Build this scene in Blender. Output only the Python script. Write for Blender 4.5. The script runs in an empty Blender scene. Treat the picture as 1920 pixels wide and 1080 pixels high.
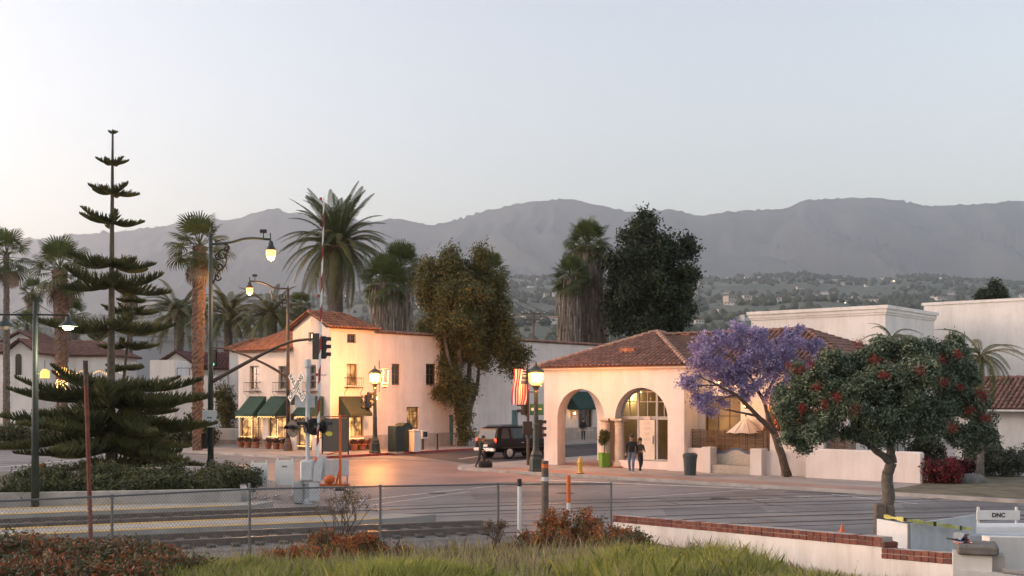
import bpy, bmesh, math, random
import numpy as np
from mathutils import Vector, Matrix, noise

random.seed(7)
rng = np.random.default_rng(11)
SC = bpy.context.scene
COL = SC.collection
R = math.radians
PI = math.pi

# ------------------------------------------------------------------ camera
F, H, HY = 2100.0, 3.8, 740.0          # focal length in photo pixels, eye height, horizon row
cam_d = bpy.data.cameras.new('camera')
cam = bpy.data.objects.new('camera', cam_d)
COL.objects.link(cam)
cam.location = (0, 0, H)
cam.rotation_euler = (R(90), 0, 0)
cam_d.sensor_width = 36.0
cam_d.lens = 36.0 * F / 1920.0
cam_d.shift_y = (HY - 540.0) / 1920.0
cam_d.clip_start = 0.1
cam_d.clip_end = 40000.0
SC.camera = cam

# ------------------------------------------------------------------ sky, light, exposure
SUN_AZ, SUN_EL = -84.0, 2.8            # far left of the view, low over the coast
world = bpy.data.worlds.new('World')
SC.world = world
world.use_nodes = True
wn, wl = world.node_tree.nodes, world.node_tree.links
wn.clear()
sky = wn.new('ShaderNodeTexSky')
sky.sky_type = 'NISHITA'
sky.sun_disc = False
sky.sun_elevation = R(SUN_EL)
sky.sun_rotation = R(SUN_AZ)
sky.altitude = 0
sky.air_density = 1.0
sky.dust_density = 2.2
sky.ozone_density = 1.5
hs = wn.new('ShaderNodeHueSaturation')
hs.inputs['Saturation'].default_value = 0.62
bg = wn.new('ShaderNodeBackground')
bg.inputs['Strength'].default_value = 0.15
wo = wn.new('ShaderNodeOutputWorld')
wl.new(sky.outputs[0], hs.inputs['Color'])
tint = wn.new('ShaderNodeMix'); tint.data_type = 'RGBA'; tint.blend_type = 'MULTIPLY'; tint.inputs['Factor'].default_value = 1.0
tint.inputs['B'].default_value = (1.065, 0.96, 0.955, 1)     # white balance of the dusk picture
wl.new(hs.outputs[0], tint.inputs['A'])
wl.new(tint.outputs['Result'], bg.inputs['Color'])
wl.new(bg.outputs[0], wo.inputs['Surface'])

sun_d = bpy.data.lights.new('sun', 'SUN')
sun_d.energy = 0.42
sun_d.angle = R(60)
sun_d.color = (1.0, 0.80, 0.66)
sun = bpy.data.objects.new('sun', sun_d)
COL.objects.link(sun)
_a, _e = R(SUN_AZ), R(SUN_EL + 6)
sun.rotation_euler = Vector((math.sin(_a) * math.cos(_e), math.cos(_a) * math.cos(_e), math.sin(_e))).to_track_quat('Z', 'Y').to_euler()

vs = SC.view_settings
vs.view_transform = 'Standard'
vs.look = 'None'
vs.gamma = 1.0
vs.use_curve_mapping = False
vs.exposure = 2.7
SC.display_settings.display_device = 'sRGB'
SC.cycles.max_bounces = 6
SC.cycles.transparent_max_bounces = 8
SC.cycles.volume_bounces = 2
SC.cycles.caustics_reflective = False
SC.cycles.caustics_refractive = False
SC.cycles.sample_clamp_indirect = 4.0
SC.cycles.use_denoising = True

# ------------------------------------------------------------------ helpers
def gp(x, y, z=0.0):
    """photo pixel -> point on the level z"""
    d = (H - z) * F / (y - HY)
    return Vector(((x - 960) / F * d, d, z))

def at(x, y, d):
    return Vector(((x - 960) / F * d, d, H - (y - HY) / F * d))

def zof(y, d):
    return H - (y - HY) / F * d

def along(px, o, u):
    """distance along the ground line o + t*u at which it crosses photo column px"""
    k = (px - 960) / F
    return (k * o.y - o.x) / (u.x - k * u.y)

def tag(o, label=None, cat=None, group=None, kind=None):
    if label: o['label'] = label
    if cat: o['category'] = cat
    if group: o['group'] = group
    if kind: o['kind'] = kind
    return o

def empty(name, loc=(0, 0, 0), rz=0.0, label=None, cat=None, group=None, parent=None):
    o = bpy.data.objects.new(name, None)
    COL.objects.link(o)
    o.empty_display_size = 0.2
    o.location = loc
    o.rotation_euler = (0, 0, rz)
    if parent: o.parent = parent
    return tag(o, label, cat, group)

def link(name, me, parent=None, loc=None, rot=None, scale=None):
    o = bpy.data.objects.new(name, me)
    COL.objects.link(o)
    if parent: o.parent = parent
    if loc is not None: o.location = loc
    if rot is not None: o.rotation_euler = rot
    if scale is not None: o.scale = (scale,) * 3 if isinstance(scale, (int, float)) else scale
    return o

def copy_tree(o, parent=None):
    c = o.copy()
    COL.objects.link(c)
    if parent: c.parent = parent
    for ch in list(o.children):
        copy_tree(ch, c)
    return c

# ------------------------------------------------------------------ materials
MATS = {}
def mat(name, col, rough=0.8, var=0.12, scale=3.0, bump=0.0, bscale=None, metal=0.0, spec=0.5, col2=None, detail=4.0,
        emit=None, es=1.0, enoise=None, transl=0.0, alpha=None, coat=0.0, streak=0.0):
    """Principled material; colour drifts between two tones by noise in object space."""
    if name in MATS: return MATS[name]
    m = bpy.data.materials.new(name)
    m.use_nodes = True
    N, L = m.node_tree.nodes, m.node_tree.links
    N.clear()
    out = N.new('ShaderNodeOutputMaterial')
    p = N.new('ShaderNodeBsdfPrincipled')
    p.inputs['Roughness'].default_value = rough
    p.inputs['Metallic'].default_value = metal
    p.inputs['Specular IOR Level'].default_value = spec
    if coat: p.inputs['Coat Weight'].default_value = coat
    c = tuple(col[:3])
    tc = N.new('ShaderNodeTexCoord')
    if var > 0 or col2:
        a = tuple(max(0, x * (1 - var)) for x in c) + (1,)
        b = tuple(col2[:3]) + (1,) if col2 else tuple(x * (1 + var) for x in c) + (1,)
        nz = N.new('ShaderNodeTexNoise')
        nz.inputs['Scale'].default_value = scale
        nz.inputs['Detail'].default_value = detail
        nz.inputs['Roughness'].default_value = 0.6
        L.new(tc.outputs['Object'], nz.inputs['Vector'])
        rp = N.new('ShaderNodeValToRGB')
        rp.color_ramp.elements[0].position = 0.32
        rp.color_ramp.elements[1].position = 0.68
        rp.color_ramp.elements[0].color = a
        rp.color_ramp.elements[1].color = b
        L.new(nz.outputs['Fac'], rp.inputs['Fac'])
        L.new(rp.outputs['Color'], p.inputs['Base Color'])
        colsock = rp.outputs['Color']
        if streak:      # rain streaks and grime
            prev = colsock
            for sc_, zz, lo in ((1.6, .10, streak), (.45, .8, streak * .8)):
                mp = N.new('ShaderNodeMapping'); mp.inputs['Scale'].default_value = (1, 1, zz); L.new(tc.outputs['Object'], mp.inputs['Vector'])
                n2 = N.new('ShaderNodeTexNoise'); n2.inputs['Scale'].default_value = sc_; n2.inputs['Detail'].default_value = 7; n2.inputs['Roughness'].default_value = .7
                L.new(mp.outputs[0], n2.inputs['Vector'])
                r2 = N.new('ShaderNodeValToRGB'); r2.color_ramp.elements[0].position = .36; r2.color_ramp.elements[1].position = .56
                r2.color_ramp.elements[0].color = (1 - lo, 1 - lo * 1.08, 1 - lo * 1.2, 1); r2.color_ramp.elements[1].color = (1, 1, 1, 1)
                L.new(n2.outputs['Fac'], r2.inputs['Fac'])
                mm = N.new('ShaderNodeMix'); mm.data_type = 'RGBA'; mm.blend_type = 'MULTIPLY'; mm.inputs['Factor'].default_value = 1
                L.new(prev, mm.inputs['A']); L.new(r2.outputs['Color'], mm.inputs['B']); prev = mm.outputs['Result']
            L.new(prev, p.inputs['Base Color']); colsock = prev
    else:
        p.inputs['Base Color'].default_value = c + (1,)
        colsock = None
    if bump:
        nb = N.new('ShaderNodeTexNoise')
        nb.inputs['Scale'].default_value = bscale or scale * 6
        nb.inputs['Detail'].default_value = 5
        L.new(tc.outputs['Object'], nb.inputs['Vector'])
        bp = N.new('ShaderNodeBump')
        bp.inputs['Strength'].default_value = min(1.0, bump)
        bp.inputs['Distance'].default_value = 0.03
        L.new(nb.outputs['Fac'], bp.inputs['Height'])
        L.new(bp.outputs['Normal'], p.inputs['Normal'])
    if emit is not None:
        p.inputs['Emission Color'].default_value = tuple(emit[:3]) + (1,)
        p.inputs['Emission Strength'].default_value = es
        if enoise:      # uneven glow of a furnished room behind the pane
            ne = N.new('ShaderNodeTexNoise'); ne.inputs['Scale'].default_value = enoise; ne.inputs['Detail'].default_value = 3
            L.new(tc.outputs['Object'], ne.inputs['Vector'])
            er = N.new('ShaderNodeMapRange'); er.inputs['From Min'].default_value = .42; er.inputs['From Max'].default_value = .72
            er.inputs['To Min'].default_value = es * .06; er.inputs['To Max'].default_value = es * 2.2
            L.new(ne.outputs['Fac'], er.inputs['Value']); L.new(er.outputs[0], p.inputs['Emission Strength'])
    if alpha is not None:
        p.inputs['Alpha'].default_value = alpha
    sh = p.outputs['BSDF']
    if transl:
        t = N.new('ShaderNodeBsdfTranslucent')
        t.inputs['Color'].default_value = c + (1,)
        if colsock: L.new(colsock, t.inputs['Color'])
        mx = N.new('ShaderNodeMixShader')
        mx.inputs['Fac'].default_value = transl
        L.new(sh, mx.inputs[1]); L.new(t.outputs['BSDF'], mx.inputs[2])
        sh = mx.outputs['Shader']
    L.new(sh, out.inputs['Surface'])
    MATS[name] = m
    return m

# ------------------------------------------------------------------ mesh builder
class MB:
    def __init__(s):
        s.v, s.f, s.m, s.mi, s.M = [], [], [], 0, None
    def add(s, vs, fs):
        o = len(s.v)
        s.v += [tuple((s.M @ Vector(p)) if s.M else p) for p in vs]
        s.f += [tuple(i + o for i in f) for f in fs]
        s.m += [s.mi] * len(fs)
        return s
    def quad(s, a, b, c, d): return s.add([a, b, c, d], [(0, 1, 2, 3)])
    def poly(s, pts): return s.add(pts, [tuple(range(len(pts)))])
    def box(s, x0, x1, y0, y1, z0, z1, bev=0.0):
        if bev:
            b = min(bev, abs(x1 - x0) * .45, abs(y1 - y0) * .45, abs(z1 - z0) * .45)
            P = []
            for z, i in ((z0, b), (z0 + b, 0), (z1 - b, 0), (z1, b)):
                P.append([(x0 + i + b, y0 + i, z), (x1 - i - b, y0 + i, z), (x1 - i, y0 + i + b, z), (x1 - i, y1 - i - b, z),
                          (x1 - i - b, y1 - i, z), (x0 + i + b, y1 - i, z), (x0 + i, y1 - i - b, z), (x0 + i, y0 + i + b, z)])
            vs_ = [p for r in P for p in r]
            fs = [tuple(range(7, -1, -1)), tuple(range(24, 32))]
            for k in range(3):
                for j in range(8):
                    fs.append((k * 8 + j, k * 8 + (j + 1) % 8, k * 8 + 8 + (j + 1) % 8, k * 8 + 8 + j))
            return s.add(vs_, fs)
        return s.add([(x0, y0, z0), (x1, y0, z0), (x1, y1, z0), (x0, y1, z0), (x0, y0, z1), (x1, y0, z1), (x1, y1, z1), (x0, y1, z1)],
                     [(3, 2, 1, 0), (4, 5, 6, 7), (0, 1, 5, 4), (1, 2, 6, 5), (2, 3, 7, 6), (3, 0, 4, 7)])
    def obox(s, o, a, b, c):
        o, a, b, c = Vector(o), Vector(a), Vector(b), Vector(c)
        return s.add([o, o + a, o + a + b, o + b, o + c, o + a + c, o + a + b + c, o + b + c],
                     [(3, 2, 1, 0), (4, 5, 6, 7), (0, 1, 5, 4), (1, 2, 6, 5), (2, 3, 7, 6), (3, 0, 4, 7)])
    def tube(s, pts, r, n=8, caps=True):
        pts = [Vector(p) for p in pts]
        rs = r if isinstance(r, (list, tuple)) else [r] * len(pts)
        t0 = (pts[1] - pts[0]).normalized()
        u = t0.orthogonal().normalized()
        V, Fc = [], []
        for i, p in enumerate(pts):
            t = (pts[min(i + 1, len(pts) - 1)] - pts[max(i - 1, 0)]).normalized()
            u = (u - t * u.dot(t))
            u = u.normalized() if u.length > 1e-6 else t.orthogonal().normalized()
            w = t.cross(u)
            for k in range(n):
                a = 2 * PI * k / n
                V.append(p + (u * math.cos(a) + w * math.sin(a)) * rs[i])
        for i in range(len(pts) - 1):
            for k in range(n):
                Fc.append((i * n + k, i * n + (k + 1) % n, (i + 1) * n + (k + 1) % n, (i + 1) * n + k))
        if caps:
            Fc.append(tuple(range(n - 1, -1, -1)))
            Fc.append(tuple((len(pts) - 1) * n + k for k in range(n)))
        return s.add(V, Fc)
    def lathe(s, prof, n=16, c=(0, 0, 0), ribs=0.0):
        V, Fc = [], []
        for (r, z) in prof:
            for k in range(n):
                a = 2 * PI * k / n
                rr = r * (1 - (ribs if k % 2 else 0))
                V.append((c[0] + rr * math.cos(a), c[1] + rr * math.sin(a), c[2] + z))
        for i in range(len(prof) - 1):
            for k in range(n):
                Fc.append((i * n + k, i * n + (k + 1) % n, (i + 1) * n + (k + 1) % n, (i + 1) * n + k))
        Fc.append(tuple(range(n - 1, -1, -1)))
        Fc.append(tuple((len(prof) - 1) * n + k for k in range(n)))
        return s.add(V, Fc)
    def prism(s, poly, z0, z1):
        n = len(poly)
        vs_ = [(p[0], p[1], z0) for p in poly] + [(p[0], p[1], z1) for p in poly]
        fs = [tuple(range(n - 1, -1, -1)), tuple(range(n, 2 * n))]
        fs += [(i, (i + 1) % n, n + (i + 1) % n, n + i) for i in range(n)]
        return s.add(vs_, fs)
    def slab(s, poly, off):
        """extrude a 3-D polygon by a vector"""
        n = len(poly); off = Vector(off)
        vs_ = [Vector(p) for p in poly] + [Vector(p) + off for p in poly]
        fs = [tuple(range(n - 1, -1, -1)), tuple(range(n, 2 * n))]
        fs += [(i, (i + 1) % n, n + (i + 1) % n, n + i) for i in range(n)]
        return s.add(vs_, fs)
    def ball(s, c, r, n=10, m=6, sz=1.0):
        return s.lathe([(max(1e-4, r * math.sin(PI * i / m)), -r * sz * math.cos(PI * i / m)) for i in range(m + 1)], n, c)
    def mesh(s, name, mats, smooth=False):
        me = bpy.data.meshes.new(name)
        me.from_pydata(s.v, [], s.f)
        for m in (mats if isinstance(mats, (list, tuple)) else [mats]):
            me.materials.append(m)
        if any(s.m): me.polygons.foreach_set('material_index', s.m)
        me.update()
        bm = bmesh.new(); bm.from_mesh(me)
        bmesh.ops.recalc_face_normals(bm, faces=bm.faces)
        bm.to_mesh(me); bm.free()
        if smooth:
            me.polygons.foreach_set('use_smooth', [True] * len(me.polygons))
            if smooth is not True and hasattr(me, 'set_sharp_from_angle'):
                me.set_sharp_from_angle(angle=R(smooth))
        return me
    def build(s, name, mats, parent=None, smooth=False, loc=None, rot=None):
        return link(name, s.mesh(name, mats, smooth), parent, loc, rot)

def polys_mesh(name, V, mats, mi=None, smooth=False):
    """V: (n,k,3) array of n separate k-gons, quick path for foliage"""
    n, k, _ = V.shape
    me = bpy.data.meshes.new(name)
    me.vertices.add(n * k)
    me.vertices.foreach_set('co', V.reshape(-1).astype(np.float32))
    me.loops.add(n * k)
    me.loops.foreach_set('vertex_index', np.arange(n * k, dtype=np.int32))
    me.polygons.add(n)
    me.polygons.foreach_set('loop_start', np.arange(0, n * k, k, dtype=np.int32))
    for m in (mats if isinstance(mats, (list, tuple)) else [mats]):
        me.materials.append(m)
    if mi is not None: me.polygons.foreach_set('material_index', mi.astype(np.int32))
    me.update(calc_edges=True)
    return me

def fbm(x, y, z=0.0, o=4):
    return noise.fractal(Vector((x, y, z)), 0.9, 2.1, o)
# ------------------------------------------------------------------ far terrain
def interp(pts, x):
    if x <= pts[0][0]: return pts[0][1]
    for (a, b), (c, d) in zip(pts, pts[1:]):
        if x <= c:
            t = (x - a) / (c - a); t = t * t * (3 - 2 * t) * .5 + t * .5
            return b + (d - b) * t
    return pts[-1][1]

RIDGE = [(-900, 560), (-400, 500), (0, 463), (60, 452), (130, 441), (200, 437), (290, 427), (370, 411), (430, 413), (510, 392), (560, 404),
         (620, 406), (690, 416), (750, 411), (805, 423), (860, 413), (920, 393), (1000, 378), (1060, 374), (1110, 383), (1170, 397),
         (1260, 394), (1310, 405), (1380, 397), (1470, 392), (1510, 376), (1570, 373), (1645, 371), (1740, 387), (1830, 384), (1920, 377),
         (2300, 390), (2900, 470)]
FOOT = [(-900, 640), (0, 612), (200, 592), (330, 570), (450, 555), (600, 560), (720, 545), (860, 548), (950, 520), (1040, 519), (1180, 528), (1300, 522),
        (1430, 517), (1500, 513), (1600, 523), (1740, 517), (1840, 526), (1920, 531), (2300, 520), (2900, 560)]

m_mount = mat('mountain_chaparral', (0.028, 0.04, 0.026), 0.95, col2=(0.10, 0.10, 0.08), scale=0.0034, detail=10)
m_foot = mat('foothill_scrub', (0.05, 0.07, 0.045), 0.95, col2=(0.11, 0.115, 0.08), scale=0.012, detail=6)

def mountain_h(px, d):
    top = (HY - interp(RIDGE, px)) / F * 9200.0 + H
    t = (d - 4900.0) / (9200.0 - 4900.0)
    x = (px - 960) / F * d
    n = fbm(x * .0011, d * .0011, 3.1, 6)
    if t <= 1:
        t = max(t, 0)
        w = fbm(x * .0005, d * .0005, 9.0, 3) * 900
        rav = min(1.0, abs(fbm((x + w) * .0013, d * .00035, 7.7, 6)) * 1.7)
        lim = (top - H) / 9200.0 * d + H
        return lim * (t ** .85) * (1 - .42 * rav * (1 - t ** 4) - .05 * abs(n) * (1 - t ** 6)) * (1 - .012 * (1 - t)) - 2
    return top - (d - 9200.0) * .18 + n * 50

def foot_h(px, d):
    top = (HY - interp(FOOT, px)) / F * 3900.0 + H
    t = min(max((d - 520.0) / (3900.0 - 520.0), 0), 1)
    x = (px - 960) / F * d
    n = fbm(x * .0028, d * .0028, 1.3, 5)
    if d <= 3900:
        h = top * t ** 1.15 + n * 24 * math.sin(PI * t)
        return min(h, (top - H) / 3900.0 * d * .99 + H) - .4
    return top - (d - 3900.0) * .10 + n * 8 - .4

def sheet(name, hf, m, px0, px1, npx, ds, jag=0.0):
    V, Fc = [], []
    for d in ds:
        for i in range(npx + 1):
            px = px0 + (px1 - px0) * i / npx
            z = hf(px, d)
            if jag and abs(d - jag[0]) < 1: z += abs(fbm(px * .07, 0, 5, 6)) * jag[1]
            V.append(((px - 960) / F * d, d, z))
    w = npx + 1
    for j in range(len(ds) - 1):
        for i in range(npx):
            Fc.append((j * w + i, j * w + i + 1, (j + 1) * w + i + 1, (j + 1) * w + i))
    me = bpy.data.meshes.new(name)
    me.from_pydata(V, [], Fc)
    me.materials.append(m)
    me.polygons.foreach_set('use_smooth', [True] * len(me.polygons))
    o = link(name, me)
    o['kind'] = 'structure'
    return o

sheet('mountains', mountain_h, m_mount, -900, 2900, 640, [4900 + 4300 * i / 90 for i in range(91)] + [9500, 10000, 10800], jag=(9200, 34))
sheet('foothills', foot_h, m_foot, -900, 2900, 380, [520 + 3380 * i / 50 for i in range(51)] + [4050, 4400, 4900], jag=(3900, 14))

# the air between here and the mountains
hz = MB().box(-13000, 13000, -600, 11500, -1.2, 1680)
haze = hz.build('haze', bpy.data.materials.new('haze_air'))
hm = haze.data.materials[0]
hm.use_nodes = True
hm.node_tree.nodes.clear()
_pv = hm.node_tree.nodes.new('ShaderNodeVolumePrincipled')
_pv.inputs['Color'].default_value = (0.91, 0.925, 0.985, 1)
_pv.inputs['Density'].default_value = 0.000095
_pv.inputs['Anisotropy'].default_value = 0.7
_ho = hm.node_tree.nodes.new('ShaderNodeOutputMaterial')
hm.node_tree.links.new(_pv.outputs[0], _ho.inputs['Volume'])
haze['kind'] = 'stuff'
haze['label'] = 'thin evening haze in the air'
# ------------------------------------------------------------------ ground, roads, tracks, bank
A = Vector((0.643, 0.766, 0)); B = Vector((0.766, -0.643, 0))     # the two street directions
CL = Vector((-11.77, 72.5, 0))      # street corner of the two-storey corner building
LA = Vector((1.69, 59.1, 0))        # street corner of the arcade building

def mat_pave(name, c1, c2, mortar, bw, bh, rough=0.85, rot=0.0, mort=0.015, stain=0.35, bump=0.25):
    m = bpy.data.materials.new(name); m.use_nodes = True
    N, L = m.node_tree.nodes, m.node_tree.links
    p = N['Principled BSDF']; p.inputs['Roughness'].default_value = rough
    tc = N.new('ShaderNodeTexCoord'); mp = N.new('ShaderNodeMapping')
    mp.inputs['Rotation'].default_value = (0, 0, rot)
    L.new(tc.outputs['Object'], mp.inputs['Vector'])
    b = N.new('ShaderNodeTexBrick')
    b.inputs['Color1'].default_value = (*c1, 1); b.inputs['Color2'].default_value = (*c2, 1); b.inputs['Mortar'].default_value = (*mortar, 1)
    b.inputs['Scale'].default_value = 1.0; b.inputs['Brick Width'].default_value = bw; b.inputs['Row Height'].default_value = bh
    b.inputs['Mortar Size'].default_value = mort; b.offset = 0.5
    L.new(mp.outputs[0], b.inputs['Vector'])
    nz = N.new('ShaderNodeTexNoise'); nz.inputs['Scale'].default_value = 0.35; nz.inputs['Detail'].default_value = 7; nz.inputs['Roughness'].default_value = .65
    L.new(tc.outputs['Object'], nz.inputs['Vector'])
    rp = N.new('ShaderNodeValToRGB'); rp.color_ramp.elements[0].position = .3; rp.color_ramp.elements[1].position = .7
    rp.color_ramp.elements[0].color = (1 - stain,) * 3 + (1,); rp.color_ramp.elements[1].color = (1.1,) * 3 + (1,)
    L.new(nz.outputs['Fac'], rp.inputs['Fac'])
    mx = N.new('ShaderNodeMix'); mx.data_type = 'RGBA'; mx.blend_type = 'MULTIPLY'; mx.inputs['Factor'].default_value = 1
    L.new(b.outputs['Color'], mx.inputs['A']); L.new(rp.outputs['Color'], mx.inputs['B'])
    L.new(mx.outputs['Result'], p.inputs['Base Color'])
    bp = N.new('ShaderNodeBump'); bp.inputs['Strength'].default_value = bump; bp.inputs['Distance'].default_value = .02; bp.invert = True
    L.new(b.outputs['Fac'], bp.inputs['Height']); L.new(bp.outputs['Normal'], p.inputs['Normal'])
    MATS[name] = m
    return m

def mat_asphalt(name, c, streak=(1, 1, 1), rough=0.75):
    m = bpy.data.materials.new(name); m.use_nodes = True
    N, L = m.node_tree.nodes, m.node_tree.links
    p = N['Principled BSDF']; p.inputs['Roughness'].default_value = rough
    tc = N.new('ShaderNodeTexCoord')
    def nz(s, d, v=(1, 1, 1)):
        mp = N.new('ShaderNodeMapping'); mp.inputs['Scale'].default_value = v; mp.inputs['Rotation'].default_value = (0, 0, R(16))
        L.new(tc.outputs['Object'], mp.inputs['Vector'])
        n = N.new('ShaderNodeTexNoise'); n.inputs['Scale'].default_value = s; n.inputs['Detail'].default_value = d; n.inputs['Roughness'].default_value = .65
        L.new(mp.outputs[0], n.inputs['Vector']); return n
    def ramp(src, a, b, lo, hi):
        r = N.new('ShaderNodeValToRGB'); r.color_ramp.elements[0].position = lo; r.color_ramp.elements[1].position = hi
        r.color_ramp.elements[0].color = (a, a, a, 1); r.color_ramp.elements[1].color = (b, b, b, 1)
        L.new(src.outputs['Fac'], r.inputs['Fac']); return r.outputs['Color']
    def mul(x, y):
        mx = N.new('ShaderNodeMix'); mx.data_type = 'RGBA'; mx.blend_type = 'MULTIPLY'; mx.inputs['Factor'].default_value = 1
        L.new(x, mx.inputs['A']); L.new(y, mx.inputs['B']); return mx.outputs['Result']
    base = N.new('ShaderNodeRGB'); base.outputs[0].default_value = (*c, 1)
    k = mul(base.outputs[0], ramp(nz(.18, 6), .62, 1.2, .35, .65))
    k = mul(k, ramp(nz(.5, 5, (.12, 1.6, 1)), .70, 1.15, .35, .65))      # tyre-worn streaks along the lanes
    k = mul(k, ramp(nz(40, 3), .85, 1.12, .3, .7))
    vo = N.new('ShaderNodeTexVoronoi'); vo.feature = 'DISTANCE_TO_EDGE'; vo.inputs['Scale'].default_value = .22
    wv = nz(1.3, 4); va = N.new('ShaderNodeVectorMath'); va.operation = 'ADD'; L.new(tc.outputs['Object'], va.inputs[0]); L.new(wv.outputs['Color'], va.inputs[1]); L.new(va.outputs[0], vo.inputs['Vector'])
    cr = N.new('ShaderNodeValToRGB'); cr.color_ramp.elements[0].position = .0; cr.color_ramp.elements[1].position = .016
    cr.color_ramp.elements[0].color = (.72, .72, .72, 1); cr.color_ramp.elements[1].color = (1, 1, 1, 1); L.new(vo.outputs['Distance'], cr.inputs['Fac']); k = mul(k, cr.outputs['Color'])
    k = mul(k, ramp(nz(.9, 2), .70, 1.0, .30, .42))
    L.new(k, p.inputs['Base Color'])
    n = nz(55, 4); bp = N.new('ShaderNodeBump'); bp.inputs['Strength'].default_value = .25; bp.inputs['Distance'].default_value = .01
    L.new(n.outputs['Fac'], bp.inputs['Height']); L.new(bp.outputs['Normal'], p.inputs['Normal'])
    MATS[name] = m
    return m

m_ground = mat('town_ground', (0.11, 0.10, 0.085), .95, var=.3, scale=.05)
m_asphalt = mat_asphalt('asphalt', (0.225, 0.21, 0.205), rough=.62)
m_asphalt2 = mat_asphalt('asphalt_dark', (0.062, 0.060, 0.064), rough=.75)
m_pink = mat_pave('tinted_paving', (0.33, 0.20, 0.165), (0.39, 0.25, 0.205), (0.26, 0.18, 0.15), 1.3, .7, .42, R(-40), .02, .3)
m_walk = mat_pave('sidewalk_concrete', (0.36, 0.32, 0.295), (0.40, 0.36, 0.33), (0.20, 0.18, 0.17), 1.6, 1.6, .8, R(-40), .012, .3)
m_walkred = mat_pave('sidewalk_brick', (0.36, 0.21, 0.165), (0.43, 0.27, 0.215), (0.30, 0.24, 0.2), .9, .45, .75, R(-40), .015, .3)
m_kerb = mat('kerb_concrete', (0.38, 0.35, 0.33), .85, var=.25, scale=1.2)
m_kerbred = mat('kerb_red_paint', (0.30, 0.05, 0.045), .7, var=.3, scale=2)
m_paint = mat('road_paint', (0.62, 0.60, 0.57), .7, var=.35, scale=2.5)
m_yellow = mat('tactile_yellow', (0.50, 0.30, 0.05), .75, var=.25, scale=3)
m_platform = mat('platform_concrete', (0.36, 0.325, 0.29), .85, var=.2, scale=1.0, bump=.2, bscale=30)
m_ballast = mat('ballast', (0.17, 0.16, 0.15), .95, var=.55, scale=14, bump=1.0, bscale=18, detail=8)
m_rail = mat('rail_steel', (0.16, 0.12, 0.10), .45, var=.3, scale=5, metal=.6)
m_railtop = mat('rail_polished', (0.45, 0.43, 0.42), .25, var=.1, metal=.9)
m_dark = mat('flangeway_rubber', (0.018, 0.018, 0.019), .7, var=.2)
m_tie = mat('sleeper_wood', (0.07, 0.055, 0.045), .9, var=.3, scale=4, bump=.4)
m_soil = mat('bank_soil', (0.13, 0.105, 0.07), .95, var=.4, scale=1.2, bump=.6, bscale=9, col2=(0.20, 0.17, 0.10))
m_stucco = mat('white_stucco', (0.74, 0.69, 0.65), .9, streak=.16, var=.05, scale=.7, bump=.15, bscale=14)

def struct(o): o['kind'] = 'structure'; return o

g = MB(); g.quad((-14000, -500, -.04), (14000, -500, -.04), (14000, 12000, -.04), (-14000, 12000, -.04))
struct(g.build('ground', m_ground))
g = MB(); g.quad((-70, 26, 0), (55, 26, 0), (70, 170, 0), (-90, 170, 0))
struct(g.build('road', m_asphalt))
# darker, newer asphalt up the main street beyond the crossing
def W(o, a, b, z=0.0): p = o + A * a + B * b; return (p.x, p.y, z)
g = MB(); g.poly([W(LA, -1.5, -3.0, .004), W(LA, 80, -3.0, .004), W(LA, 80, -14.4, .004), W(LA, 3.5, -14.4, .004)])
struct(g.build('main_street', m_asphalt2))
g = MB(); g.poly([gp(430, 872, .004), gp(640, 863, .004), gp(720, 861, .004), gp(880, 871, .004), gp(1000, 895, .004), gp(1020, 902, .004), gp(900, 906, .004), gp(720, 916, .004), gp(560, 909, .004), gp(430, 889, .004)])
struct(g.build('crossing_paving', m_pink))

def round_poly(pts, rad, n=7):
    out = []
    k = len(pts)
    for i, p in enumerate(pts):
        r = rad[i]
        p = Vector(p[:2])
        if r <= 0: out.append(p); continue
        a = (Vector(pts[i - 1][:2]) - p).normalized(); b = (Vector(pts[(i + 1) % k][:2]) - p).normalized()
        for t in range(n + 1):
            s = t / n
            out.append(p + a * r * (1 - s) ** 2 + b * r * s ** 2)
    return out

def pavement(name, pts, rad, kerb_rng, top=m_walk, h=.13):
    poly = round_poly(pts, rad)
    o = struct(MB().prism(poly, -.03, h).build(name, top))
    g1, g2 = MB(), MB()
    for i in range(len(poly)):
        a, b = poly[i], poly[(i + 1) % len(poly)]
        if (b - a).length < 1e-4: continue
        c = sum((Vector(q) for q in poly), Vector((0, 0))) / len(poly)
        n = Vector((-(b - a).y, (b - a).x)).normalized()
        if n.dot(c - a) < 0: n = -n
        tgt = g2 if kerb_rng and kerb_rng(((a + b) / 2)) else g1
        tgt.prism([a - n * .02, b - n * .02, b + n * .15, a + n * .15], -.02, h + .006)
    if g1.v: g1.build('kerb', m_kerb, o)
    if g2.v: g2.build('kerb', m_kerbred, o)['label'] = 'red painted kerb'
    return o

def W2(o, a, b): p = o + A * a + B * b; return (p.x, p.y)
pavement('sidewalk', [W2(CL, -5.5, 4.4), W2(CL, 9, 4.4), W2(CL, 90, 4.4), W2(CL, 90, -30), W2(CL, -5.5, -30)], [3.2, 0, 0, 0, 0],
         lambda q: (q - Vector(W2(CL, 0, 4.4))).dot(Vector((.643, .766))) > -4 and (q - Vector(W2(CL, 0, 4.4))).dot(Vector((.766, -.643))) > -1.5 and q.y < 80)
pavement('sidewalk', [W2(LA, -5.0, -3.0), W2(LA, -5.0, 60), W2(LA, 90, 60), W2(LA, 90, -3.0)], [3.0, 0, 0, 0], None)
# brick-tinted band of the walk beside the arcade and the patio
g = MB(); g.poly([W(LA, -4.75, .5, .134), W(LA, -4.75, 24, .134), W(LA, -3.2, 24, .134), W(LA, -3.2, .5, .134)])
struct(g.build('sidewalk_brick_band', m_walkred))

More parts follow.
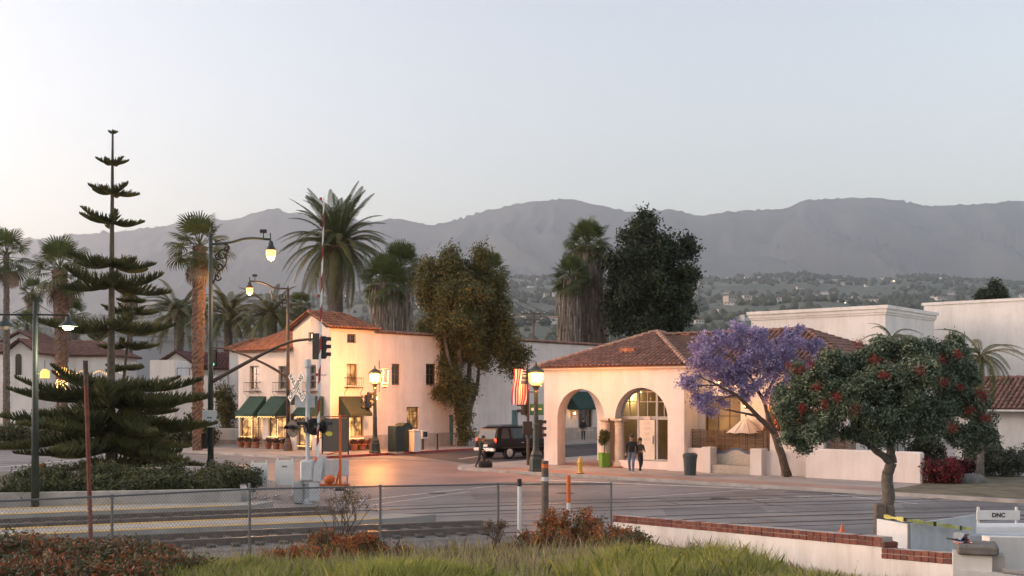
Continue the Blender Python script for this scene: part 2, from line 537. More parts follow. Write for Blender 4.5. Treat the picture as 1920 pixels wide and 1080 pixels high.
# ---- painted lines
def stripe(name, p, q, w, z=.008):
    p, q = Vector(p), Vector(q); t = (q - p).normalized(); n = Vector((-t.y, t.x, 0)) * w / 2
    g = MB(); g.quad(*[(v.x, v.y, z) for v in (p - n, q - n, q + n, p + n)])
    return struct(g.build(name, m_paint))
stripe('road_marking', gp(1010, 900), gp(1420, 917), .28)
stripe('road_marking', gp(640, 943), gp(870, 917), .16)
stripe('road_marking', gp(700, 947), gp(880, 922), .12)
stripe('road_marking', gp(880, 916), gp(1005, 905), .16)
stripe('road_marking', gp(860, 861), gp(905, 855), .2, .012)
stripe('road_marking', gp(0, 876), gp(150, 862), .25)
stripe('road_marking', gp(0, 885), gp(190, 866), .2)
stripe('road_marking', gp(1180, 934), gp(1460, 915), .1)
stripe('road_marking', gp(1410, 938), gp(1520, 931), .1)
stripe('road_marking', gp(1560, 927), gp(1720, 945), .12)

# tar seams, repair patches and drain covers
def seam(p, q, w=.07):
    o = stripe('tar_seam', p, q, w, .0065); o.data.materials[0] = m_dark
for a, b in (((1400, 936), (1450, 948)), ((1700, 928), (1760, 940)), ((1240, 938), (1280, 948))): seam(gp(*a), gp(*b))
m_patch = mat_asphalt('asphalt_patch', (0.17, 0.16, 0.157))
for q in (((880, 925), (1010, 921), (1030, 931), (890, 937)), ((1240, 952), (1420, 947), (1440, 960), (1250, 967)), ((1480, 918), (1600, 920), (1590, 926), (1470, 924)), ((1690, 945), (1900, 938), (1920, 956), (1700, 964)), ((240, 868), (330, 866), (330, 872), (240, 874))):
    g = MB(); g.poly([gp(x, y, .0055) for x, y in q]); struct(g.build('asphalt_patch', m_patch))
for x, y in ((1060, 925), (820, 925), (1350, 935)):
    o = MB().lathe([(.36, 0), (.36, .009)], 20).build('manhole_cover', m_dark, loc=gp(x, y)); tag(o, 'round iron manhole cover ' + ('in the road before the arcade' if x == 1060 else 'near the painted arcs' if x == 820 else 'between the tracks and the patio'), 'manhole cover')
# ---- the two railway tracks
NEAR = np.polyfit([-13, -9.2, -1.2, 5.4, 16], [26.6, 28.1, 31.3, 33.4, 36.0], 2)
FAR = np.polyfit([-13.4, -7.9, 3.5, 16.7], [32.4, 34.7, 38.7, 41.8], 2)
def tr(fit, x, off=0.0, z=0.0):
    y = np.polyval(fit, x); s = 2 * fit[0] * x + fit[1]
    n = Vector((-s, 1, 0)).normalized()
    return Vector((x, y, z)) + n * off
def ribbon(mb, fit, x0, x1, o0, o1, z, n=40):
    for i in range(n):
        xa, xb = x0 + (x1 - x0) * i / n, x0 + (x1 - x0) * (i + 1) / n
        mb.quad(tr(fit, xa, o0, z), tr(fit, xb, o0, z), tr(fit, xb, o1, z), tr(fit, xa, o1, z))
    return mb
def bar(mb, fit, x0, x1, o0, o1, z0, z1, n=40):
    ribbon(mb, fit, x0, x1, o0, o1, z1, n)
    for i in range(n):
        xa, xb = x0 + (x1 - x0) * i / n, x0 + (x1 - x0) * (i + 1) / n
        for o in (o0, o1):
            mb.quad(tr(fit, xa, o, z0), tr(fit, xb, o, z0), tr(fit, xb, o, z1), tr(fit, xa, o, z1))
    return mb
def track(fit, xs, label):
    t = empty('railway_track', tr(fit, 0), label=label, cat='railway track')
    inv = -tr(fit, 0)
    def put(mb, name, m):
        mb.v = [tuple(Vector(v) + inv) for v in mb.v]
        return mb.build(name, m, t)
    for o in (-.7525, .7525):
        put(bar(MB(), fit, xs, 30, o - .10, o + .10, -.005, .010), 'flangeway', m_dark)
        put(bar(MB(), fit, xs, 30, o - .035, o + .035, 0, .016), 'rail', m_railtop)
        put(bar(MB(), fit, -28, xs, o - .07, o + .07, .03, .19), 'rail', m_rail)
        put(bar(MB(), fit, -28, xs, o - .03, o + .03, .19, .198), 'rail_head', m_railtop)
    for o in (-1.75, 1.75):
        put(bar(MB(), fit, xs, 30, o - .025, o + .025, -.005, .009), 'panel_joint', m_dark)
    x = -15.0
    g = MB().box(-.11, .11, -1.25, 1.25, .02, .09, .015); me = g.mesh('sleeper', m_tie)
    while x < xs - .3:
        s = 2 * fit[0] * x + fit[1]
        link('sleeper', me, t, tr(fit, x) + inv, (0, 0, math.atan(s)))
        x += .6 / math.sqrt(1 + s * s)
    return t
track(NEAR, -.6, 'near railway track just beyond the chain link fence')
track(FAR, -5.6, 'farther railway track between the platform strip and the hedge')
g = ribbon(MB(), NEAR, -28, -.6, -1.9, 1.7, .025); b_ = g.build('ballast', m_ballast); b_['kind'] = 'structure'
g = ribbon(MB(), FAR, -28, -5.6, -1.7, 1.9, .025); g.build('ballast', m_ballast)['kind'] = 'structure'
g = MB(); g.poly([(-30, 15, .01), (3.2, 30.2, .01), (3.0, 31.0, .01), (-.6, 29.9, .01), (-9, 26.6, .01), (-28, 19, .01)]); struct(g.build('gravel_verge', m_ballast))

# platforms: a strip between the tracks and one before the hedge, each with a yellow tactile edge
def platform(fit, x0, x1, o0, o1, tip, name):
    n = 30; L0, L1 = [], []
    for i in range(n + 1):
        x = x0 + (x1 - x0) * i / n
        k = min(1.0, max(0.0, x1 - x) / tip) ** .5
        mid = (o0 + o1) / 2
        L0.append(tr(fit, x, mid + (o0 - mid) * k)); L1.append(tr(fit, x, mid + (o1 - mid) * k))
    mb = MB(); z = .2
    for i in range(n):
        a, b, c, d = L0[i], L0[i + 1], L1[i + 1], L1[i]
        for q in ((a, b, c, d),): mb.quad(*[(v.x, v.y, z) for v in q])
        mb.quad((a.x, a.y, 0), (b.x, b.y, 0), (b.x, b.y, z), (a.x, a.y, z)); mb.quad((d.x, d.y, 0), (c.x, c.y, 0), (c.x, c.y, z), (d.x, d.y, z))
    o = struct(mb.build(name, m_platform))
    ye = MB()
    for i in range(n - 2):
        for P, Q in ((L0, L1), (L1, L0)):
            a, b = P[i], P[i + 1]; ia = a + (Q[i] - a).normalized() * .32; ib = b + (Q[i + 1] - b).normalized() * .32
            if (Q[i + 1] - b).length > 1.3: ye.quad(*[(v.x, v.y, z + .005) for v in (a, b, ib, ia)])
    ye.build('tactile_strip', m_yellow, o)
    return o
platform(NEAR, -28, -1.4, 1.75, 3.6, 3.0, 'platform')
platform(FAR, -28, -7.0, 1.85, 4.0, .8, 'platform')

# ---- the weedy bank in the foreground
FE = Vector((2.7, 30.5, 0)); FD = Vector((-8.3, -6.0, 0)).normalized(); FN = Vector((-FD.y, FD.x, 0)) * -1
if FN.y > 0: FN = -FN
WP = [(2.75, 29.6), (6.55, 19.3), (7.0, 17.2), (8.2, 13.0), (9.5, 6.0)]     # line of the white wall on the right of the bank
def wall_dx(x, y):
    for (a, b), (c, d) in zip(WP, WP[1:]):
        if d <= y <= b: return a + (c - a) * (b - y) / (b - d) - x
    return 9 - x if y < 6 else 2.75 - x
def bank_z(x, y):
    s = (Vector((x, y, 0)) - FE).dot(FN)
    k = min(max((x + 4.6) / 4.2, 0), 1)
    z = .04 + (2.15 - .45 * k) * min(max((s + .2) / (16.0 + 3.5 * k), 0), 1) ** .95
    w = wall_dx(x, y)
    z *= min(1.0, .42 + max(w, 0) * .15) if y > 8 else 1
    if x < -4: z += min(.35, (-4 - x) * .05) * min(1, max(s, 0) / 4)
    return z + fbm(x * .5, y * .5, 2, 4) * .07 * min(1, max(s, 0))
V, Fc, idx = [], [], {}
nx, ny = 110, 100
for j in range(ny + 1):
    y = 1.5 + 29.5 * j / ny
    xl = max(-26, FE.x + FD.x * ((FE.y - y) / -FD.y) - .4)
    xr = y * 0 + wall_dx(0, y) + .02
    xl = FE.x + (y - FE.y) * (FD.x / FD.y) - .5
    xl = max(xl, -27)
    for i in range(nx + 1):
        x = xl + (xr - xl) * i / nx
        V.append((x, y, bank_z(x, y)))
for j in range(ny):
    for i in range(nx):
        k = j * (nx + 1) + i
        Fc.append((k, k + 1, k + nx + 2, k + nx + 1))
me = bpy.data.meshes.new('bank'); me.from_pydata(V, [], Fc); me.materials.append(m_soil)
me.polygons.foreach_set('use_smooth', [True] * len(me.polygons))
struct(link('bank', me))
# ------------------------------------------------------------------ building helpers
Z3 = Vector((0, 0, 1))
m_white = mat('painted_stucco', (0.78, 0.69, 0.65), .9, streak=.10, var=.06, scale=.6, bump=.45, bscale=5)
m_white2 = mat('pale_stucco', (0.78, 0.745, 0.71), .9, streak=.11, var=.06, scale=.4, bump=.12, bscale=8)
m_grayblue = mat('blue_grey_stucco', (0.42, 0.44, 0.48), .9, var=.06, scale=.3)
m_dado = mat('dado_stucco', (0.47, 0.41, 0.37), .9, streak=.2, var=.1, scale=1.5, bump=.15, bscale=12)
m_tile = mat('clay_tile', (0.26, 0.085, 0.045), .8, scale=2.6, detail=6, col2=(0.46, 0.19, 0.095), var=.3)
m_tilebrown = mat('brown_clay_tile', (0.16, 0.075, 0.055), .8, scale=2.4, detail=6, col2=(0.29, 0.15, 0.11), var=.3)
m_tilemaroon = mat('maroon_roof', (0.13, 0.055, 0.052), .85, scale=2.0, var=.2)
m_under = mat('roof_deck', (0.10, 0.05, 0.035), .95, var=.1)
m_wood = mat('window_wood', (0.13, 0.095, 0.065), .6, var=.2, scale=6)
m_frame = mat('window_frame_grey', (0.30, 0.31, 0.31), .55, var=.08)
m_glass = mat('window_glass', (0.020, 0.024, 0.028), .06, var=.0, spec=.8)
m_glasslit = mat('lit_window_glass', (0.10, 0.07, 0.03), .3, var=0, emit=(1.0, .5, .16), es=.09, enoise=1.6)
m_curtain = mat('curtain', (0.55, 0.42, 0.30), .9, var=.25, scale=9)
m_iron = mat('wrought_iron', (0.022, 0.020, 0.019), .55, var=.1, metal=.4)
m_awning = mat('green_awning_cloth', (0.016, 0.055, 0.044), .85, var=.18, scale=2.0)
m_awning2 = mat('olive_awning_cloth', (0.040, 0.052, 0.032), .85, var=.18, scale=2.0)
m_teal = mat('teal_door_paint', (0.10, 0.20, 0.20), .6, var=.12, scale=3)
m_stonecol = mat('cast_stone', (0.50, 0.43, 0.36), .85, var=.1, scale=3, bump=.2)
m_brick = mat('red_brick', (0.27, 0.075, 0.045), .85, var=.3, scale=5, bump=.3, bscale=40)
m_bulb = mat('warm_bulb', (1, .8, .5), .4, var=0, emit=(1.0, .52, .16), es=.9)
m_globe = mat('lantern_glass', (1, .8, .5), .4, var=0, emit=(1.0, .50, .12), es=.34)
m_sodium = mat('sodium_lamp', (1, .7, .4), .4, var=0, emit=(1.0, .38, .07), es=.42)
m_concrete = mat('interior_floor', (0.30, 0.25, 0.21), .7, var=.15, scale=1)
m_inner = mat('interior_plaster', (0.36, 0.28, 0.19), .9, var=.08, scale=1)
m_pot = mat('terracotta', (0.34, 0.13, 0.07), .85, var=.2, scale=4)

def mat_clear():
    m = bpy.data.materials.new('clear_glass'); m.use_nodes = True
    N, L = m.node_tree.nodes, m.node_tree.links; N.clear()
    o = N.new('ShaderNodeOutputMaterial'); t = N.new('ShaderNodeBsdfTransparent'); gl = N.new('ShaderNodeBsdfGlossy'); mx = N.new('ShaderNodeMixShader')
    fr = N.new('ShaderNodeFresnel'); fr.inputs['IOR'].default_value = 1.55
    gl.inputs['Roughness'].default_value = .02; t.inputs['Color'].default_value = (.86, .9, .88, 1)
    L.new(fr.outputs[0], mx.inputs[0]); L.new(t.outputs[0], mx.inputs[1]); L.new(gl.outputs[0], mx.inputs[2]); L.new(mx.outputs[0], o.inputs['Surface'])
    return m
m_clear = mat_clear()

def point_light(parent, loc, power, col=(1.0, .55, .2), r=.12, name='bulb_light'):
    d = bpy.data.lights.new(name, 'POINT'); d.energy = power; d.color = col; d.shadow_soft_size = r
    o = bpy.data.objects.new(name, d); COL.objects.link(o); o.location = loc
    if parent: o.parent = parent
    return o

def fr(px0, px1, py0, py1, o, u):
    """photo rectangle -> (u0,u1,z0,z1) on the vertical plane through ground line o + t*u"""
    u0, u1 = along(px0, o, u), along(px1, o, u)
    d = (o + u * ((u0 + u1) / 2)).y
    return (min(u0, u1), max(u0, u1), zof(py1, d), zof(py0, d))

def wall(mb, O, U, N, length, z0, z1, thick, ops=(), top=None):
    """wall panel with real openings; ops: (u0,u1,zb,zt) or (u0,u1,zb,zspring,'arch')"""
    O, U, N = Vector(O), Vector(U), Vector(N)
    P = lambda u, z, t: O + U * u + Z3 * z - N * t
    boxes = []
    for o in ops:
        zt = o[3] + (o[1] - o[0]) / 2 if len(o) > 4 else o[3]
        boxes.append((o[0], o[1], o[2], zt))
    us = sorted({0.0, length} | {b[0] for b in boxes} | {b[1] for b in boxes})
    zs = sorted({z0, z1} | {b[2] for b in boxes} | {b[3] for b in boxes})
    for a, b in zip(us, us[1:]):
        for c, d in zip(zs, zs[1:]):
            um, zm = (a + b) / 2, (c + d) / 2
            if any(x[0] < um < x[1] and x[2] < zm < x[3] for x in boxes): continue
            for t in (0, thick): mb.quad(P(a, c, t), P(b, c, t), P(b, d, t), P(a, d, t))
    for o, bx in zip(ops, boxes):
        u0, u1, zb, zt = bx
        sp = o[3] if len(o) > 4 else zt
        mb.quad(P(u0, zb, 0), P(u0, sp, 0), P(u0, sp, thick), P(u0, zb, thick))
        mb.quad(P(u1, zb, 0), P(u1, sp, 0), P(u1, sp, thick), P(u1, zb, thick))
        if zb > z0: mb.quad(P(u0, zb, 0), P(u1, zb, 0), P(u1, zb, thick), P(u0, zb, thick))
        if len(o) > 4:
            r = (u1 - u0) / 2; uc = (u0 + u1) / 2; n = 20
            arc = [(uc - r * math.cos(PI * k / n), sp + r * math.sin(PI * k / n)) for k in range(n + 1)]
            for (a, c), (b, d) in zip(arc, arc[1:]):
                for t in (0, thick): mb.quad(P(a, c, t), P(b, d, t), P(b, zt, t), P(a, zt, t))
                mb.quad(P(a, c, 0), P(b, d, 0), P(b, d, thick), P(a, c, thick))
        else:
            mb.quad(P(u0, zt, 0), P(u1, zt, 0), P(u1, zt, thick), P(u0, zt, thick))
    mb.quad(P(0, z0, 0), P(0, z1, 0), P(0, z1, thick), P(0, z0, thick)); mb.quad(P(length, z0, 0), P(length, z1, 0), P(length, z1, thick), P(length, z0, thick))
    mb.quad(P(0, z1, 0), P(length, z1, 0), P(length, z1, thick), P(0, z1, thick))
    return mb

def window(parent, O, U, N, op, rec=.14, nx=2, nz=2, frame=m_wood, glass=m_glass, fw=.07, curtain=False, sill=True, back=True, lit=False):
    """frame + panes + sill set into an opening; each pane its own object"""
    O, U, N = Vector(O), Vector(U), Vector(N)
    u0, u1, z0, z1 = op[:4]
    P = lambda u, z, t: O + U * u + Z3 * z - N * t
    g = MB()
    def bar(a, b, c, d, t0, t1): g.obox(P(a, c, t1), U * (b - a), N * (t1 - t0), Z3 * (d - c))
    bar(u0, u0 + fw, z0, z1, rec, rec + .07); bar(u1 - fw, u1, z0, z1, rec, rec + .07)
    bar(u0 + fw, u1 - fw, z0, z0 + fw, rec, rec + .07); bar(u0 + fw, u1 - fw, z1 - fw, z1, rec, rec + .07)
    iu, iz = (u1 - u0 - 2 * fw) / nx, (z1 - z0 - 2 * fw) / nz
    b = fw * .55
    for i in range(1, nx): c = u0 + fw + iu * i; bar(c - b / 2, c + b / 2, z0 + fw, z1 - fw, rec + .012, rec + .058)
    for j in range(1, nz): c = z0 + fw + iz * j; bar(u0 + fw, u1 - fw, c - b / 2, c + b / 2, rec + .015, rec + .055)
    w = g.build('window', frame, parent)
    for i in range(nx):
        for j in range(nz):
            a, c = u0 + fw + iu * i + b * .6, z0 + fw + iz * j + b * .6
            q = MB().obox(P(a, c, rec + .045), U * (iu - b * 1.2), N * .008, Z3 * (iz - b * 1.2))
            q.build('pane', glass, w)
    if sill: MB().obox(P(u0 - .08, z0 - .07, rec - .001), U * (u1 - u0 + .16), N * (rec + .07), Z3 * .068).build('sill', m_white, w)
    if curtain:
        q = MB()
        for s in (0, 1):
            a = u0 + fw + (u1 - u0 - 2 * fw) * (.0 if s == 0 else .62)
            q.obox(P(a, z0 + fw, rec + .16), U * (u1 - u0 - 2 * fw) * .38, N * .02, Z3 * (z1 - z0 - 2 * fw))
        q.build('curtain', m_curtain, w)
    if back: MB().obox(P(u0 - .1, z0 - .1, rec + .35), U * (u1 - u0 + .2), N * .02, Z3 * (z1 - z0 + .2)).build('blind', m_wood, w)
    return w

def tiles(mb, O, U, S, L, T, clip=None, pitch=.27, course=.42, r=.105):
    """courses of barrel tiles on a roof plane: O eave corner, U along eave, S up the slope"""
    O, U, S = Vector(O), Vector(U).normalized(), Vector(S).normalized()
    N = U.cross(S).normalized()
    if N.z < 0: N = -N
    nc, nt = int(L / pitch), int(math.ceil(T / course))
    for i in range(nc):
        u = (i + .5) * L / nc
        for j in range(nt):
            t0 = j * course - .03; t1 = min((j + 1) * course + .05, T + .03)
            if clip and not clip(u, (t0 + t1) / 2): continue
            du = random.uniform(-.012, .012); lift = random.uniform(0, .012)
            vs_ = []
            for (t, rr, h) in ((t0, r, .035 + lift), (t1, r * .86, .006)):
                for k in range(6):
                    a = PI * k / 5
                    vs_.append(O + U * (u + du - rr * math.cos(a)) + S * t + N * (h + rr * .8 * math.sin(a)))
            mb.add(vs_, [(k, k + 1, 7 + k, 6 + k) for k in range(5)] + [(0, 1, 2, 3, 4, 5)])
    return mb

def caps(mb, p, q, r=.13, step=.4):
    """line of overlapping ridge tiles"""
    p, q = Vector(p), Vector(q); t = (q - p); n = max(1, int(t.length / step)); t.normalize()
    s = t.cross(Z3).normalized(); up = s.cross(t).normalized(); d = (q - p).length / n
    for i in range(n):
        vs_ = []
        for (k0, rr, h) in ((i * d - .03, r, .05), ((i + 1) * d + .02, r * .85, .015)):
            for k in range(7):
                a = PI * k / 6
                vs_.append(p + t * k0 + s * rr * math.cos(a) + up * (h + rr * .8 * math.sin(a)))
        mb.add(vs_, [(k, k + 1, 8 + k, 7 + k) for k in range(6)] + [tuple(range(7))])
    return mb

# ------------------------------------------------------------------ corner building with awnings
bl = empty('corner_building', CL, math.atan2(A.y, A.x), 'white two-storey stucco corner building with red tile roofs and green awnings', 'building')
X3, Y3 = Vector((1, 0, 0)), Vector((0, 1, 0))
AL = -B
fR = lambda *p: fr(*p, CL, A)
fL = lambda *p: fr(*p, CL, AL)
LR, ZP, ZT = 46.0, 7.95, 8.15
TL, TR = along(549, CL, AL), along(702, CL, A)
LL = along(447, CL, AL)
# --- street front along the main street
wr = [fR(650, 670, 682, 722), fR(735, 751, 682, 722), fR(799, 818, 682, 722), fR(763, 786, 763, 804), fR(651, 668, 626, 643),
      fR(655, 682, 780, 822), fR(843, 853, 778, 836), fR(960, 972, 769, 828), fR(1085, 1111, 752, 806)]
wr[6] = (wr[6][0], wr[6][1], .13, wr[6][3]); wr[7] = (wr[7][0], wr[7][1], .13, wr[7][3])
g = MB(); wall(g, (0, 0, 0), X3, -Y3, TR, 0, ZT, .4, [w for w in wr if w[1] < TR])
g.build('wall', m_white, bl)
g = MB(); wall(g, (TR + .003, 0.02, 0), X3, -Y3, LR - TR, 0, ZP, .4, [(w[0] - TR - .003, w[1] - TR - .003, w[2], w[3]) for w in wr if w[0] > TR])
g.build('wall', m_white, bl)
# --- front towards the tracks
wl_ = [fL(468, 486, 686, 730), fL(522, 540, 686, 730), fL(579, 592, 684, 730), fL(578, 588, 623, 641)]
sh = [fL(450, 492, 781, 822), fL(503, 537, 781, 822)]
dr = fL(556, 585, 781, 846); dr = (dr[0], dr[1], .13, dr[3])
sh2 = fL(592, 608, 781, 822)
ZL = zof(659, (CL + AL * LL).y)
allL = wl_ + sh + [dr, sh2]
g = MB(); wall(g, (.002, .402, 0), Y3, -X3, TL - .402, 0, ZT, .4, [(o[0] - .402, o[1] - .402, o[2], o[3]) for o in allL if o[1] < TL])
g.build('wall', m_white, bl)
g = MB(); wall(g, (.004, TL + .003, 0), Y3, -X3, LL - TL, 0, ZL, .4, [(o[0] - TL - .003, o[1] - TL - .003, o[2], o[3]) for o in allL if o[0] > TL])
g.build('wall', m_white, bl)
# body behind the fronts
g = MB(); g.box(.45, TR, .45, TL, 0, ZT - .3); g.box(TR + .01, LR, .45, 9, 0, ZP - .45); g.box(.45, TR - .02, TL + .02, LL, 0, ZL - .25)
g.build('core', m_dado, bl)
# dado band
g = MB()
segs = [(0.0, wr[6][0]), (wr[6][1], wr[7][0]), (wr[7][1], LR)]
for a, b in segs: g.obox((a, -.025, .12), (b - a, 0, 0), (0, .024 if a == 0 else .044, 0), (0, 0, .95))
g.build('dado', m_dado, bl)
for o, gl, kw in ((wr[0], m_glasslit, dict(curtain=True)), (wr[1], m_glass, {}), (wr[2], m_glass, {}), (wr[3], m_glasslit, dict(nx=3, nz=3)), (wr[4], m_glass, dict(nx=2, nz=1)), (wr[8], m_glass, dict(nx=3, nz=2))):
    window(bl, (0, 0, 0) if o[1] < TR else (0, .02, 0), X3, -Y3, o, glass=gl, **{**dict(nx=2, nz=2), **kw})
m_shoplit = mat('shop_window_glow', (0.20, 0.12, 0.05), .35, var=0.5, scale=3, emit=(1.0, .5, .15), es=.13, enoise=2.2)
window(bl, (0, 0, 0), X3, -Y3, wr[5], nx=2, nz=1, glass=m_shoplit)
for o in wl_[:3]: window(bl, (.003, 0, 0), Y3, -X3, o, nx=2, nz=3, frame=m_frame, curtain=False)
window(bl, (.002, 0, 0), Y3, -X3, wl_[3], nx=1, nz=1, glass=mat('lit_loft_glass', (.3, .25, .2), .3, var=0, emit=(1, .8, .55), es=.25))
for o, n in ((sh[0], 4), (sh[1], 3), (sh2, 2)): window(bl, (.003, 0, 0), Y3, -X3, o, nx=n, nz=2, glass=m_shoplit, frame=m_wood)
for o, N_, nm in ((wr[6], 0, 'teal'), (wr[7], 0, 'teal')):
    d = MB().obox((o[0] + .02, .17, .14), (o[1] - o[0] - .04, 0, 0), (0, .06, 0), (0, 0, o[3] - .16)).build('door', m_teal, bl)
    MB().obox((o[0] + .15, .15, .5), (o[1] - o[0] - .3, 0, 0), (0, .019, 0), (0, 0, .7)).build('panel', m_teal, d)
    MB().ball((o[1] - .14, .14, 1.15), .035, 8, 5).build('handle', m_iron, d)
d = MB().obox((.2, dr[0] + .02, .14), (.06, 0, 0), (0, dr[1] - dr[0] - .04, 0), (0, 0, dr[3] - .18)).build('door', m_wood, bl)
MB().obox((.18, dr[0] + .2, .5), (.018, 0, 0), (0, dr[1] - dr[0] - .4, 0), (0, 0, dr[3] - .9)).build('pane', m_shoplit, d)
# tower gable and roofs
ov = .28
zr = ZT + 1.02
mid = TL / 2
g = MB(); g.slab([(.001, .402, ZT + .001), (.001, TL, ZT + .001), (.001, mid, zr)], (.39, 0, 0)); g.build('gable', m_white, bl)
g = MB(); g.obox((.15, mid - .07, ZT + .15), (-.17, 0, 0), (0, .14, 0), (0, 0, .62)); g.build('pilaster', m_white2, bl)
sl = math.hypot(mid + ov, zr - ZT + .1)
e = Vector((0, -(mid + ov), -(zr - ZT) - .12)); 
ridge0, ridge1 = Vector((-ov, mid, zr + .06)), Vector((TR - 1.0, mid, zr + .06))
ef0, ef1 = Vector((-ov, -ov, ZT + .02)), Vector((TR + ov, -ov, ZT + .02))
eb0, eb1 = Vector((-ov, TL + ov, ZT + .02)), Vector((TR + ov, TL + ov, ZT + .02))
dk = MB()
for q in ((ef0, ef1, ridge1, ridge0), (eb0, eb1, ridge1, ridge0), (ef1, eb1, ridge1)): dk.slab(q, (0, 0, -.09))
rf = dk.build('roof', m_under, bl)
tl = MB()
Lf = (ef1 - ef0).length; Sf = (ridge0 - ef0); Tf = Sf.length; cutf = (ef1 - ridge1).dot(X3)
tiles(tl, ef0, X3, Sf, Lf, Tf, lambda u, t: u < Lf - cutf * t / Tf)
tiles(tl, eb0, X3, ridge0 - eb0, Lf, Tf, lambda u, t: u < Lf - cutf * t / Tf)
S3 = (ridge1 - (ef1 + eb1) / 2); W3 = (eb1 - ef1).length
tiles(tl, ef1, Y3, S3, W3, S3.length, lambda u, t: abs(u - W3 / 2) < W3 / 2 * (1 - t / S3.length))
caps(tl, ridge0, ridge1); caps(tl, ef1, ridge1); caps(tl, eb1, ridge1); caps(tl, ef0, ridge0, .1); caps(tl, eb0, ridge0, .1)
tag(tl.build('roof_tiles', m_tile, rf, smooth=40), kind='stuff')
# shed roof of the lower front wing
s0, s1 = Vector((-.35, TL - .05, ZL)), Vector((-.35, LL + .25, ZL))
rise = Vector((4.2, 0, 1.7))
dk = MB(); dk.slab((s0, s1, s1 + rise + Vector((0, -1.2, 0)), s0 + rise), (0, 0, -.1)); rf = dk.build('roof', m_under, bl)
tl = MB(); Ls = (s1 - s0).length; Ts = rise.length
tiles(tl, s0, Y3, rise, Ls, Ts, lambda u, t: u < Ls - 1.2 * t / Ts)
caps(tl, s0 + rise, s1 + rise - Y3 * 1.2); caps(tl, s1, s1 + rise - Y3 * 1.2, .1)
tag(tl.build('roof_tiles', m_tile, rf, smooth=40), kind='stuff')
g = MB(); g.box(4.25, TR + 1.5, TL + .01, LL - 1.4, 0, ZL + 1.5); g.build('rear_wall', m_white, bl)
# tile coping along the long parapet
g = MB(); g.box(TR + ov + .05, LR, -.12, .5, ZP + .003, ZP + .06); cp = g.build('coping', m_under, bl)
tl = MB(); u = TR + ov + .1
while u < LR - .2:
    vs_ = []
    for (y, r_, h) in ((-.2, .115, .06), (.5, .10, .2)):
        for k in range(6): a = PI * k / 5; vs_.append((u - r_ * math.cos(a), y, ZP + h + r_ * .8 * math.sin(a)))
    tl.add(vs_, [(k, k + 1, 7 + k, 6 + k) for k in range(5)] + [tuple(range(6))]); u += .25
tag(tl.build('coping_tiles', m_tilebrown, cp, smooth=40), kind='stuff')
# iron balconettes under the upper windows
def balconette(o, U, N, base):
    P = lambda u, t, z: Vector(base) + Vector(U) * u + Vector(N) * t + Z3 * z
    g = MB(); a, b, z0 = o[0] - .22, o[1] + .22, o[2] - .15
    for zz in (z0, z0 + .62): g.tube([P(a, .02, zz), P(a, .34, zz), P(b, .34, zz), P(b, .02, zz)], .018, 5)
    n = 9
    for i in range(n + 1): u = a + (b - a) * i / n; g.tube([P(u, .34, z0), P(u, .34, z0 + .62)], .009, 4)
    for u in (a, b):
        g.tube([P(u, .02, z0 - .4), P(u, .1, z0 - .3), P(u, .3, z0 - .1), P(u, .34, z0)], .016, 5)
        g.tube([P(u, .06, z0 - .42), P(u, .12, z0 - .5), P(u, .05, z0 - .55)], .016, 5)
    k = g.build('balcony_rail', m_iron, bl)
    MB().obox(P(a + .02, .03, z0 - .03), Vector(U) * (b - a - .04), Vector(N) * .29, Z3 * .025).build('balcony_floor', m_iron, k)
balconette(wr[0], X3, -Y3, (0, 0, 0))
for o in wl_[:3]: balconette(o, Y3, -X3, (0, 0, 0))
# awnings: each a cloth hood with sloped front, valance and cheeks
def awning(o, U, N, base, m, lights):
    a, b, z0, z1 = o; U, N = Vector(U), Vector(N)
    P = lambda u, t, z: Vector(base) + U * u + N * t + Z3 * z
    out = 1.15
    g = MB()
    n = 6
    for i in range(n):
        ua, ub = a + (b - a) * i / n, a + (b - a) * (i + 1) / n
        sag = lambda u: .05 * math.sin(PI * (u - a) / (b - a) * n)
        g.quad(P(ua, .02, z1), P(ub, .02, z1), P(ub, out, z0 + .18), P(ua, out, z0 + .18))
        g.quad(P(ua, out + .004, z0 + .18), P(ub, out + .004, z0 + .18), P(ub, out + .006, z0), P(ua, out + .006, z0))
    for u in (a, b): g.poly([P(u, .02, z1), P(u, out, z0 + .18), P(u, out, z0), P(u, .02, z0 + .02)])
    w = g.build('awning', m, bl)
    g = MB()
    for u in (a + .03, b - .03): g.tube([P(u, .02, z0 + .1), P(u, out - .03, z0 + .1)], .015, 5)
    g.tube([P(a + .03, out - .03, z0 + .1), P(b - .03, out - .03, z0 + .1)], .015, 5); g.build('awning_frame', m_iron, w)
    if lights:
        u = a
        g = MB(); k = 0
        while u < b + .01: g.ball(P(u, out + .05, z0 - .03 - .04 * (k % 2)), .028, 6, 4); u += .16; k += 1
        tag(g.build('fairy_lights', m_bulb, w), kind='stuff')
awn = [fL(468, 499, 743, 780), fL(508, 541, 743, 780), fL(574, 607, 743, 780)]
for o in awn: awning(o, Y3, -X3, (0, 0, 0), m_awning, True)
awning(fR(635, 676, 743, 780), X3, -Y3, (0, 0, 0), m_awning2, False)
awning(fR(1064, 1112, 734, 768), X3, -Y3, (0, .02, 0), m_awning, False)
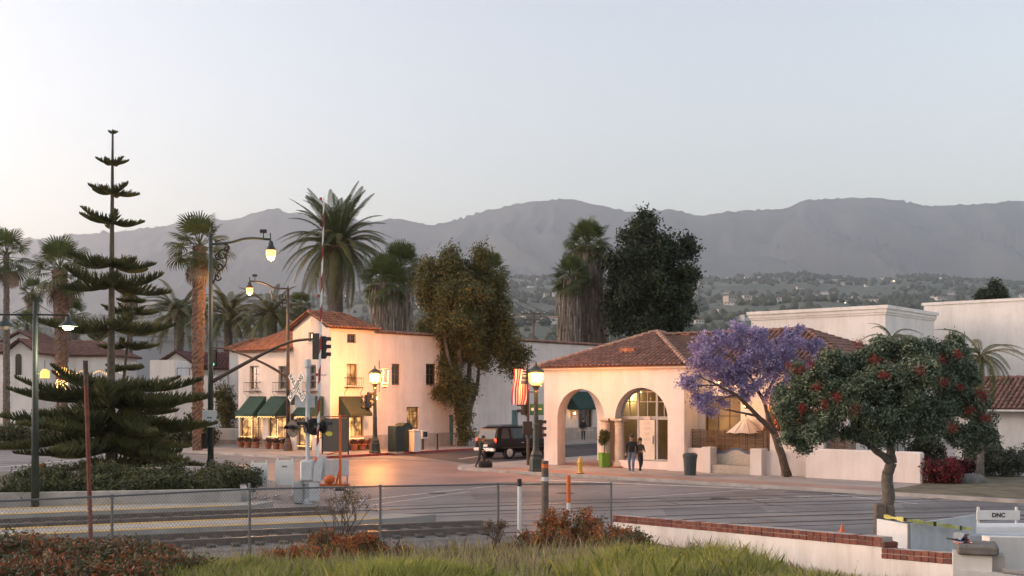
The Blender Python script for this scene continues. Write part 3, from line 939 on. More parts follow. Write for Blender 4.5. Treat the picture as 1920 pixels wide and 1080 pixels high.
# strings of light round the shop windows
def rope(o, U, N, base):
    P = lambda u, z: Vector(base) + Vector(U) * u + Vector(N) * .06 + Z3 * z
    g = MB(); a, b, z0, z1 = o; pts = []
    k = 12
    for i in range(k): pts.append(P(a, z0 + (z1 - z0) * i / k))
    for i in range(k): pts.append(P(a + (b - a) * i / k, z0))
    for p in pts: g.ball(p, .024, 6, 4)
    tag(g.build('light_string', m_bulb, bl), kind='stuff')
for o in (sh[0], sh[1], sh2): rope((o[0] + (o[1] - o[0]) * .45, o[1], o[2] + .1, o[3] - .1), Y3, -X3, (0, 0, 0))
rope((wr[5][0], wr[5][1], wr[5][2], wr[5][3] - .1), X3, -Y3, (0, 0, 0)); rope((dr[0] + .1, dr[1] - .1, .4, dr[3] - .2), Y3, -X3, (0, 0, 0))
# wall lantern by the awning
def wall_lantern(parent, p, n, power, name='wall_lantern'):
    p, n = Vector(p), Vector(n)
    g = MB(); g.tube([p, p + n * .18 + Z3 * .05, p + n * .28], .018, 5); g.lathe([(.02, .36), (.15, .26), (.13, .24)], 6, p + n * .28); g.lathe([(.08, -.06), (.11, 0), (.11, .02)], 6, p + n * .28)
    k = g.build(name, m_iron, parent)
    MB().lathe([(.09, .02), (.12, .24)], 6, p + n * .28).build('lantern_glass', m_globe, k)
    if power: point_light(k, p + n * .42 + Z3 * .1, power)
    return k
o = fR(697, 704, 735, 756); wall_lantern(bl, (o[0] + .1, -.01, o[2] + .2), (0, -1, 0), 4)
o = fR(1072, 1082, 760, 780); wall_lantern(bl, (o[0], .01, o[2] + .1), (0, -1, 0), 5)
# interior glow that falls out under the awnings
for yy in (1.9, 5.2, 8.2): point_light(bl, (-.55, yy, 2.1), 1.2, (1, .6, .25), .25)
point_light(bl, (2.6, -.5, 2.1), 1.2, (1, .6, .25), .25)

# ------------------------------------------------------------------ arcade building
ba = empty('arcade_building', LA, math.atan2(B.y, B.x), 'white arcade building with two big front arches and brown tile hip roof', 'building')
fA = lambda *p: fr(*p, LA, B)
WA, ZE, TH = along(1283, LA, B), 5.22, .65
DA = WA
a1, a2 = fA(1045, 1133, 728, 880), fA(1153, 1252, 728, 880)
sp = (a1[3] - (a1[1] - a1[0]) / 2 + a2[3] - (a2[1] - a2[0]) / 2) / 2
pierl, pierr = a1[1], a2[0]
g = MB()
# front wall above the imposts and the solid ends
wall(g, (0, 0, 0), X3, -Y3, a1[0], 0, sp, TH)
wall(g, (a2[1], 0, 0), X3, -Y3, WA - a2[1], 0, sp, TH)
wall(g, (0, 0, 0), X3, -Y3, WA, sp, ZE, TH, [(a1[0], a1[1], sp, sp + .002, 'arch'), (a2[0], a2[1], sp, sp + .002, 'arch')])
for u0, u1 in ((pierl, pierr),): g.quad((u0, 0, sp), (u1, 0, sp), (u1, TH, sp), (u0, TH, sp))
g.build('wall', m_white, ba)
# return wall on the patio side, and the main-street side with its open arch
g = MB(); wall(g, (WA, TH + .002, 0), Y3, X3, DA - TH, 0, ZE, .4); g.build('wall', m_white, ba)
g = MB(); wall(g, (0, TH + .002, 0), Y3, -X3, DA - TH, 0, ZE, TH, [(.35, 4.15, .02, sp - .25, 'arch')]); g.build('wall', m_white, ba)
# glazed room behind the second arch
xr = pierl + .15
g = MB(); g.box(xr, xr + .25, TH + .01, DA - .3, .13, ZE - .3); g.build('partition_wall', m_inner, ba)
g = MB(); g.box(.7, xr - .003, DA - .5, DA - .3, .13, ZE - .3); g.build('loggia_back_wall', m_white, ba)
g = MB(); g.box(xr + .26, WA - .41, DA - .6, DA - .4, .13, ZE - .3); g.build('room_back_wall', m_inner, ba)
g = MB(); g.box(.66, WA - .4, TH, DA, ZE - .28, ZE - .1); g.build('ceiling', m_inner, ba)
g = MB(); g.box(.02, WA - .02, .02, DA, .05, .145); g.build('floor', m_walkred, ba)
g = MB(); g.box(a2[0] - .02, a2[1] + .02, .12, TH + .05, .13, .52); g.build('sill_wall', m_white, ba)
# columns with base, entasis and capital
def column(x, y, s=1.0):
    h = sp - .13
    g = MB()
    g.lathe([(.34, 0), (.34, .12), (.30, .15), (.31, .24), (.255, .30), (.25, h * .5), (.225, h - .34), (.25, h - .32), (.25, h - .27), (.235, h - .25), (.24, h - .2), (.33, h - .1)], 20, (x, y, .13))
    g.box(x - .34, x + .34, y - .34, y + .34, .13 + h - .099, .13 + h - .002)
    return g.build('column', m_stonecol, ba, smooth=35)
cx1, cx2 = along(1126, LA, B), along(1150, LA, B) + .05
column(cx1 + .12, .34); column(cx2 + .1, .34)
g = MB(); g.lathe([(.42, 0), (.42, .06)], 20, (cx2 + .1, .3, .146)); g.build('column_plinth', m_pot, ba)
# glazing: frame with mullions, transom, door leaf, panes
gy = TH - .12
fu0, fu1 = a2[0], a2[1]; zt_, zb_ = sp + .05, .52
r_ = (fu1 - fu0) / 2; uc = (fu0 + fu1) / 2
g = MB()
m1, m2 = fu0 + (fu1 - fu0) * .345, fu0 + (fu1 - fu0) * .70
zarc = lambda u: sp + math.sqrt(max(0, r_ ** 2 - (u - uc) ** 2))
for u in (m1, m2): g.box(u - .06, u + .06, gy - .05, gy + .05, zb_, zarc(u))
g.box(fu0, fu1, gy - .045, gy + .045, zt_ - .08, zt_ + .08); g.box(fu0, fu1, gy - .048, gy + .048, zb_ - .002, zb_ + .1)
arc = [(uc - (r_ - .04) * math.cos(PI * k / 20), gy, sp + (r_ - .04) * math.sin(PI * k / 20)) for k in range(21)]
g.tube([(fu0 + .04, gy, zb_)] + arc + [(fu1 - .04, gy, zb_)], .065, 6)
for u in (fu0 + (m1 - fu0) * .5, (m1 + m2) / 2, m2 + (fu1 - m2) * .45): g.box(u - .022, u + .022, gy - .03, gy + .03, zt_ + .08, zarc(u))
for zz in (.85, 1.35):
    hw = math.sqrt(max(.01, r_ ** 2 - zz ** 2)); g.box(uc - hw, uc + hw, gy - .028, gy + .028, sp + zz - .022, sp + zz + .022)
fw_ = g.build('window', m_frame, ba)
for (ua, ub) in ((fu0 + .09, m1 - .07), (m1 + .07, m2 - .07), (m2 + .07, fu1 - .09)):
    MB().box(ua, ub, gy - .004, gy + .004, zb_ + .1, zt_ - .09).build('pane', m_clear, fw_)
    q = MB(); n = 8
    pts = [(ua, gy, zt_ + .09)] + [(ua + (ub - ua) * k / n, gy, max(zt_ + .1, zarc(ua + (ub - ua) * k / n) - .1)) for k in range(n + 1)] + [(ub, gy, zt_ + .09)]
    q.slab([(a, b - .004, c) for a, b, c in pts[1:-1]][::-1] + [(ua, gy - .004, zt_ + .09), (ub, gy - .004, zt_ + .09)], (0, .008, 0)); q.build('pane', m_clear, fw_)
d = MB().box(m1 + .1, m2 - .1, gy - .09, gy - .05, zb_ + .06, zt_ - .1, .01).build('door', mat('white_door_paint', (.62, .55, .47), .6, var=.06), ba)
for k in range(5): MB().box(m1 + .38, m2 - .36, gy - .096, gy - .091, zb_ + 1.0 + .26 * k, zb_ + 1.16 + .26 * k).build('notice_panel', mat('door_notice', (.55, .48, .41), .7, var=.1, scale=8), d)
MB().tube([(m2 - .17, gy - .13, zb_ + .85), (m2 - .17, gy - .13, zb_ + 1.25)], .02, 6).build('handle', m_iron, d)
# ceiling spots of the room
for px, py in ((1190, 737), (1200, 732)):
    p = at(px, py, 57.3); q = ba.matrix_basis.inverted() @ p if False else None
MI = (Matrix.Translation(LA) @ Matrix.Rotation(math.atan2(B.y, B.x), 4, 'Z')).inverted()
for px, py in ((1191, 738), (1201, 733)):
    p = MI @ at(px, py, 57.6)
    k = MB().lathe([(.05, .2), (.09, .1), (.1, 0)], 10, p).build('spot_lamp', m_iron, ba)
    MB().ball(p + Vector((0, 0, -.02)), .08, 10, 6).build('spot_bulb', m_bulb, k)
    point_light(k, p - Vector((0, 0, .2)), 9, (1, .68, .34), .08)
point_light(ba, (xr + 2.6, 4.5, 3.0), 6, (1, .62, .28), .3, 'room_light')
# hanging things and furniture seen dimly inside
def inside_table(x, y):
    g = MB(); g.lathe([(.28, 0), (.05, .04), (.04, .68), (.40, .70), (.40, .74)], 14, (x, y, .145))
    t = g.build('bistro_table', m_wood); t.matrix_world = Matrix.Translation(LA) @ Matrix.Rotation(math.atan2(B.y, B.x), 4, 'Z'); return t
for n, (x, y) in enumerate(((xr + 1.2, 2.0), (xr + 3.4, 2.6), (xr + 2.2, 4.6))):
    tag(inside_table(x, y), ['round wooden table behind the left glass of the big arch', 'round wooden table behind the right glass of the big arch', 'round wooden table at the back of the glazed arch room'][n], 'table', 'tables in the arch room')
def lamp_shade(x, y, z, label):
    k = empty('table_lamp', Matrix.Translation(LA) @ Matrix.Rotation(math.atan2(B.y, B.x), 4, 'Z') @ Vector((x, y, z)), 0, label, 'lamp')
    MB().lathe([(.13, 0), (.11, .03), (.03, .06), (.03, .34)], 10).build('lamp_base', m_wood, k)
    MB().lathe([(.22, .34), (.16, .62)], 14).build('lamp_shade', mat('orange_shade', (.8, .35, .1), .7, var=0, emit=(1, .38, .08), es=.35), k)
lamp_shade(xr + 3.4, 2.6, .889, 'glowing orange table lamp behind the right glass of the big arch')
def chandelier(x, y, z):
    k = empty('chandelier', Matrix.Translation(LA) @ Matrix.Rotation(math.atan2(B.y, B.x), 4, 'Z') @ Vector((x, y, z)), 0, 'dark iron chandelier hanging inside the glazed arch', 'chandelier')
    g = MB(); g.tube([(0, 0, 0), (0, 0, 1.5)], .015, 5); g.lathe([(.03, -.2), (.09, -.1), (.05, .05)], 8)
    for i in range(6):
        a = i * PI / 3; c, s = math.cos(a), math.sin(a)
        g.tube([(0, 0, -.1), (.25 * c, .25 * s, -.22), (.45 * c, .45 * s, -.1), (.48 * c, .48 * s, .05)], .018, 5); g.lathe([(.06, .04), (.04, .06), (.03, .2)], 8, (.48 * c, .48 * s, 0))
    g.build('chandelier_frame', m_iron, k)
chandelier(xr + 2.5, 2.2, 3.4)
# hip roof of the pavilion
o_ = .38
zr = 7.15
e00, e10, e11, e01 = Vector((-o_, -o_, ZE + .02)), Vector((WA + o_, -o_, ZE + .02)), Vector((WA + o_, DA + o_, ZE + .02)), Vector((-o_, DA + o_, ZE + .02))
ap = Vector((WA / 2, DA / 2, zr))
dk = MB()
for q in ((e00, e10, ap), (e10, e11, ap), (e11, e01, ap), (e01, e00, ap)): dk.slab(q, (0, 0, -.07))
rf = dk.build('roof', m_under, ba)
tl = MB()
for p, q in ((e00, e10), (e10, e11), (e01, e00)):
    U = (q - p).normalized(); L_ = (q - p).length; S = ap - (p + q) / 2
    tiles(tl, p, U, S, L_, S.length, lambda u, t, L_=L_, T=S.length: abs(u - L_ / 2) < L_ / 2 * (1 - t / T))
tag(tl.build('roof_tiles', m_tilebrown, rf, smooth=40), kind='stuff')
hp = MB()
for c in (e00, e10, e11, e01): caps(hp, c, ap, .15)
tag(hp.build('hip_tiles', mat('pale_hip_tile', (.36, .22, .16), .8, var=.3, scale=5), rf, smooth=40), kind='stuff')
g = MB(); g.obox((-o_ + .03, -o_ + .1, ZE - .13), (WA + 2 * o_ - .06, 0, 0), (0, o_ - .11, 0), (0, 0, .12)); g.build('cornice', m_white, ba)
# small roof vent and chimney stub
pv = MI @ at(1181, 657, 57.5)
g = MB(); g.box(pv.x - .5, pv.x + .45, pv.y - .3, pv.y + .9, pv.z - .45, pv.z + .12, .03); v_ = g.build('roof_vent', m_tile, rf)
pc = MI @ at(1289, 640, 58.5); g = MB(); g.box(pc.x - .2, pc.x + .2, pc.y - .2, pc.y + .2, pc.z - 1.2, pc.z + .3, .02); g.box(pc.x - .25, pc.x + .25, pc.y - .25, pc.y + .25, pc.z + .301, pc.z + .38); g.build('chimney', m_pot, rf)
# wing behind the patio
y0w, xw1, dw = 1.3, WA + 7.6, 8.4
g = MB(); win_w = (WA + .35 - WA, 2.3, .9, 3.75)
wall(g, (WA + .003, y0w, 0), X3, -Y3, xw1 - WA, 0, ZE - .004, .35, [win_w, (3.6, 5.2, .9, 3.4)])
g.build('wall', m_white, ba)
m_wingglow = mat('wing_window_glow', (.2, .12, .05), .3, var=0, emit=(1, .45, .1), es=.022, enoise=1.1)
window(ba, (WA + .003, y0w, 0), X3, -Y3, win_w, nx=3, nz=3, glass=m_wingglow, frame=m_wood)
window(ba, (WA + .003, y0w, 0), X3, -Y3, (3.6, 5.2, .9, 3.4), nx=3, nz=3, glass=m_wingglow, frame=m_wood)
g = MB(); g.box(WA + .41, xw1 - .01, y0w + .72, y0w + dw, 0, ZE - .02); g.build('core', m_white, ba)
w0, w1 = Vector((WA - .4, y0w - .4, ZE + .02)), Vector((xw1 + .4, y0w - .4, ZE + .02))
w2, w3 = Vector((xw1 + .4, y0w + dw + .4, ZE + .02)), Vector((WA - .4, y0w + dw + .4, ZE + .02))
ra, rb = Vector((WA / 2 + .5, y0w + dw / 2, 6.95)), Vector((xw1 - 3.4, y0w + dw / 2, 6.95))
ra.y = ap.y - .1; rb.y = ra.y
dk = MB()
for q in ((w0, w1, rb, ra), (w1, w2, rb), (w2, w3, ra, rb)): dk.slab(q, (0, 0, -.07))
rf = dk.build('roof', m_under, ba)
tl = MB(); Lw = (w1 - w0).length; Sw = Vector((0, rb.y - w0.y, rb.z - w0.z)); Tw = Sw.length
tiles(tl, w0, X3, Sw, Lw, Tw, lambda u, t: u < Lw - (w1.x - rb.x) * t / Tw)
We = (w2 - w1).length; Se = Vector((rb.x - w1.x, 0, rb.z - w1.z))
tiles(tl, w1, Y3, Se, We, Se.length, lambda u, t: (t / Se.length) * (rb.y - w1.y) < u < We - (t / Se.length) * (w2.y - rb.y))
caps(tl, ra, rb); caps(tl, w1, rb); caps(tl, w2, rb)
tag(tl.build('roof_tiles', m_tilebrown, rf, smooth=40), kind='stuff')
wall_lantern(ba, (WA + 1.35, y0w - .02, 4.3), (0, -1, 0), 9)
wall_lantern(ba, (WA + 2.75, y0w - .02, 3.2), (0, -1, 0), 4)

# ------------------------------------------------------------------ white blocks behind on the right
K = Vector((26.67, 80, 0))
bw = empty('white_building', K, math.atan2(A.y, A.x), 'plain white flat-roofed block with moulded cornice behind the jacaranda', 'building')
g = MB(); g.box(0, 9.8, 0, 10.6, 0, 10.0); g.build('wall', m_white2, bw)
for i, (h0, h1, e) in enumerate(((9.55, 9.7, .08), (9.7, 9.95, .16), (9.95, 10.2, .28))):
    MB().box(-e, 9.8 + e, -e, 10.6 + e, h0 + .001 * i, h1).build('cornice', m_white2, bw)
bw2 = empty('white_warehouse', (34.2, 91.4, 0), math.atan2(B.y, B.x), 'tall white wall of the warehouse at the right edge', 'building')
g = MB(); g.box(-.6, 40, 0, 20, 0, 11.1); g.build('wall', m_white2, bw2); MB().box(-.75, 40.1, -.1, 20, 11.1, 11.32).build('coping', m_white2, bw2)
g = MB(); g.box(1.2, 2.6, -.12, .0, 5, 8.6); g.build('wall_panel', m_dado, bw2)
for x, w in ((6, 2.4), (12, 3.5)):
    k = MB().box(x, x + w, 6, 8, 11.3, 12.3, .05); k.build('roof_unit', m_dado if x == 6 else m_iron, bw2)
# low house at the right edge with tile roof
bh = empty('garden_house', gp(1905, 872), math.atan2(B.y, B.x), 'low pale house with brown tile roof at the right edge', 'house')
g = MB(); g.box(-3.2, 9, 0, 6, 0, 3.1); g.build('wall', m_white2, bh)
rfp = MB(); rfp.slab(((-3.6, -.6, 3.02), (9.4, -.6, 3.02), (9.4, 3, 4.75), (-3.6, 3, 4.75)), (0, 0, -.08)); rfp.slab(((-3.6, 6.6, 3.02), (9.4, 6.6, 3.02), (9.4, 3, 4.75), (-3.6, 3, 4.75)), (0, 0, -.08))
rf = rfp.build('roof', m_under, bh)
tl = MB(); S = Vector((0, 3.6, 1.73)); tiles(tl, (-3.6, -.6, 3.04), X3, S, 13, S.length); caps(tl, (-3.6, 3, 4.75), (9.4, 3, 4.75)); tag(tl.build('roof_tiles', m_tilebrown, rf, smooth=40), kind='stuff')
MB().box(-3.6, 9.4, -.72, -.6, 2.9, 3.0).build('gutter', m_white2, bh); MB().tube([(.9, -.08, 0), (.9, -.08, 2.9)], .05, 8).build('downpipe', m_white2, bh)
# tile lean-to glowing orange behind the patio
bt = empty('patio_lean_to', LA + B * (WA + 4.2) + A * .55, math.atan2(B.y, B.x), 'small lean-to with orange lit tile roof behind the patio parasol', 'shed')
g = MB(); g.box(0, 2.6, 0, .72, 0.1, 2.3); g.build('wall', m_white, bt)
tl = MB(); tiles(tl, (-.1, -.5, 2.25), X3, (0, 1.2, .85), 2.8, 1.45); tag(tl.build('roof_tiles', m_tile, bt, smooth=40), kind='stuff')
MB().slab(((-.1, -.5, 2.2), (2.7, -.5, 2.2), (2.7, .7, 3.05), (-.1, .7, 3.05)), (0, 0, -.05)).build('roof', m_under, bt)

# ------------------------------------------------------------------ background houses on the left
def hip_block(name, label, px0, px1, d, y_eave, y_ridge, depth, wallm, tilem, rot=0.0, gable=False, hip=2.0, ov=.4):
    p0 = at(px0, HY, d); p1 = at(px1, HY, d); w = (p1 - p0).length
    o = empty(name, (p0.x, d, 0), rot, label, 'house')
    ze, zr = zof(y_eave, d), zof(y_ridge, d)
    MB().box(0, w, 0, depth, 0, ze).build('wall', wallm, o)
    dk = MB(); tl = MB()
    a, b, c, e = Vector((-ov, -ov, ze + .02)), Vector((w + ov, -ov, ze + .02)), Vector((w + ov, depth + ov, ze + .02)), Vector((-ov, depth + ov, ze + .02))
    if gable:      # ridge runs away from the street, gable faces us
        r0, r1 = Vector((w / 2, -ov, zr)), Vector((w / 2, depth + ov, zr))
        dk.slab((a, e, r1, r0), (0, 0, -.1)); dk.slab((b, c, r1, r0), (0, 0, -.1))
        for p, S in ((a, r0 - a), (b, r0 - b)): tiles(tl, p, Y3, S, depth + 2 * ov, S.length)
        MB().slab(((0, .003, ze), (w, .003, ze), (w / 2, .003, zr - .12)), (0, .3, 0)).build('gable', wallm, o)
        caps(tl, r0, r1); caps(tl, a, r0, .1); caps(tl, b, r0, .1)
    else:
        r0, r1 = Vector((hip if hip > 0 else -ov, depth / 2, zr)), Vector((w - hip, depth / 2, zr))
        for q in ((a, b, r1, r0), (b, c, r1), (c, e, r0, r1), (e, a, r0)): dk.slab(q, (0, 0, -.1))
        S = Vector((0, depth / 2 + ov, zr - ze)); L_ = w + 2 * ov; T = S.length
        tiles(tl, a, X3, S, L_, T, lambda u, t: (hip + ov) * t / T < u < L_ - (hip + ov) * t / T)
        S2 = Vector((-(hip + ov), 0, zr - ze)); tiles(tl, b, Y3, S2, depth + 2 * ov, S2.length, lambda u, t: abs(u - depth / 2 - ov) < (depth / 2 + ov) * (1 - t / S2.length))
        caps(tl, r0, r1); caps(tl, a, r0); caps(tl, b, r1)
    r = dk.build('roof', m_under, o); tag(tl.build('roof_tiles', tilem, r, smooth=40), kind='stuff')
    return o
h = hip_block('long_tiled_house', 'long pale house with brown tile roof behind the lit patio', 62, 205, 96, 667, 637, 7, m_white2, m_tilebrown)
MB().box(.2, 6.2, -.06, 0, zof(671, 96) - .05, zof(670, 96)).build('moulding', m_white2, h)
h = hip_block('gabled_house', 'gabled white house with tall arched window at the left edge', 12, 66, 92, 663, 637, 8, m_white2, m_tilebrown, gable=True)
w_ = MB(); x0, zz0, zs_ = .75, zof(703, 92), zof(670, 92)
w_.slab([(x0, -.04, zz0), (x0 + .5, -.04, zz0), (x0 + .5, -.04, zs_)] + [(x0 + .25 + .25 * math.cos(PI * k / 8), -.04, zs_ + .3 * math.sin(PI * k / 8)) for k in range(9)], (0, .03, 0))
w_.build('window', m_glass, h)
hip_block('far_gabled_house', 'farther white gable rising behind the arched window house', 10, 66, 118, 641, 622, 6, m_white2, m_tilebrown, gable=True)
hip_block('cream_tower_house', 'pale wall with brown roof cut by the left picture edge', -60, 10, 100, 660, 645, 6, m_white2, m_tilebrown, hip=1.5)
h = empty('blue_grey_warehouse', at(196, HY, 122) * 1.0, 0, 'blue-grey flat-roofed warehouse behind the leaning pine stem', 'building'); h.location.z = 0
MB().box(0, 14.4, 0, 12, 0, zof(640, 122)).build('wall', m_grayblue, h); MB().box(-.15, 14.55, -.15, 12, zof(640, 122) + .002, zof(633, 122)).build('cornice', m_grayblue, h)
h = hip_block('maroon_roof_house', 'white house with plain maroon roof left of the corner building', 322, 452, 98, 692, 660, 6, m_white2, m_tilemaroon, hip=.0)
h2 = hip_block('white_gable_shed', 'small white gabled end beside the tall textured palm', 300, 362, 95, 684, 659, 6, m_white2, m_tilemaroon, gable=True)
h = empty('white_annex', at(281, HY, 90), 0, 'plain white box annex with rooftop rail left of the palm', 'shed'); h.location.z = 0
MB().box(0, 2.0, 0, 4, 0, zof(675, 90)).build('wall', m_white2, h)
MB().box(2.01, 5.2, .2, 4, 0, zof(704, 90)).build('wall', m_white2, h)
g = MB()
for x in (2.1, 3.1, 4.1, 5.1): g.tube([(x, .3, zof(704, 90)), (x, .3, zof(690, 90))], .025, 5)
g.tube([(2.1, .3, zof(690, 90)), (5.1, .3, zof(690, 90))], .025, 5); g.build('rooftop_rail', m_iron, h)
h = hip_block('red_tile_house', 'low red tiled roof peeking above the corner building wing', 430, 560, 96, 656, 632, 8, m_white2, m_tile, hip=1.0)
h = empty('planter_wall', gp(400, 836), 0, 'low white planter wall left of the corner building', 'wall')
MB().box(0, 1.75, 0, 2.5, 0, 1.3, .03).build('wall', m_white2, h)
MB().box(-.03, 1.78, -.03, 2.5, .0, .45).build('plinth', m_dado, h)
MB().box(.15, 1.6, .15, 2.3, 1.301, 1.33).build('soil', m_soil, h)
# ------------------------------------------------------------------ vegetation helpers
m_bark = mat('bark_grey', (0.13, 0.11, 0.09), .95, var=.35, scale=6, bump=.8, bscale=22)
m_barkbrown = mat('bark_brown', (0.10, 0.065, 0.045), .95, var=.35, scale=6, bump=.8, bscale=20)
m_palmtrunk = mat('palm_trunk', (0.15, 0.095, 0.07), .95, var=.4, scale=5, bump=.8, bscale=18)
m_palmgrey = mat('palm_trunk_grey', (0.14, 0.12, 0.105), .95, var=.35, scale=5, bump=.7, bscale=18)
m_skirt = [mat('dead_frond_a', (0.24, 0.19, 0.145), .95, var=.2), mat('dead_frond_b', (0.17, 0.135, 0.11), .95, var=.2), mat('dead_frond_c', (0.33, 0.27, 0.215), .95, var=.2)]
m_frond = mat('palm_frond', (0.075, 0.095, 0.030), .6, var=.25, scale=1.5, transl=.2)
m_frondy = mat('palm_frond_olive', (0.15, 0.13, 0.045), .6, var=.25, scale=1.5, transl=.2)
m_fanf = mat('fan_frond', (0.10, 0.13, 0.042), .6, var=.3, scale=1.5, transl=.25)
m_pine = mat('pine_needles', (0.024, 0.040, 0.016), .8, var=.35, scale=1.2, col2=(0.085, 0.092, 0.025))
m_pinestem = mat('pine_stem', (0.085, 0.075, 0.06), .95, var=.3, scale=6, bump=.5)
def leafset(n, *cols, transl=.22): return [mat(f'{n}_{i}', c, .6, var=.2, scale=2, transl=transl) for i, c in enumerate(cols)]
L_pepper = leafset('pepper_leaf', (0.078, 0.09, 0.028), (0.115, 0.12, 0.036), (0.05, 0.062, 0.02), (0.15, 0.13, 0.038))
L_dark = leafset('dark_leaf', (0.028, 0.045, 0.018), (0.05, 0.07, 0.026), (0.018, 0.03, 0.014))
L_jac = leafset('jacaranda_bloom', (0.31, 0.26, 0.47), (0.41, 0.35, 0.55), (0.24, 0.195, 0.38), (0.52, 0.45, 0.61), transl=.35)
L_poh = leafset('silver_leaf', (0.080, 0.115, 0.060), (0.125, 0.165, 0.095), (0.048, 0.072, 0.035), (0.21, 0.25, 0.17), transl=.12)
L_red = leafset('crimson_bloom', (0.20, 0.016, 0.012), (0.28, 0.03, 0.02))
L_hedge = leafset('hedge_leaf', (0.042, 0.056, 0.022), (0.07, 0.08, 0.028), (0.028, 0.036, 0.016), (0.11, 0.105, 0.04))
L_rust = leafset('rust_leaf', (0.36, 0.105, 0.025), (0.27, 0.07, 0.02), (0.09, 0.10, 0.03), (0.06, 0.07, 0.025), (0.46, 0.18, 0.035))
L_weed = leafset('weed_leaf', (0.12, 0.075, 0.035), (0.07, 0.065, 0.03), (0.07, 0.09, 0.03), (0.30, 0.09, 0.03), (0.20, 0.15, 0.09))
L_boug = leafset('red_shrub', (0.20, 0.016, 0.022), (0.13, 0.012, 0.016), (0.05, 0.03, 0.016))
L_shrub = leafset('grey_shrub', (0.07, 0.085, 0.055), (0.05, 0.06, 0.035), (0.11, 0.115, 0.085))
L_citrus = leafset('topiary_leaf', (0.07, 0.085, 0.02), (0.11, 0.115, 0.025), (0.04, 0.055, 0.015))

def leaf_cloud(name, clumps, n, size, mats, parent=None, tuft=.22, leaves=26, aspect=.5, probs=None, shell=.55, origin=(0, 0, 0), kind=None, flat=0.0, sizevar=.35):
    """n leaves in tufts spread through ellipsoid clumps (c, rx, ry, rz)"""
    vol = np.array([(c[1] * c[2] * c[3]) ** .75 for c in clumps]); vol = vol / vol.sum()
    out, mid = [], []
    probs = probs or [1 / len(mats)] * len(mats)
    for c, w in zip(clumps, vol):
        nt = max(3, int(n * w / leaves))
        dirs = rng.normal(size=(nt, 3)); dirs /= np.linalg.norm(dirs, axis=1)[:, None]
        rad = shell + (1 - shell) * rng.random(nt) ** .7
        rad = np.where(rng.random(nt) < .25, rad * rng.random(nt), rad) * (1 + rng.normal(size=nt) * .07)
        tc = np.array(c[0]) - np.array(origin) + dirs * rad[:, None] * np.array(c[1:4])
        tm = rng.choice(len(mats), size=nt, p=probs)
        p = np.repeat(tc, leaves, 0) + rng.normal(size=(nt * leaves, 3)) * tuft * .55
        m = np.repeat(tm, leaves)
        sw = rng.random(nt * leaves) < .35
        m = np.where(sw, rng.choice(len(mats), size=nt * leaves, p=probs), m)
        out.append(p); mid.append(m)
    P, M = np.concatenate(out), np.concatenate(mid)
    k = len(P)
    a = rng.normal(size=(k, 3)); a[:, 2] *= (1 - flat); a /= np.linalg.norm(a, axis=1)[:, None]
    b = rng.normal(size=(k, 3)); b -= a * (a * b).sum(1)[:, None]; b /= np.linalg.norm(b, axis=1)[:, None]
    s = size * (1 + (rng.random(k) - .5) * 2 * sizevar)
    a *= s[:, None]; b *= (s * aspect)[:, None]
    V = np.stack([P - a, P - b * .9 + a * .1, P + a, P + b * .9 + a * .1], 1)
    me = polys_mesh(name, V, mats, M)
    o = link(name, me, parent)
    if kind: o['kind'] = kind
    return o

def limb(mb, p, q, r0, r1, n=6, wob=.035, sides=9):
    p, q = Vector(p), Vector(q); L = (q - p).length
    pts = []
    for i in range(n + 1):
        t = i / n
        w = math.sin(PI * t) * L * wob
        pts.append(p.lerp(q, t) + Vector((random.uniform(-w, w), random.uniform(-w, w), random.uniform(-w, w) * .5)))
    mb.tube(pts, [r0 + (r1 - r0) * i / n for i in range(n + 1)], sides)
    return pts

def lobes(clumps, k=5, shrink=.5, seed=3):
    lr = random.Random(seed); out = []
    for c, rx, ry, rz in clumps:
        out.append((c, rx * .62, ry * .62, rz * .62))
        for _ in range(k):
            v = Vector((lr.gauss(0, 1), lr.gauss(0, 1), lr.gauss(0, 1))).normalized(); q = lr.uniform(.55, .92); s_ = shrink * lr.uniform(.55, 1.15)
            out.append(((c[0] + v.x * rx * q, c[1] + v.y * ry * q, c[2] + v.z * rz * q), rx * s_, ry * s_, rz * s_ * lr.uniform(.7, 1.1)))
    return out

def tree_from(name, label, base, trunk_segs, clumps, n, size, mats, bark, group=None, **kw):
    """trunk_segs: list of (p,q,r0,r1) in world space; clumps world-space ellipsoids"""
    base = Vector(base)
    t = empty(name, base, 0, label, 'tree', group)
    mb = MB()
    for p, q, r0, r1 in trunk_segs: limb(mb, Vector(p) - base, Vector(q) - base, r0, r1)
    mb.build('trunk', bark, t, smooth=True)
    leaf_cloud('crown', lobes(clumps, kw.pop('lob', 5)), n, size, mats, t, origin=base, **kw)
    return t

def cl(px, py, rpx, d, dd=0.0, ry=1.0, rz=1.0):
    """clump seen at photo pixel with pixel radius at depth d+dd"""
    r = rpx / F * d
    c = at(px, py, d + dd)
    return (tuple(c), r, r * ry, r * rz)

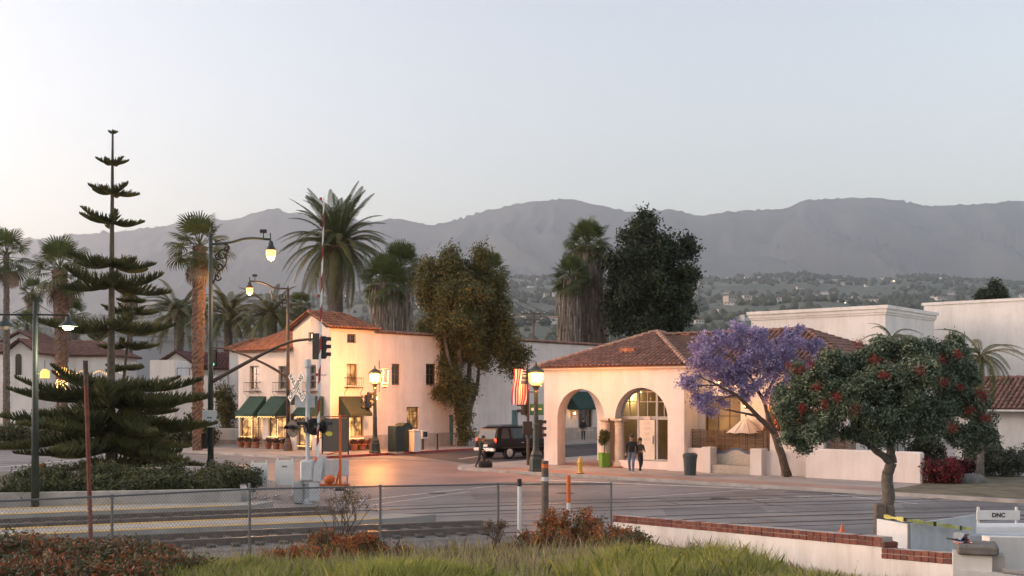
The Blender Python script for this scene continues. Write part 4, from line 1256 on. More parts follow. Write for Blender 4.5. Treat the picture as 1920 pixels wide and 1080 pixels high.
# ---- fronds
def feather_mesh(name, L, arch, droop, m, pairs=40, leaf=.60, w=.042):
    mb = MB(); pts = []
    n = 12
    for i in range(n + 1):
        t = i / n
        pts.append(Vector((L * t * (1 - .12 * droop * t), 0, L * (arch * t - droop * t * t))))
    mb.tube(pts, [.045 * (1 - .85 * i / n) for i in range(n + 1)], 4, False)
    for k in range(pairs):
        t = .10 + .9 * k / (pairs - 1)
        f = t * n; i = min(int(f), n - 1); p = pts[i].lerp(pts[i + 1], f - i); tg = (pts[i + 1] - pts[i]).normalized()
        ll = leaf * (math.sin(PI * min(1, .18 + .8 * t)) ** .6) * random.uniform(.85, 1.1)
        for s in (-1, 1):
            d = (tg * .75 + Vector((0, s, 0)) * .75 + Vector((0, 0, .18 - .35 * droop))).normalized()
            e = p + d * ll + Vector((0, 0, -ll * .18 - .1 * droop * ll))
            mdp = p + d * ll * .5
            wv = tg * w
            mb.add([p - wv * .6, p + wv * .6, mdp + wv, e, mdp - wv], [(0, 1, 2, 4), (4, 2, 3)])
    return mb.mesh(name, m)

def fan_mesh(name, m, petiole=.9, rad=.85, segs=22, spread=PI * 1.25, droop=.4):
    mb = MB()
    pts = [Vector((petiole * t, 0, petiole * (.12 * t - .1 * t * t))) for t in (0, .5, 1)]
    mb.tube(pts, [.03, .022, .015], 4, False)
    h = pts[-1]
    for k in range(segs):
        a = -spread / 2 + spread * k / (segs - 1)
        rl = rad * (1 - .25 * (abs(a) / (spread / 2)) ** 2) * random.uniform(.9, 1.05)
        d = Vector((math.cos(a), math.sin(a), 0)); s = Vector((-d.y, d.x, 0))
        w = rad * spread / segs * .55
        p1 = h + d * rl * .55 + Vector((0, 0, -.06 * droop + (.02 if k % 2 else -.02)))
        p2 = h + d * rl * .85 + Vector((0, 0, -.30 * droop * rl)); p3 = h + d * rl * .98 + Vector((0, 0, -.62 * droop * rl))
        mb.add([h, p1 - s * w * .5, p1 + s * w * .5, p2 - s * w * .3, p2 + s * w * .3, p3], [(0, 1, 2), (1, 3, 4, 2), (3, 5, 4)])
    return mb.mesh(name, m)

FE_UP = [feather_mesh('feather_frond', 4.6, .95, .42, m_frond), feather_mesh('feather_frond', 4.6, .85, .62, m_frond)]
FE_MID = [feather_mesh('feather_frond', 4.8, .70, .75, m_frond), feather_mesh('feather_frond', 4.8, .55, .80, m_frondy)]
FE_LOW = [feather_mesh('feather_frond', 4.6, .35, .95, m_frond), feather_mesh('feather_frond', 4.4, .10, .85, m_frondy)]
FE_OL = [feather_mesh('feather_frond', 4.5, .8, .6, m_frondy), feather_mesh('feather_frond', 4.5, .6, .8, m_frondy), feather_mesh('feather_frond', 4.5, .3, .9, m_frond)]
FAN = [fan_mesh('fan_frond', m_fanf, droop=.25), fan_mesh('fan_frond', m_fanf, droop=.55), fan_mesh('fan_frond', m_frond, droop=.8)]
FANDEAD = fan_mesh('dead_fan_frond', m_skirt[0], droop=1.0)

def trunk_rings(h, r0, r1, lean=(0, 0), rough=.0, n=None, sides=14, bulge=0.0):
    """trunk with staggered leaf bases"""
    mb = MB(); n = n or max(8, int(h / .16)); V, Fc = [], []
    for i in range(n + 1):
        t = i / n
        r = r0 + (r1 - r0) * t + .02 * fbm(i * .3, 0, 2)
        for k in range(sides):
            a = 2 * PI * k / sides + (i % 2) * PI / sides
            rr = r + rough * random.uniform(-1.2, 1.2) + (rough if (k + i) % 2 else -rough)
            V.append((lean[0] * t * t + rr * math.cos(a), lean[1] * t * t + rr * math.sin(a), h * t))
    for i in range(n):
        for k in range(sides): Fc.append((i * sides + k, i * sides + (k + 1) % sides, (i + 1) * sides + (k + 1) % sides, (i + 1) * sides + k))
    return mb.add(V, Fc)

def date_palm(label, px, d, y_top, scale, r, n=64, olive=False, name='date_palm', group=None):
    p = at(px, HY, d); h = zof(y_top, d)
    t = empty(name, (p.x, d, 0), random.uniform(0, 6), label, 'palm', group)
    trunk_rings(h, r, r * .95, rough=.03).build('trunk', m_palmgrey, t, smooth=False)
    MB().lathe([(r * .9, -1.0), (r * 1.5, -.4), (r * 1.5, .1), (r * .8, .5)], 14, (0, 0, h), ribs=.12).build('crown_boss', m_palmtrunk, t)
    for i in range(n):
        f = i / n
        az = i * 2.39996
        el = R(84 - 126 * f) + random.uniform(-.07, .07)
        src = FE_OL if olive else (FE_UP if f < .3 else FE_MID if f < .65 else FE_LOW)
        me = random.choice(src)
        pitch = el - R(38 if f < .3 else 24 if f < .65 else 6)
        o = link('frond', me, t, (math.cos(az) * r * .4, math.sin(az) * r * .4, h + .2 - .5 * f), None, scale * random.uniform(.9, 1.06))
        o.rotation_euler = (random.uniform(-.25, .25), -pitch, az)
    return t

def fan_palm(label, px, d, y_c, scale, r0, r1, n=42, skirt=None, lean=(0, 0), rough=.02, trunkm=None, name='fan_palm', group=None, dead=5):
    p = at(px, HY, d); h = zof(y_c, d)
    t = empty(name, (p.x, d, 0), 0, label, 'palm', group)
    trunk_rings(h, r0, r1, lean, rough).build('trunk', trunkm or m_palmtrunk, t)
    top = Vector((lean[0], lean[1], h))
    for i in range(n):
        f = i / n; az = i * 2.39996
        el = R(78 - 125 * f) + random.uniform(-.12, .12)
        o = link('frond', FAN[0] if f < .4 else FAN[1] if f < .75 else FAN[2], t, top + Vector((0, 0, .15 - .5 * f)), None, scale * random.uniform(.88, 1.1))
        o.rotation_euler = (random.uniform(-.5, .5), -el, az)
    for i in range(dead):
        o = link('dead_frond', FANDEAD, t, top + Vector((0, 0, -.6)), (random.uniform(-.4, .4), R(60), random.uniform(0, 6.28)), scale * .9)
    if skirt:
        z0, rt, rb = skirt     # bottom height, top radius, bottom radius
        k = int(900 * (h - z0) * rt / 6)
        a = rng.random(k) * 6.283; tt = rng.random(k); z = z0 + (h - z0) * tt
        rr = (rb + (rt - rb) * tt) * (.72 + .3 * rng.random(k))
        ln = .9 + .9 * rng.random(k); w = .03 + .05 * rng.random(k)
        c, s = np.cos(a), np.sin(a)
        x0, y0 = rr * c + lean[0] * (z / h) ** 2, rr * s
        ro = rr + .12 * rng.normal(size=k)
        x1, y1 = ro * c + lean[0] * (z / h) ** 2, ro * s; z1 = np.maximum(z - ln, z0 - .5)
        V = np.stack([np.stack([x0 - s * w, y0 + c * w, z], 1), np.stack([x0 + s * w, y0 - c * w, z], 1), np.stack([x1 + s * w * .5, y1 - c * w * .5, z1], 1), np.stack([x1 - s * w * .3, y1 + c * w * .3, z1 - .1], 1)], 1)
        o = link('skirt', polys_mesh('skirt', V, m_skirt, rng.choice(3, size=k)), t); o['kind'] = 'stuff'
        MB().lathe([(rb * .82, z0), (rt * .8, h - .6), (rt * .3, h)], 14).build('skirt_core', m_skirt[1], t)
    return t

# ---- palms
date_palm('very tall date palm with dense round crown behind the corner building', 632, 108, 462, 1.22, .56, 120, name='date_palm')
date_palm('broad date palm left of the tall textured palm trunk', 335, 118, 585, 1.05, .5, 60, True)
date_palm('date palm glowing under the left sodium street lamp', 428, 114, 590, .95, .45, 60, True)
date_palm('date palm between the second lamp mast and the red roof', 510, 110, 592, .95, .45, 60, True)
fan_palm('tall fan palm with rough reddish trunk beside the lamp mast', 370, 74, 462, 1.35, .32, .44, 30, rough=.035, lean=(.15, 0))
fan_palm('slender fan palm at the left picture edge', 12, 84, 478, 1.3, .26, .2, 26, rough=.015, trunkm=m_palmgrey)
fan_palm('fan palm with thick brown trunk left of the big pine', 117, 76, 506, 1.35, .30, .5, 28, rough=.025, lean=(-.2, 0))
fan_palm('small distant skirted fan palm at far left', 62, 132, 546, 1.0, .25, .25, 32, skirt=(zof(590, 132), .9, .45), trunkm=m_palmgrey)
fan_palm('low fan palm behind the lit street lamp', 135, 122, 592, 1.25, .3, .3, 36, skirt=(zof(630, 122), 1.0, .6), trunkm=m_palmgrey)
fan_palm('short green fan palm behind the gabled house', 50, 125, 612, 1.1, .25, .25, 28, trunkm=m_palmgrey)
fan_palm('distant skirted palm behind the pine stem', 244, 118, 548, .75, .25, .25, 28, skirt=(zof(590, 118), .85, .6), trunkm=m_palmgrey)
fan_palm('small shaggy palm right of the second lamp mast', 563, 128, 572, 1.0, .3, .3, 34, skirt=(zof(612, 128), 1.0, .7), trunkm=m_palmgrey)
fan_palm('shaggy skirted palm right of the tall date palm', 722, 102, 530, 1.55, .5, .5, 50, skirt=(zof(632, 102), 1.55, .95), trunkm=m_palmgrey)
fan_palm('taller skirted palm leaning behind its shaggy neighbour', 752, 106, 502, 1.55, .45, .45, 50, skirt=(zof(632, 106), 1.25, .9), trunkm=m_palmgrey)
fan_palm('fan palm whose bare trunk rises behind the pepper tree', 906, 86, 512, 1.05, .36, .30, 40, rough=.015, lean=(.5, 0), trunkm=m_barkbrown)
fan_palm('tall skirted palm beside the dark conical tree', 1102, 108, 458, 1.5, .5, .5, 52, skirt=(zof(648, 108), 1.55, 2.1), trunkm=m_palmgrey)
fan_palm('shorter skirted palm left of the tall skirted one', 1069, 105, 520, 1.3, .5, .5, 46, skirt=(zof(648, 105), 1.2, 1.35), trunkm=m_palmgrey)

# ---- feather palms by the right wall
def small_feather(label, px, d, y_c, scale, n, base=0.0):
    p = at(px, HY, d); h = zof(y_c, d)
    t = empty('queen_palm', (p.x, d, base), 0, label, 'palm')
    trunk_rings(h - base, .16, .13, rough=.01).build('trunk', m_palmgrey, t)
    for i in range(n):
        f = i / n; az = i * 2.39996 + .4
        o = link('frond', random.choice(FE_MID + FE_LOW), t, (0, 0, h - base), (random.uniform(-.2, .2), -R(62 - 95 * f) + R(22), az), scale * random.uniform(.85, 1.1))
    return t
small_feather('feathery palm drooping beside the silver-leaved tree', 1838, 48, 668, .50, 26)
small_feather('palm top just showing above the silver-leaved tree', 1672, 50, 634, .34, 18)

# ---- tall dark conical tree
D = 104
tree_from('conical_tree', 'tall dense dark evergreen rising above the arcade roof', Vector((at(1220, HY, D).x, D, 0)), [((at(1220, HY, D).x, D, 0), at(1220, 560, D), .7, .45), (at(1220, 560, D), at(1215, 430, D), .45, .1)],
          [cl(1207, 408, 13, D), cl(1210, 432, 24, D), cl(1214, 452, 32, D), cl(1190, 470, 38, D), cl(1235, 470, 44, D), cl(1175, 505, 42, D), cl(1222, 515, 55, D), cl(1262, 500, 38, D), cl(1288, 470, 17, D), cl(1283, 520, 24, D), cl(1180, 560, 42, D),
           cl(1230, 570, 55, D), cl(1268, 570, 36, D), cl(1192, 610, 42, D), cl(1240, 615, 48, D), cl(1275, 605, 22, D), cl(1155, 530, 22, D), cl(1290, 458, 14, D), cl(1152, 490, 22, D), cl(1150, 575, 22, D), cl(1285, 555, 22, D)], 60000, .16, L_dark, m_barkbrown, tuft=.6, leaves=40, aspect=.55)
# ---- pepper tree in front of the long white wall
D = 79.0; b0 = gp(868, 839)
D = b0.y
segs = []
fork = at(866, 770, D)
for (px, py, dd, r) in ((848, 700, 1, .16), (862, 680, -.5, .2), (880, 690, .6, .16), (895, 720, 1.2, .14), (835, 640, -1, .12)):
    segs.append((at(866 + (px - 866) * .15, 800, D), at(px, py, D + dd), r + .06, r)); segs.append((at(px, py, D + dd), at(px + (px - 866) * .5, py - 110, D + dd), r, .05))
segs.append((b0, at(867, 795, D), .45, .3))
t = tree_from('pepper_tree', 'leafy multi-stemmed street tree with olive foliage before the long white wall', b0, segs,
          [cl(845, 492, 24, D), cl(825, 520, 36, D), cl(905, 505, 34, D), cl(865, 540, 44, D, -1), cl(925, 545, 36, D), cl(812, 570, 32, D), cl(870, 590, 52, D, -1.5), cl(935, 590, 36, D), cl(805, 615, 26, D), cl(835, 625, 38, D), cl(890, 640, 42, D),
           cl(940, 630, 28, D), cl(958, 660, 28, D), cl(975, 668, 16, D), cl(965, 695, 13, D), cl(850, 670, 32, D), cl(900, 672, 24, D), cl(845, 712, 22, D, -1), cl(832, 732, 14, D, -1), cl(862, 745, 20, D, -1), cl(872, 785, 17, D, -1), cl(872, 815, 13, D, -1), cl(868, 720, 22, D)],
          105000, .11, L_pepper, m_bark, tuft=.5, leaves=36, aspect=.42)

# ---- jacaranda on the patio walk
b0 = gp(1478, 894, .13); D = b0.y
segs = [(b0, at(1452, 812, D), .2, .16), (at(1452, 812, D), at(1420, 780, D - .3), .14, .11), (at(1420, 780, D - .3), at(1380, 740, D - .8), .1, .07), (at(1380, 740, D - .8), at(1310, 705, D - 1), .07, .02), (at(1420, 780, D - .3), at(1345, 765, D + .3), .06, .02),
        (at(1452, 812, D), at(1432, 750, D + .5), .13, .1), (at(1432, 750, D + .5), at(1395, 690, D + .5), .09, .04), (at(1432, 750, D + .5), at(1470, 680, D + .8), .08, .04), (at(1395, 690, D), at(1340, 650, D), .04, .015), (at(1470, 680, D + .8), at(1510, 640, D + .6), .04, .015), (at(1432, 750, D + .5), at(1500, 720, D), .05, .02), (at(1395, 690, D), at(1420, 630, D), .04, .015), (at(1380, 740, D - .8), at(1330, 755, D - .6), .045, .015), (at(1400, 762, D - .5), at(1360, 720, D), .05, .02), (at(1345, 722, D - .9), at(1290, 725, D - .8), .04, .012), (at(1470, 680, D + .8), at(1450, 625, D), .04, .012)]
tree_from('jacaranda_tree', 'jacaranda covered in purple blossom leaning over the patio', b0, segs,
          [cl(1305, 672, 24, D), cl(1340, 655, 34, D), cl(1385, 640, 34, D), cl(1430, 650, 40, D), cl(1480, 650, 36, D), cl(1520, 655, 22, D), cl(1300, 720, 24, D, -.6), cl(1330, 740, 22, D, -.6), cl(1318, 760, 14, D, -.8), cl(1285, 715, 14, D, -.6), cl(1345, 695, 36, D), cl(1390, 690, 38, D), cl(1440, 695, 38, D),
           cl(1475, 690, 30, D), cl(1410, 725, 24, D), cl(1462, 730, 20, D), cl(1360, 728, 20, D), cl(1425, 625, 18, D), cl(1390, 618, 12, D), cl(1500, 618, 9, D), cl(1345, 632, 12, D), cl(1480, 628, 12, D), cl(1535, 640, 10, D), cl(1300, 745, 16, D, -.6), cl(1332, 772, 12, D, -.6), cl(1400, 745, 18, D), cl(1352, 757, 13, D, -.4), cl(1452, 748, 20, D), cl(1492, 722, 20, D), cl(1522, 690, 20, D), cl(1375, 705, 28, D)],
          27000, .06, L_jac, m_barkbrown, tuft=.17, leaves=16, aspect=.6, shell=.4)

# ---- silver-leaved tree with red flowers in the right foreground
D = 34.0; b0 = Vector((at(1665, HY, D).x, D, 0))
segs = [(b0, at(1664, 890, D), .21, .17), (at(1664, 890, D), at(1672, 868, D), .17, .16), (at(1672, 868, D), at(1630, 835, D - .4), .13, .08), (at(1672, 868, D), at(1668, 820, D), .16, .1), (at(1668, 820, D), at(1720, 760, D), .1, .05), (at(1668, 820, D), at(1640, 730, D), .1, .05),
        (at(1630, 835, D - .4), at(1545, 800, D - .5), .08, .03), (at(1720, 760, D), at(1800, 740, D), .06, .03), (at(1640, 730, D), at(1600, 680, D), .05, .02), (at(1720, 760, D), at(1740, 680, D), .05, .02)]
C_ = [cl(1500, 712, 26, D), cl(1495, 760, 36, D), cl(1530, 735, 42, D, -.3), cl(1490, 815, 32, D), cl(1545, 800, 42, D, -.6), cl(1575, 700, 44, D), cl(1590, 755, 50, D, -1), cl(1640, 665, 36, D), cl(1650, 720, 54, D, -1), cl(1625, 800, 42, D, -.8), cl(1700, 660, 40, D), cl(1715, 715, 52, D, -1),
      cl(1690, 780, 50, D, -1), cl(1770, 665, 40, D), cl(1785, 720, 46, D), cl(1760, 775, 46, D, -.8), cl(1815, 700, 26, D), cl(1825, 760, 36, D), cl(1835, 810, 30, D), cl(1800, 815, 30, D, -.4), cl(1745, 815, 24, D), cl(1845, 790, 22, D), cl(1660, 640, 16, D), cl(1790, 640, 18, D), cl(1560, 670, 18, D), cl(1690, 815, 22, D), cl(1820, 845, 14, D)]
tp = tree_from('silver_leaved_tree', 'round silver-green tree with crimson flowers in the right foreground', b0, segs, C_, 170000, .048, L_poh, m_bark, tuft=.15, leaves=34, aspect=.42, shell=.5, sizevar=.5)
fl = [(1500, 693), (1480, 690), (1520, 685), (1545, 757), (1568, 746), (1602, 767), (1505, 765), (1530, 725), (1658, 702), (1765, 675), (1725, 693), (1740, 690), (1838, 735), (1842, 745), (1770, 715), (1610, 645), (1795, 665), (1785, 800), (1800, 728), (1850, 785), (1640, 675), (1820, 770)]
for px, py in fl:
    leaf_cloud('flower_cluster', [cl(px, py, 8, D, -1.75 if 1560 < px < 1800 and py > 690 else -1.2)], 220, .026, L_red, tp, origin=b0, tuft=.10, leaves=20, aspect=.35, kind='stuff')

# ---- Norfolk pines
def pine_branch(name, L, up, dens=26):
    mb = MB(); n = 10; pts = []
    for i in range(n + 1):
        t = i / n
        pts.append(Vector((L * t, 0, L * (-.10 * math.sin(PI * t * .8) + up * t ** 2))))
    mb.tube(pts, [.05 * (1 - .8 * i / n) + .008 for i in range(n + 1)], 5, False)
    k = int(dens * L)
    for j in range(k):
        t = .06 + .94 * (j + random.random()) / k
        f = t * n; i = min(int(f), n - 1); p = pts[i].lerp(pts[i + 1], f - i); tg = (pts[i + 1] - pts[i]).normalized()
        ll = (.62 * math.sin(PI * min(1, .28 + .66 * t)) + .10) * random.uniform(.75, 1.1) * (.42 + .1 * L if L < 1.8 else min(1.08, .35 + L * .25))
        s = 1 if j % 2 else -1
        d = (tg * .55 + Vector((0, s * random.uniform(.15, .95), 0)) + Vector((0, 0, random.uniform(.45, .85)))).normalized()
        q = p + d * ll * .6; e = q + (d + Vector((0, 0, .35))).normalized() * ll * .45
        mb.tube([p, q, e], [.03, .034, .008], 4, False)
    return mb.mesh(name, m_pine)
PB = {}
def norfolk(label, px_base, base, whorls, top, lean=0.0, r0=.2, dens=30):
    t = empty('norfolk_pine', base, 0, label, 'tree')
    n = 30; pts = []
    for i in range(n + 1): s = i / n; pts.append((lean * s, 0, top * s))
    MB().tube(pts, [r0 * (1 - .9 * i / n) + .02 for i in range(n + 1)], 9).build('trunk', m_pinestem, t, smooth=True)
    for w, (z, L, up, nb) in enumerate(whorls):
        key = (max(.5, round(L * 2) / 2), up)
        if key not in PB: PB[key] = [pine_branch('pine_branch', key[0], up, dens) for _ in range(2)]
        a0 = random.uniform(0, 6.28)
        for i in range(nb):
            o = link('branch', PB[key][i % 2], t, (lean * z / top, 0, z), (0, random.uniform(-.2, .13), a0 + i * 2 * PI / nb + random.uniform(-.12, .12)), L / key[0] * random.uniform(.72 if L > 3 else .9, 1.08))
    return t
D = 48.0; bp_ = Vector((at(207, HY, D).x, D, .3)); k_ = D / F
Zp = lambda y: zof(y, D) - .3
wh = [(Zp(250), .22, .35, 5), (Zp(307), .75, .16, 6), (Zp(361), 1.05, .17, 6), (Zp(417), 1.45, .16, 6), (Zp(497), 1.9, .13, 7), (Zp(536), 2.35, .10, 7), (Zp(616), 3.5, .08, 6),
      (Zp(722), 4.3, .08, 7), (Zp(745), 5.0, .05, 7), (Zp(778), 4.8, .0, 6), (Zp(806), 5.4, -.03, 7), (Zp(844), 5.2, -.10, 6), (Zp(868), 3.4, -.08, 6), (Zp(760), 3.3, .06, 6), (Zp(792), 3.5, .02, 6), (Zp(828), 3.7, -.03, 6)]
norfolk('tall norfolk pine with tiered upturned branches in the left planter', 207, bp_, wh, Zp(243), .1)
D2 = 52.0; b2 = Vector((at(214, HY, D2).x, D2, .3)); Z2 = lambda y: zof(y, D2) - .3
norfolk('thin young pine leaning right beside the tall norfolk pine', 214, b2, [(Z2(548), .3, .3, 5), (Z2(564), .75, .16, 6), (Z2(586), 1.3, .12, 7), (Z2(650), 1.35, .12, 7), (Z2(692), .9, .05, 6)], Z2(535), .9, .09)

# ---- hedge and planting in the left planter
pl = empty('planter_bed', (-14, 40, 0), 0, 'long raised planter bed with concrete edge under the pines', 'planter')
poly = [gp(452, 951) + Vector((14, -40, 0)), gp(440, 909) + Vector((14, -40, 0)), Vector((-9.5, 6.2, 0)), Vector((-11, -5.6, 0))]
po = [Vector(p) for p in poly]
MB().prism(po, 0, .42).build('soil', m_soil, pl)
g = MB(); c_ = sum(po, Vector()) / 4
for i in range(4):
    a, b = po[i], po[(i + 1) % 4]; n_ = Vector((-(b - a).y, (b - a).x, 0)).normalized(); n_ = n_ if n_.dot(c_ - a) < 0 else -n_
    MB().prism([a, b, b + n_ * .22, a + n_ * .22], 0, .62 + .004 * i).build('planter_edge', m_kerb, pl)
def shrub(label, c, rx, ry, rz, n, size, mats, name='shrub', group=None, tuft=.16, aspect=.5, probs=None, leaves=24, lumps=6):
    c = Vector(c)
    t = empty(name, c, random.uniform(0, 0), label, 'shrub', group)
    cs = [((0, 0, rz * .45), rx * .75, ry * .75, rz * .6)]
    for i in range(lumps):
        a = random.uniform(0, 6.28); k = random.uniform(.35, .75)
        cs.append(((math.cos(a) * rx * k, math.sin(a) * ry * k, rz * random.uniform(.3, .7)), rx * random.uniform(.3, .45), ry * random.uniform(.3, .45), rz * random.uniform(.3, .5)))
    leaf_cloud('foliage', cs, n, size, mats, t, tuft=tuft, aspect=aspect, probs=probs, leaves=leaves)
    g = MB()
    for i in range(6): a = i * 1.05; g.tube([(0, 0, -.1), (math.cos(a) * rx * .3, math.sin(a) * ry * .3, rz * .4), (math.cos(a) * rx * .6, math.sin(a) * ry * .6, rz * .75)], [.03, .02, .008], 5)
    g.build('stem', m_barkbrown, t)
    return t
hx = [(-9.9, 40.2), (-11.2, 41.5), (-11.0, 38.6), (-12.6, 38.2), (-13.0, 41.4), (-14.3, 37.8), (-15.0, 41.8), (-16.2, 37.2), (-17.2, 41.0), (-18.4, 37.0), (-19.6, 40.2), (-21, 37)]
hl = ['at the right end by the planter edge', 'second from the right in the back row', 'second from the right in the front row', 'third from the right in the front row', 'behind the grey sign pole', 'in the middle of the front row', 'just behind the tall pine trunk', 'in front of the tall pine trunk', 'left of the pine trunk at the back', 'in the front row right of the green pole', 'behind the green lamp pole', 'at the left picture edge']
for i, (x, y) in enumerate(hx):
    shrub('low dark hedge shrub in the planter, ' + hl[i], (x, y, .4), 1.25, 1.1, .8 if y > 39 else .62, 5200, .055, L_hedge, 'hedge_shrub', 'shrubs in the planter bed', probs=[.3, .3, .22, .18])
# ------------------------------------------------------------------ street furniture
m_green = mat('green_pole_paint', (0.035, 0.05, 0.045), .5, var=.2, scale=3, metal=.2)
m_bronze = mat('bronze_pole_paint', (0.075, 0.055, 0.045), .55, var=.25, scale=3, metal=.2)
m_galv = mat('galvanised_steel', (0.36, 0.37, 0.38), .45, var=.15, scale=5, metal=.5)
m_fence = mat('fence_wire', (0.17, 0.175, 0.18), .55, var=.1, metal=.5)
m_rust = mat('rusty_steel', (0.17, 0.05, 0.035), .8, var=.35, scale=6)
m_silver = mat('silver_paint', (0.50, 0.51, 0.53), .5, var=.12, scale=4)
m_black = mat('black_paint', (0.012, 0.012, 0.013), .5, var=.1)
m_redp = mat('red_paint', (0.27, 0.03, 0.03), .5, var=.15)
m_whitep = mat('white_paint', (0.70, 0.69, 0.68), .55, var=.06)
m_orange = mat('orange_paint', (0.62, 0.13, 0.025), .55, var=.12)
m_signgreen = mat('sign_green', (0.014, 0.085, 0.06), .5, var=.05)
m_grsig = mat('green_signal_light', (.0, .6, .4), .3, var=0, emit=(.05, 1.0, .55), es=1.2)
m_amber = mat('amber_signal_light', (.6, .3, .05), .3, var=0, emit=(1, .35, .05), es=.35)
m_lampwhite = mat('white_lamp', (1, 1, .8), .3, var=0, emit=(1, .9, .5), es=1.2)
m_hyd = mat('hydrant_yellow', (0.62, 0.40, 0.09), .5, var=.12)
m_navy = mat('flag_blue', (0.035, 0.05, 0.16), .8, var=.05)
m_flagred = mat('flag_red', (0.42, 0.035, 0.04), .8, var=.05)
m_flagwhite = mat('flag_white', (0.72, 0.70, 0.68), .8, var=.03)
m_lime = mat('lime_glaze', (0.12, 0.27, 0.02), .5, var=.08)
m_plastic = mat('dark_bin_plastic', (0.045, 0.055, 0.06), .6, var=.15)
m_cab = mat('cabinet_green', (0.020, 0.034, 0.027), .5, var=.2, scale=2)
m_timber = mat('weathered_timber', (0.13, 0.10, 0.08), .9, var=.3, scale=5, bump=.4)
m_stone = mat('grey_stone', (0.16, 0.145, 0.13), .9, var=.25, scale=5, bump=.5)
m_wicker = [mat('wicker_a', (0.15, 0.085, 0.05), .9, var=.25), mat('wicker_b', (0.22, 0.13, 0.075), .9, var=.25)]
m_canvas = mat('cream_canvas', (0.78, 0.66, 0.58), .9, var=.05, transl=.25)
m_tape = mat('caution_tape', (0.50, 0.46, 0.12), .5, var=.1)

def text_part(s, size, m, parent, M, name='lettering', extrude=.002):
    c = bpy.data.curves.new(name, 'FONT'); c.body = s; c.size = size; c.extrude = extrude; c.offset = size * .04; c.align_x = 'CENTER'; c.align_y = 'CENTER'
    o = bpy.data.objects.new('tmp', c); COL.objects.link(o)
    bpy.context.view_layer.update()
    me = bpy.data.meshes.new_from_object(o.evaluated_get(bpy.context.evaluated_depsgraph_get()))
    bpy.data.objects.remove(o); me.name = name
    me.materials.clear(); me.materials.append(m)
    k = link(name, me, parent); k.matrix_basis = M
    return k

def smooth_pts(pts, n=6):
    P = [Vector(p) for p in pts]; out = []
    for i in range(len(P) - 1):
        a, b, c, d = P[max(i - 1, 0)], P[i], P[i + 1], P[min(i + 2, len(P) - 1)]
        for k in range(n):
            t = k / n
            out.append(.5 * ((2 * b) + (c - a) * t + (2 * a - 5 * b + 4 * c - d) * t * t + (3 * b - a - 3 * c + d) * t ** 3))
    out.append(P[-1]); return out

def spiral(c, r, turns, a0, s=1, n=14):
    return [Vector(c) + Vector((math.cos(a0 + s * turns * 2 * PI * k / n), 0, math.sin(a0 + s * turns * 2 * PI * k / n))) * r * (1 - .8 * k / n) for k in range(n + 1)]

def signal_head(parent, p, face, lit=None, back=True, name='signal_head'):
    """three-lamp head; face = yaw of the side with the lenses"""
    k = MB(); k.box(-.15, .15, -.12, .1, -.5, .5, .03)
    if back: k.box(-.22, .22, .1, .115, -.58, .58)
    o = k.build(name, m_black, parent); o.location = p; o.rotation_euler = (0, 0, face)
    for i, (z, c) in enumerate(((.34, m_redp), (0, m_amber if lit == 'amber' else m_bronze), (-.34, m_grsig if lit == 'green' else m_black))):
        MB().lathe([(.11, 0), (.11, .03)], 14).build('lens', c if (c is not m_redp or lit == 'red') else m_rust, o, rot=(R(90), 0, 0), loc=(0, -.12, z))
        h = MB()
        n = 10
        for j in range(n):
            a, b = PI * (-.08 + 1.16 * j / n), PI * (-.08 + 1.16 * (j + 1) / n)
            h.quad((.13 * math.cos(a), -.12, z + .13 * math.sin(a)), (.13 * math.cos(b), -.12, z + .13 * math.sin(b)), (.13 * math.cos(b), -.34, z + .13 * math.sin(b)), (.13 * math.cos(a), -.34, z + .13 * math.sin(a)))
        h.build('visor', m_black, o)
    return o

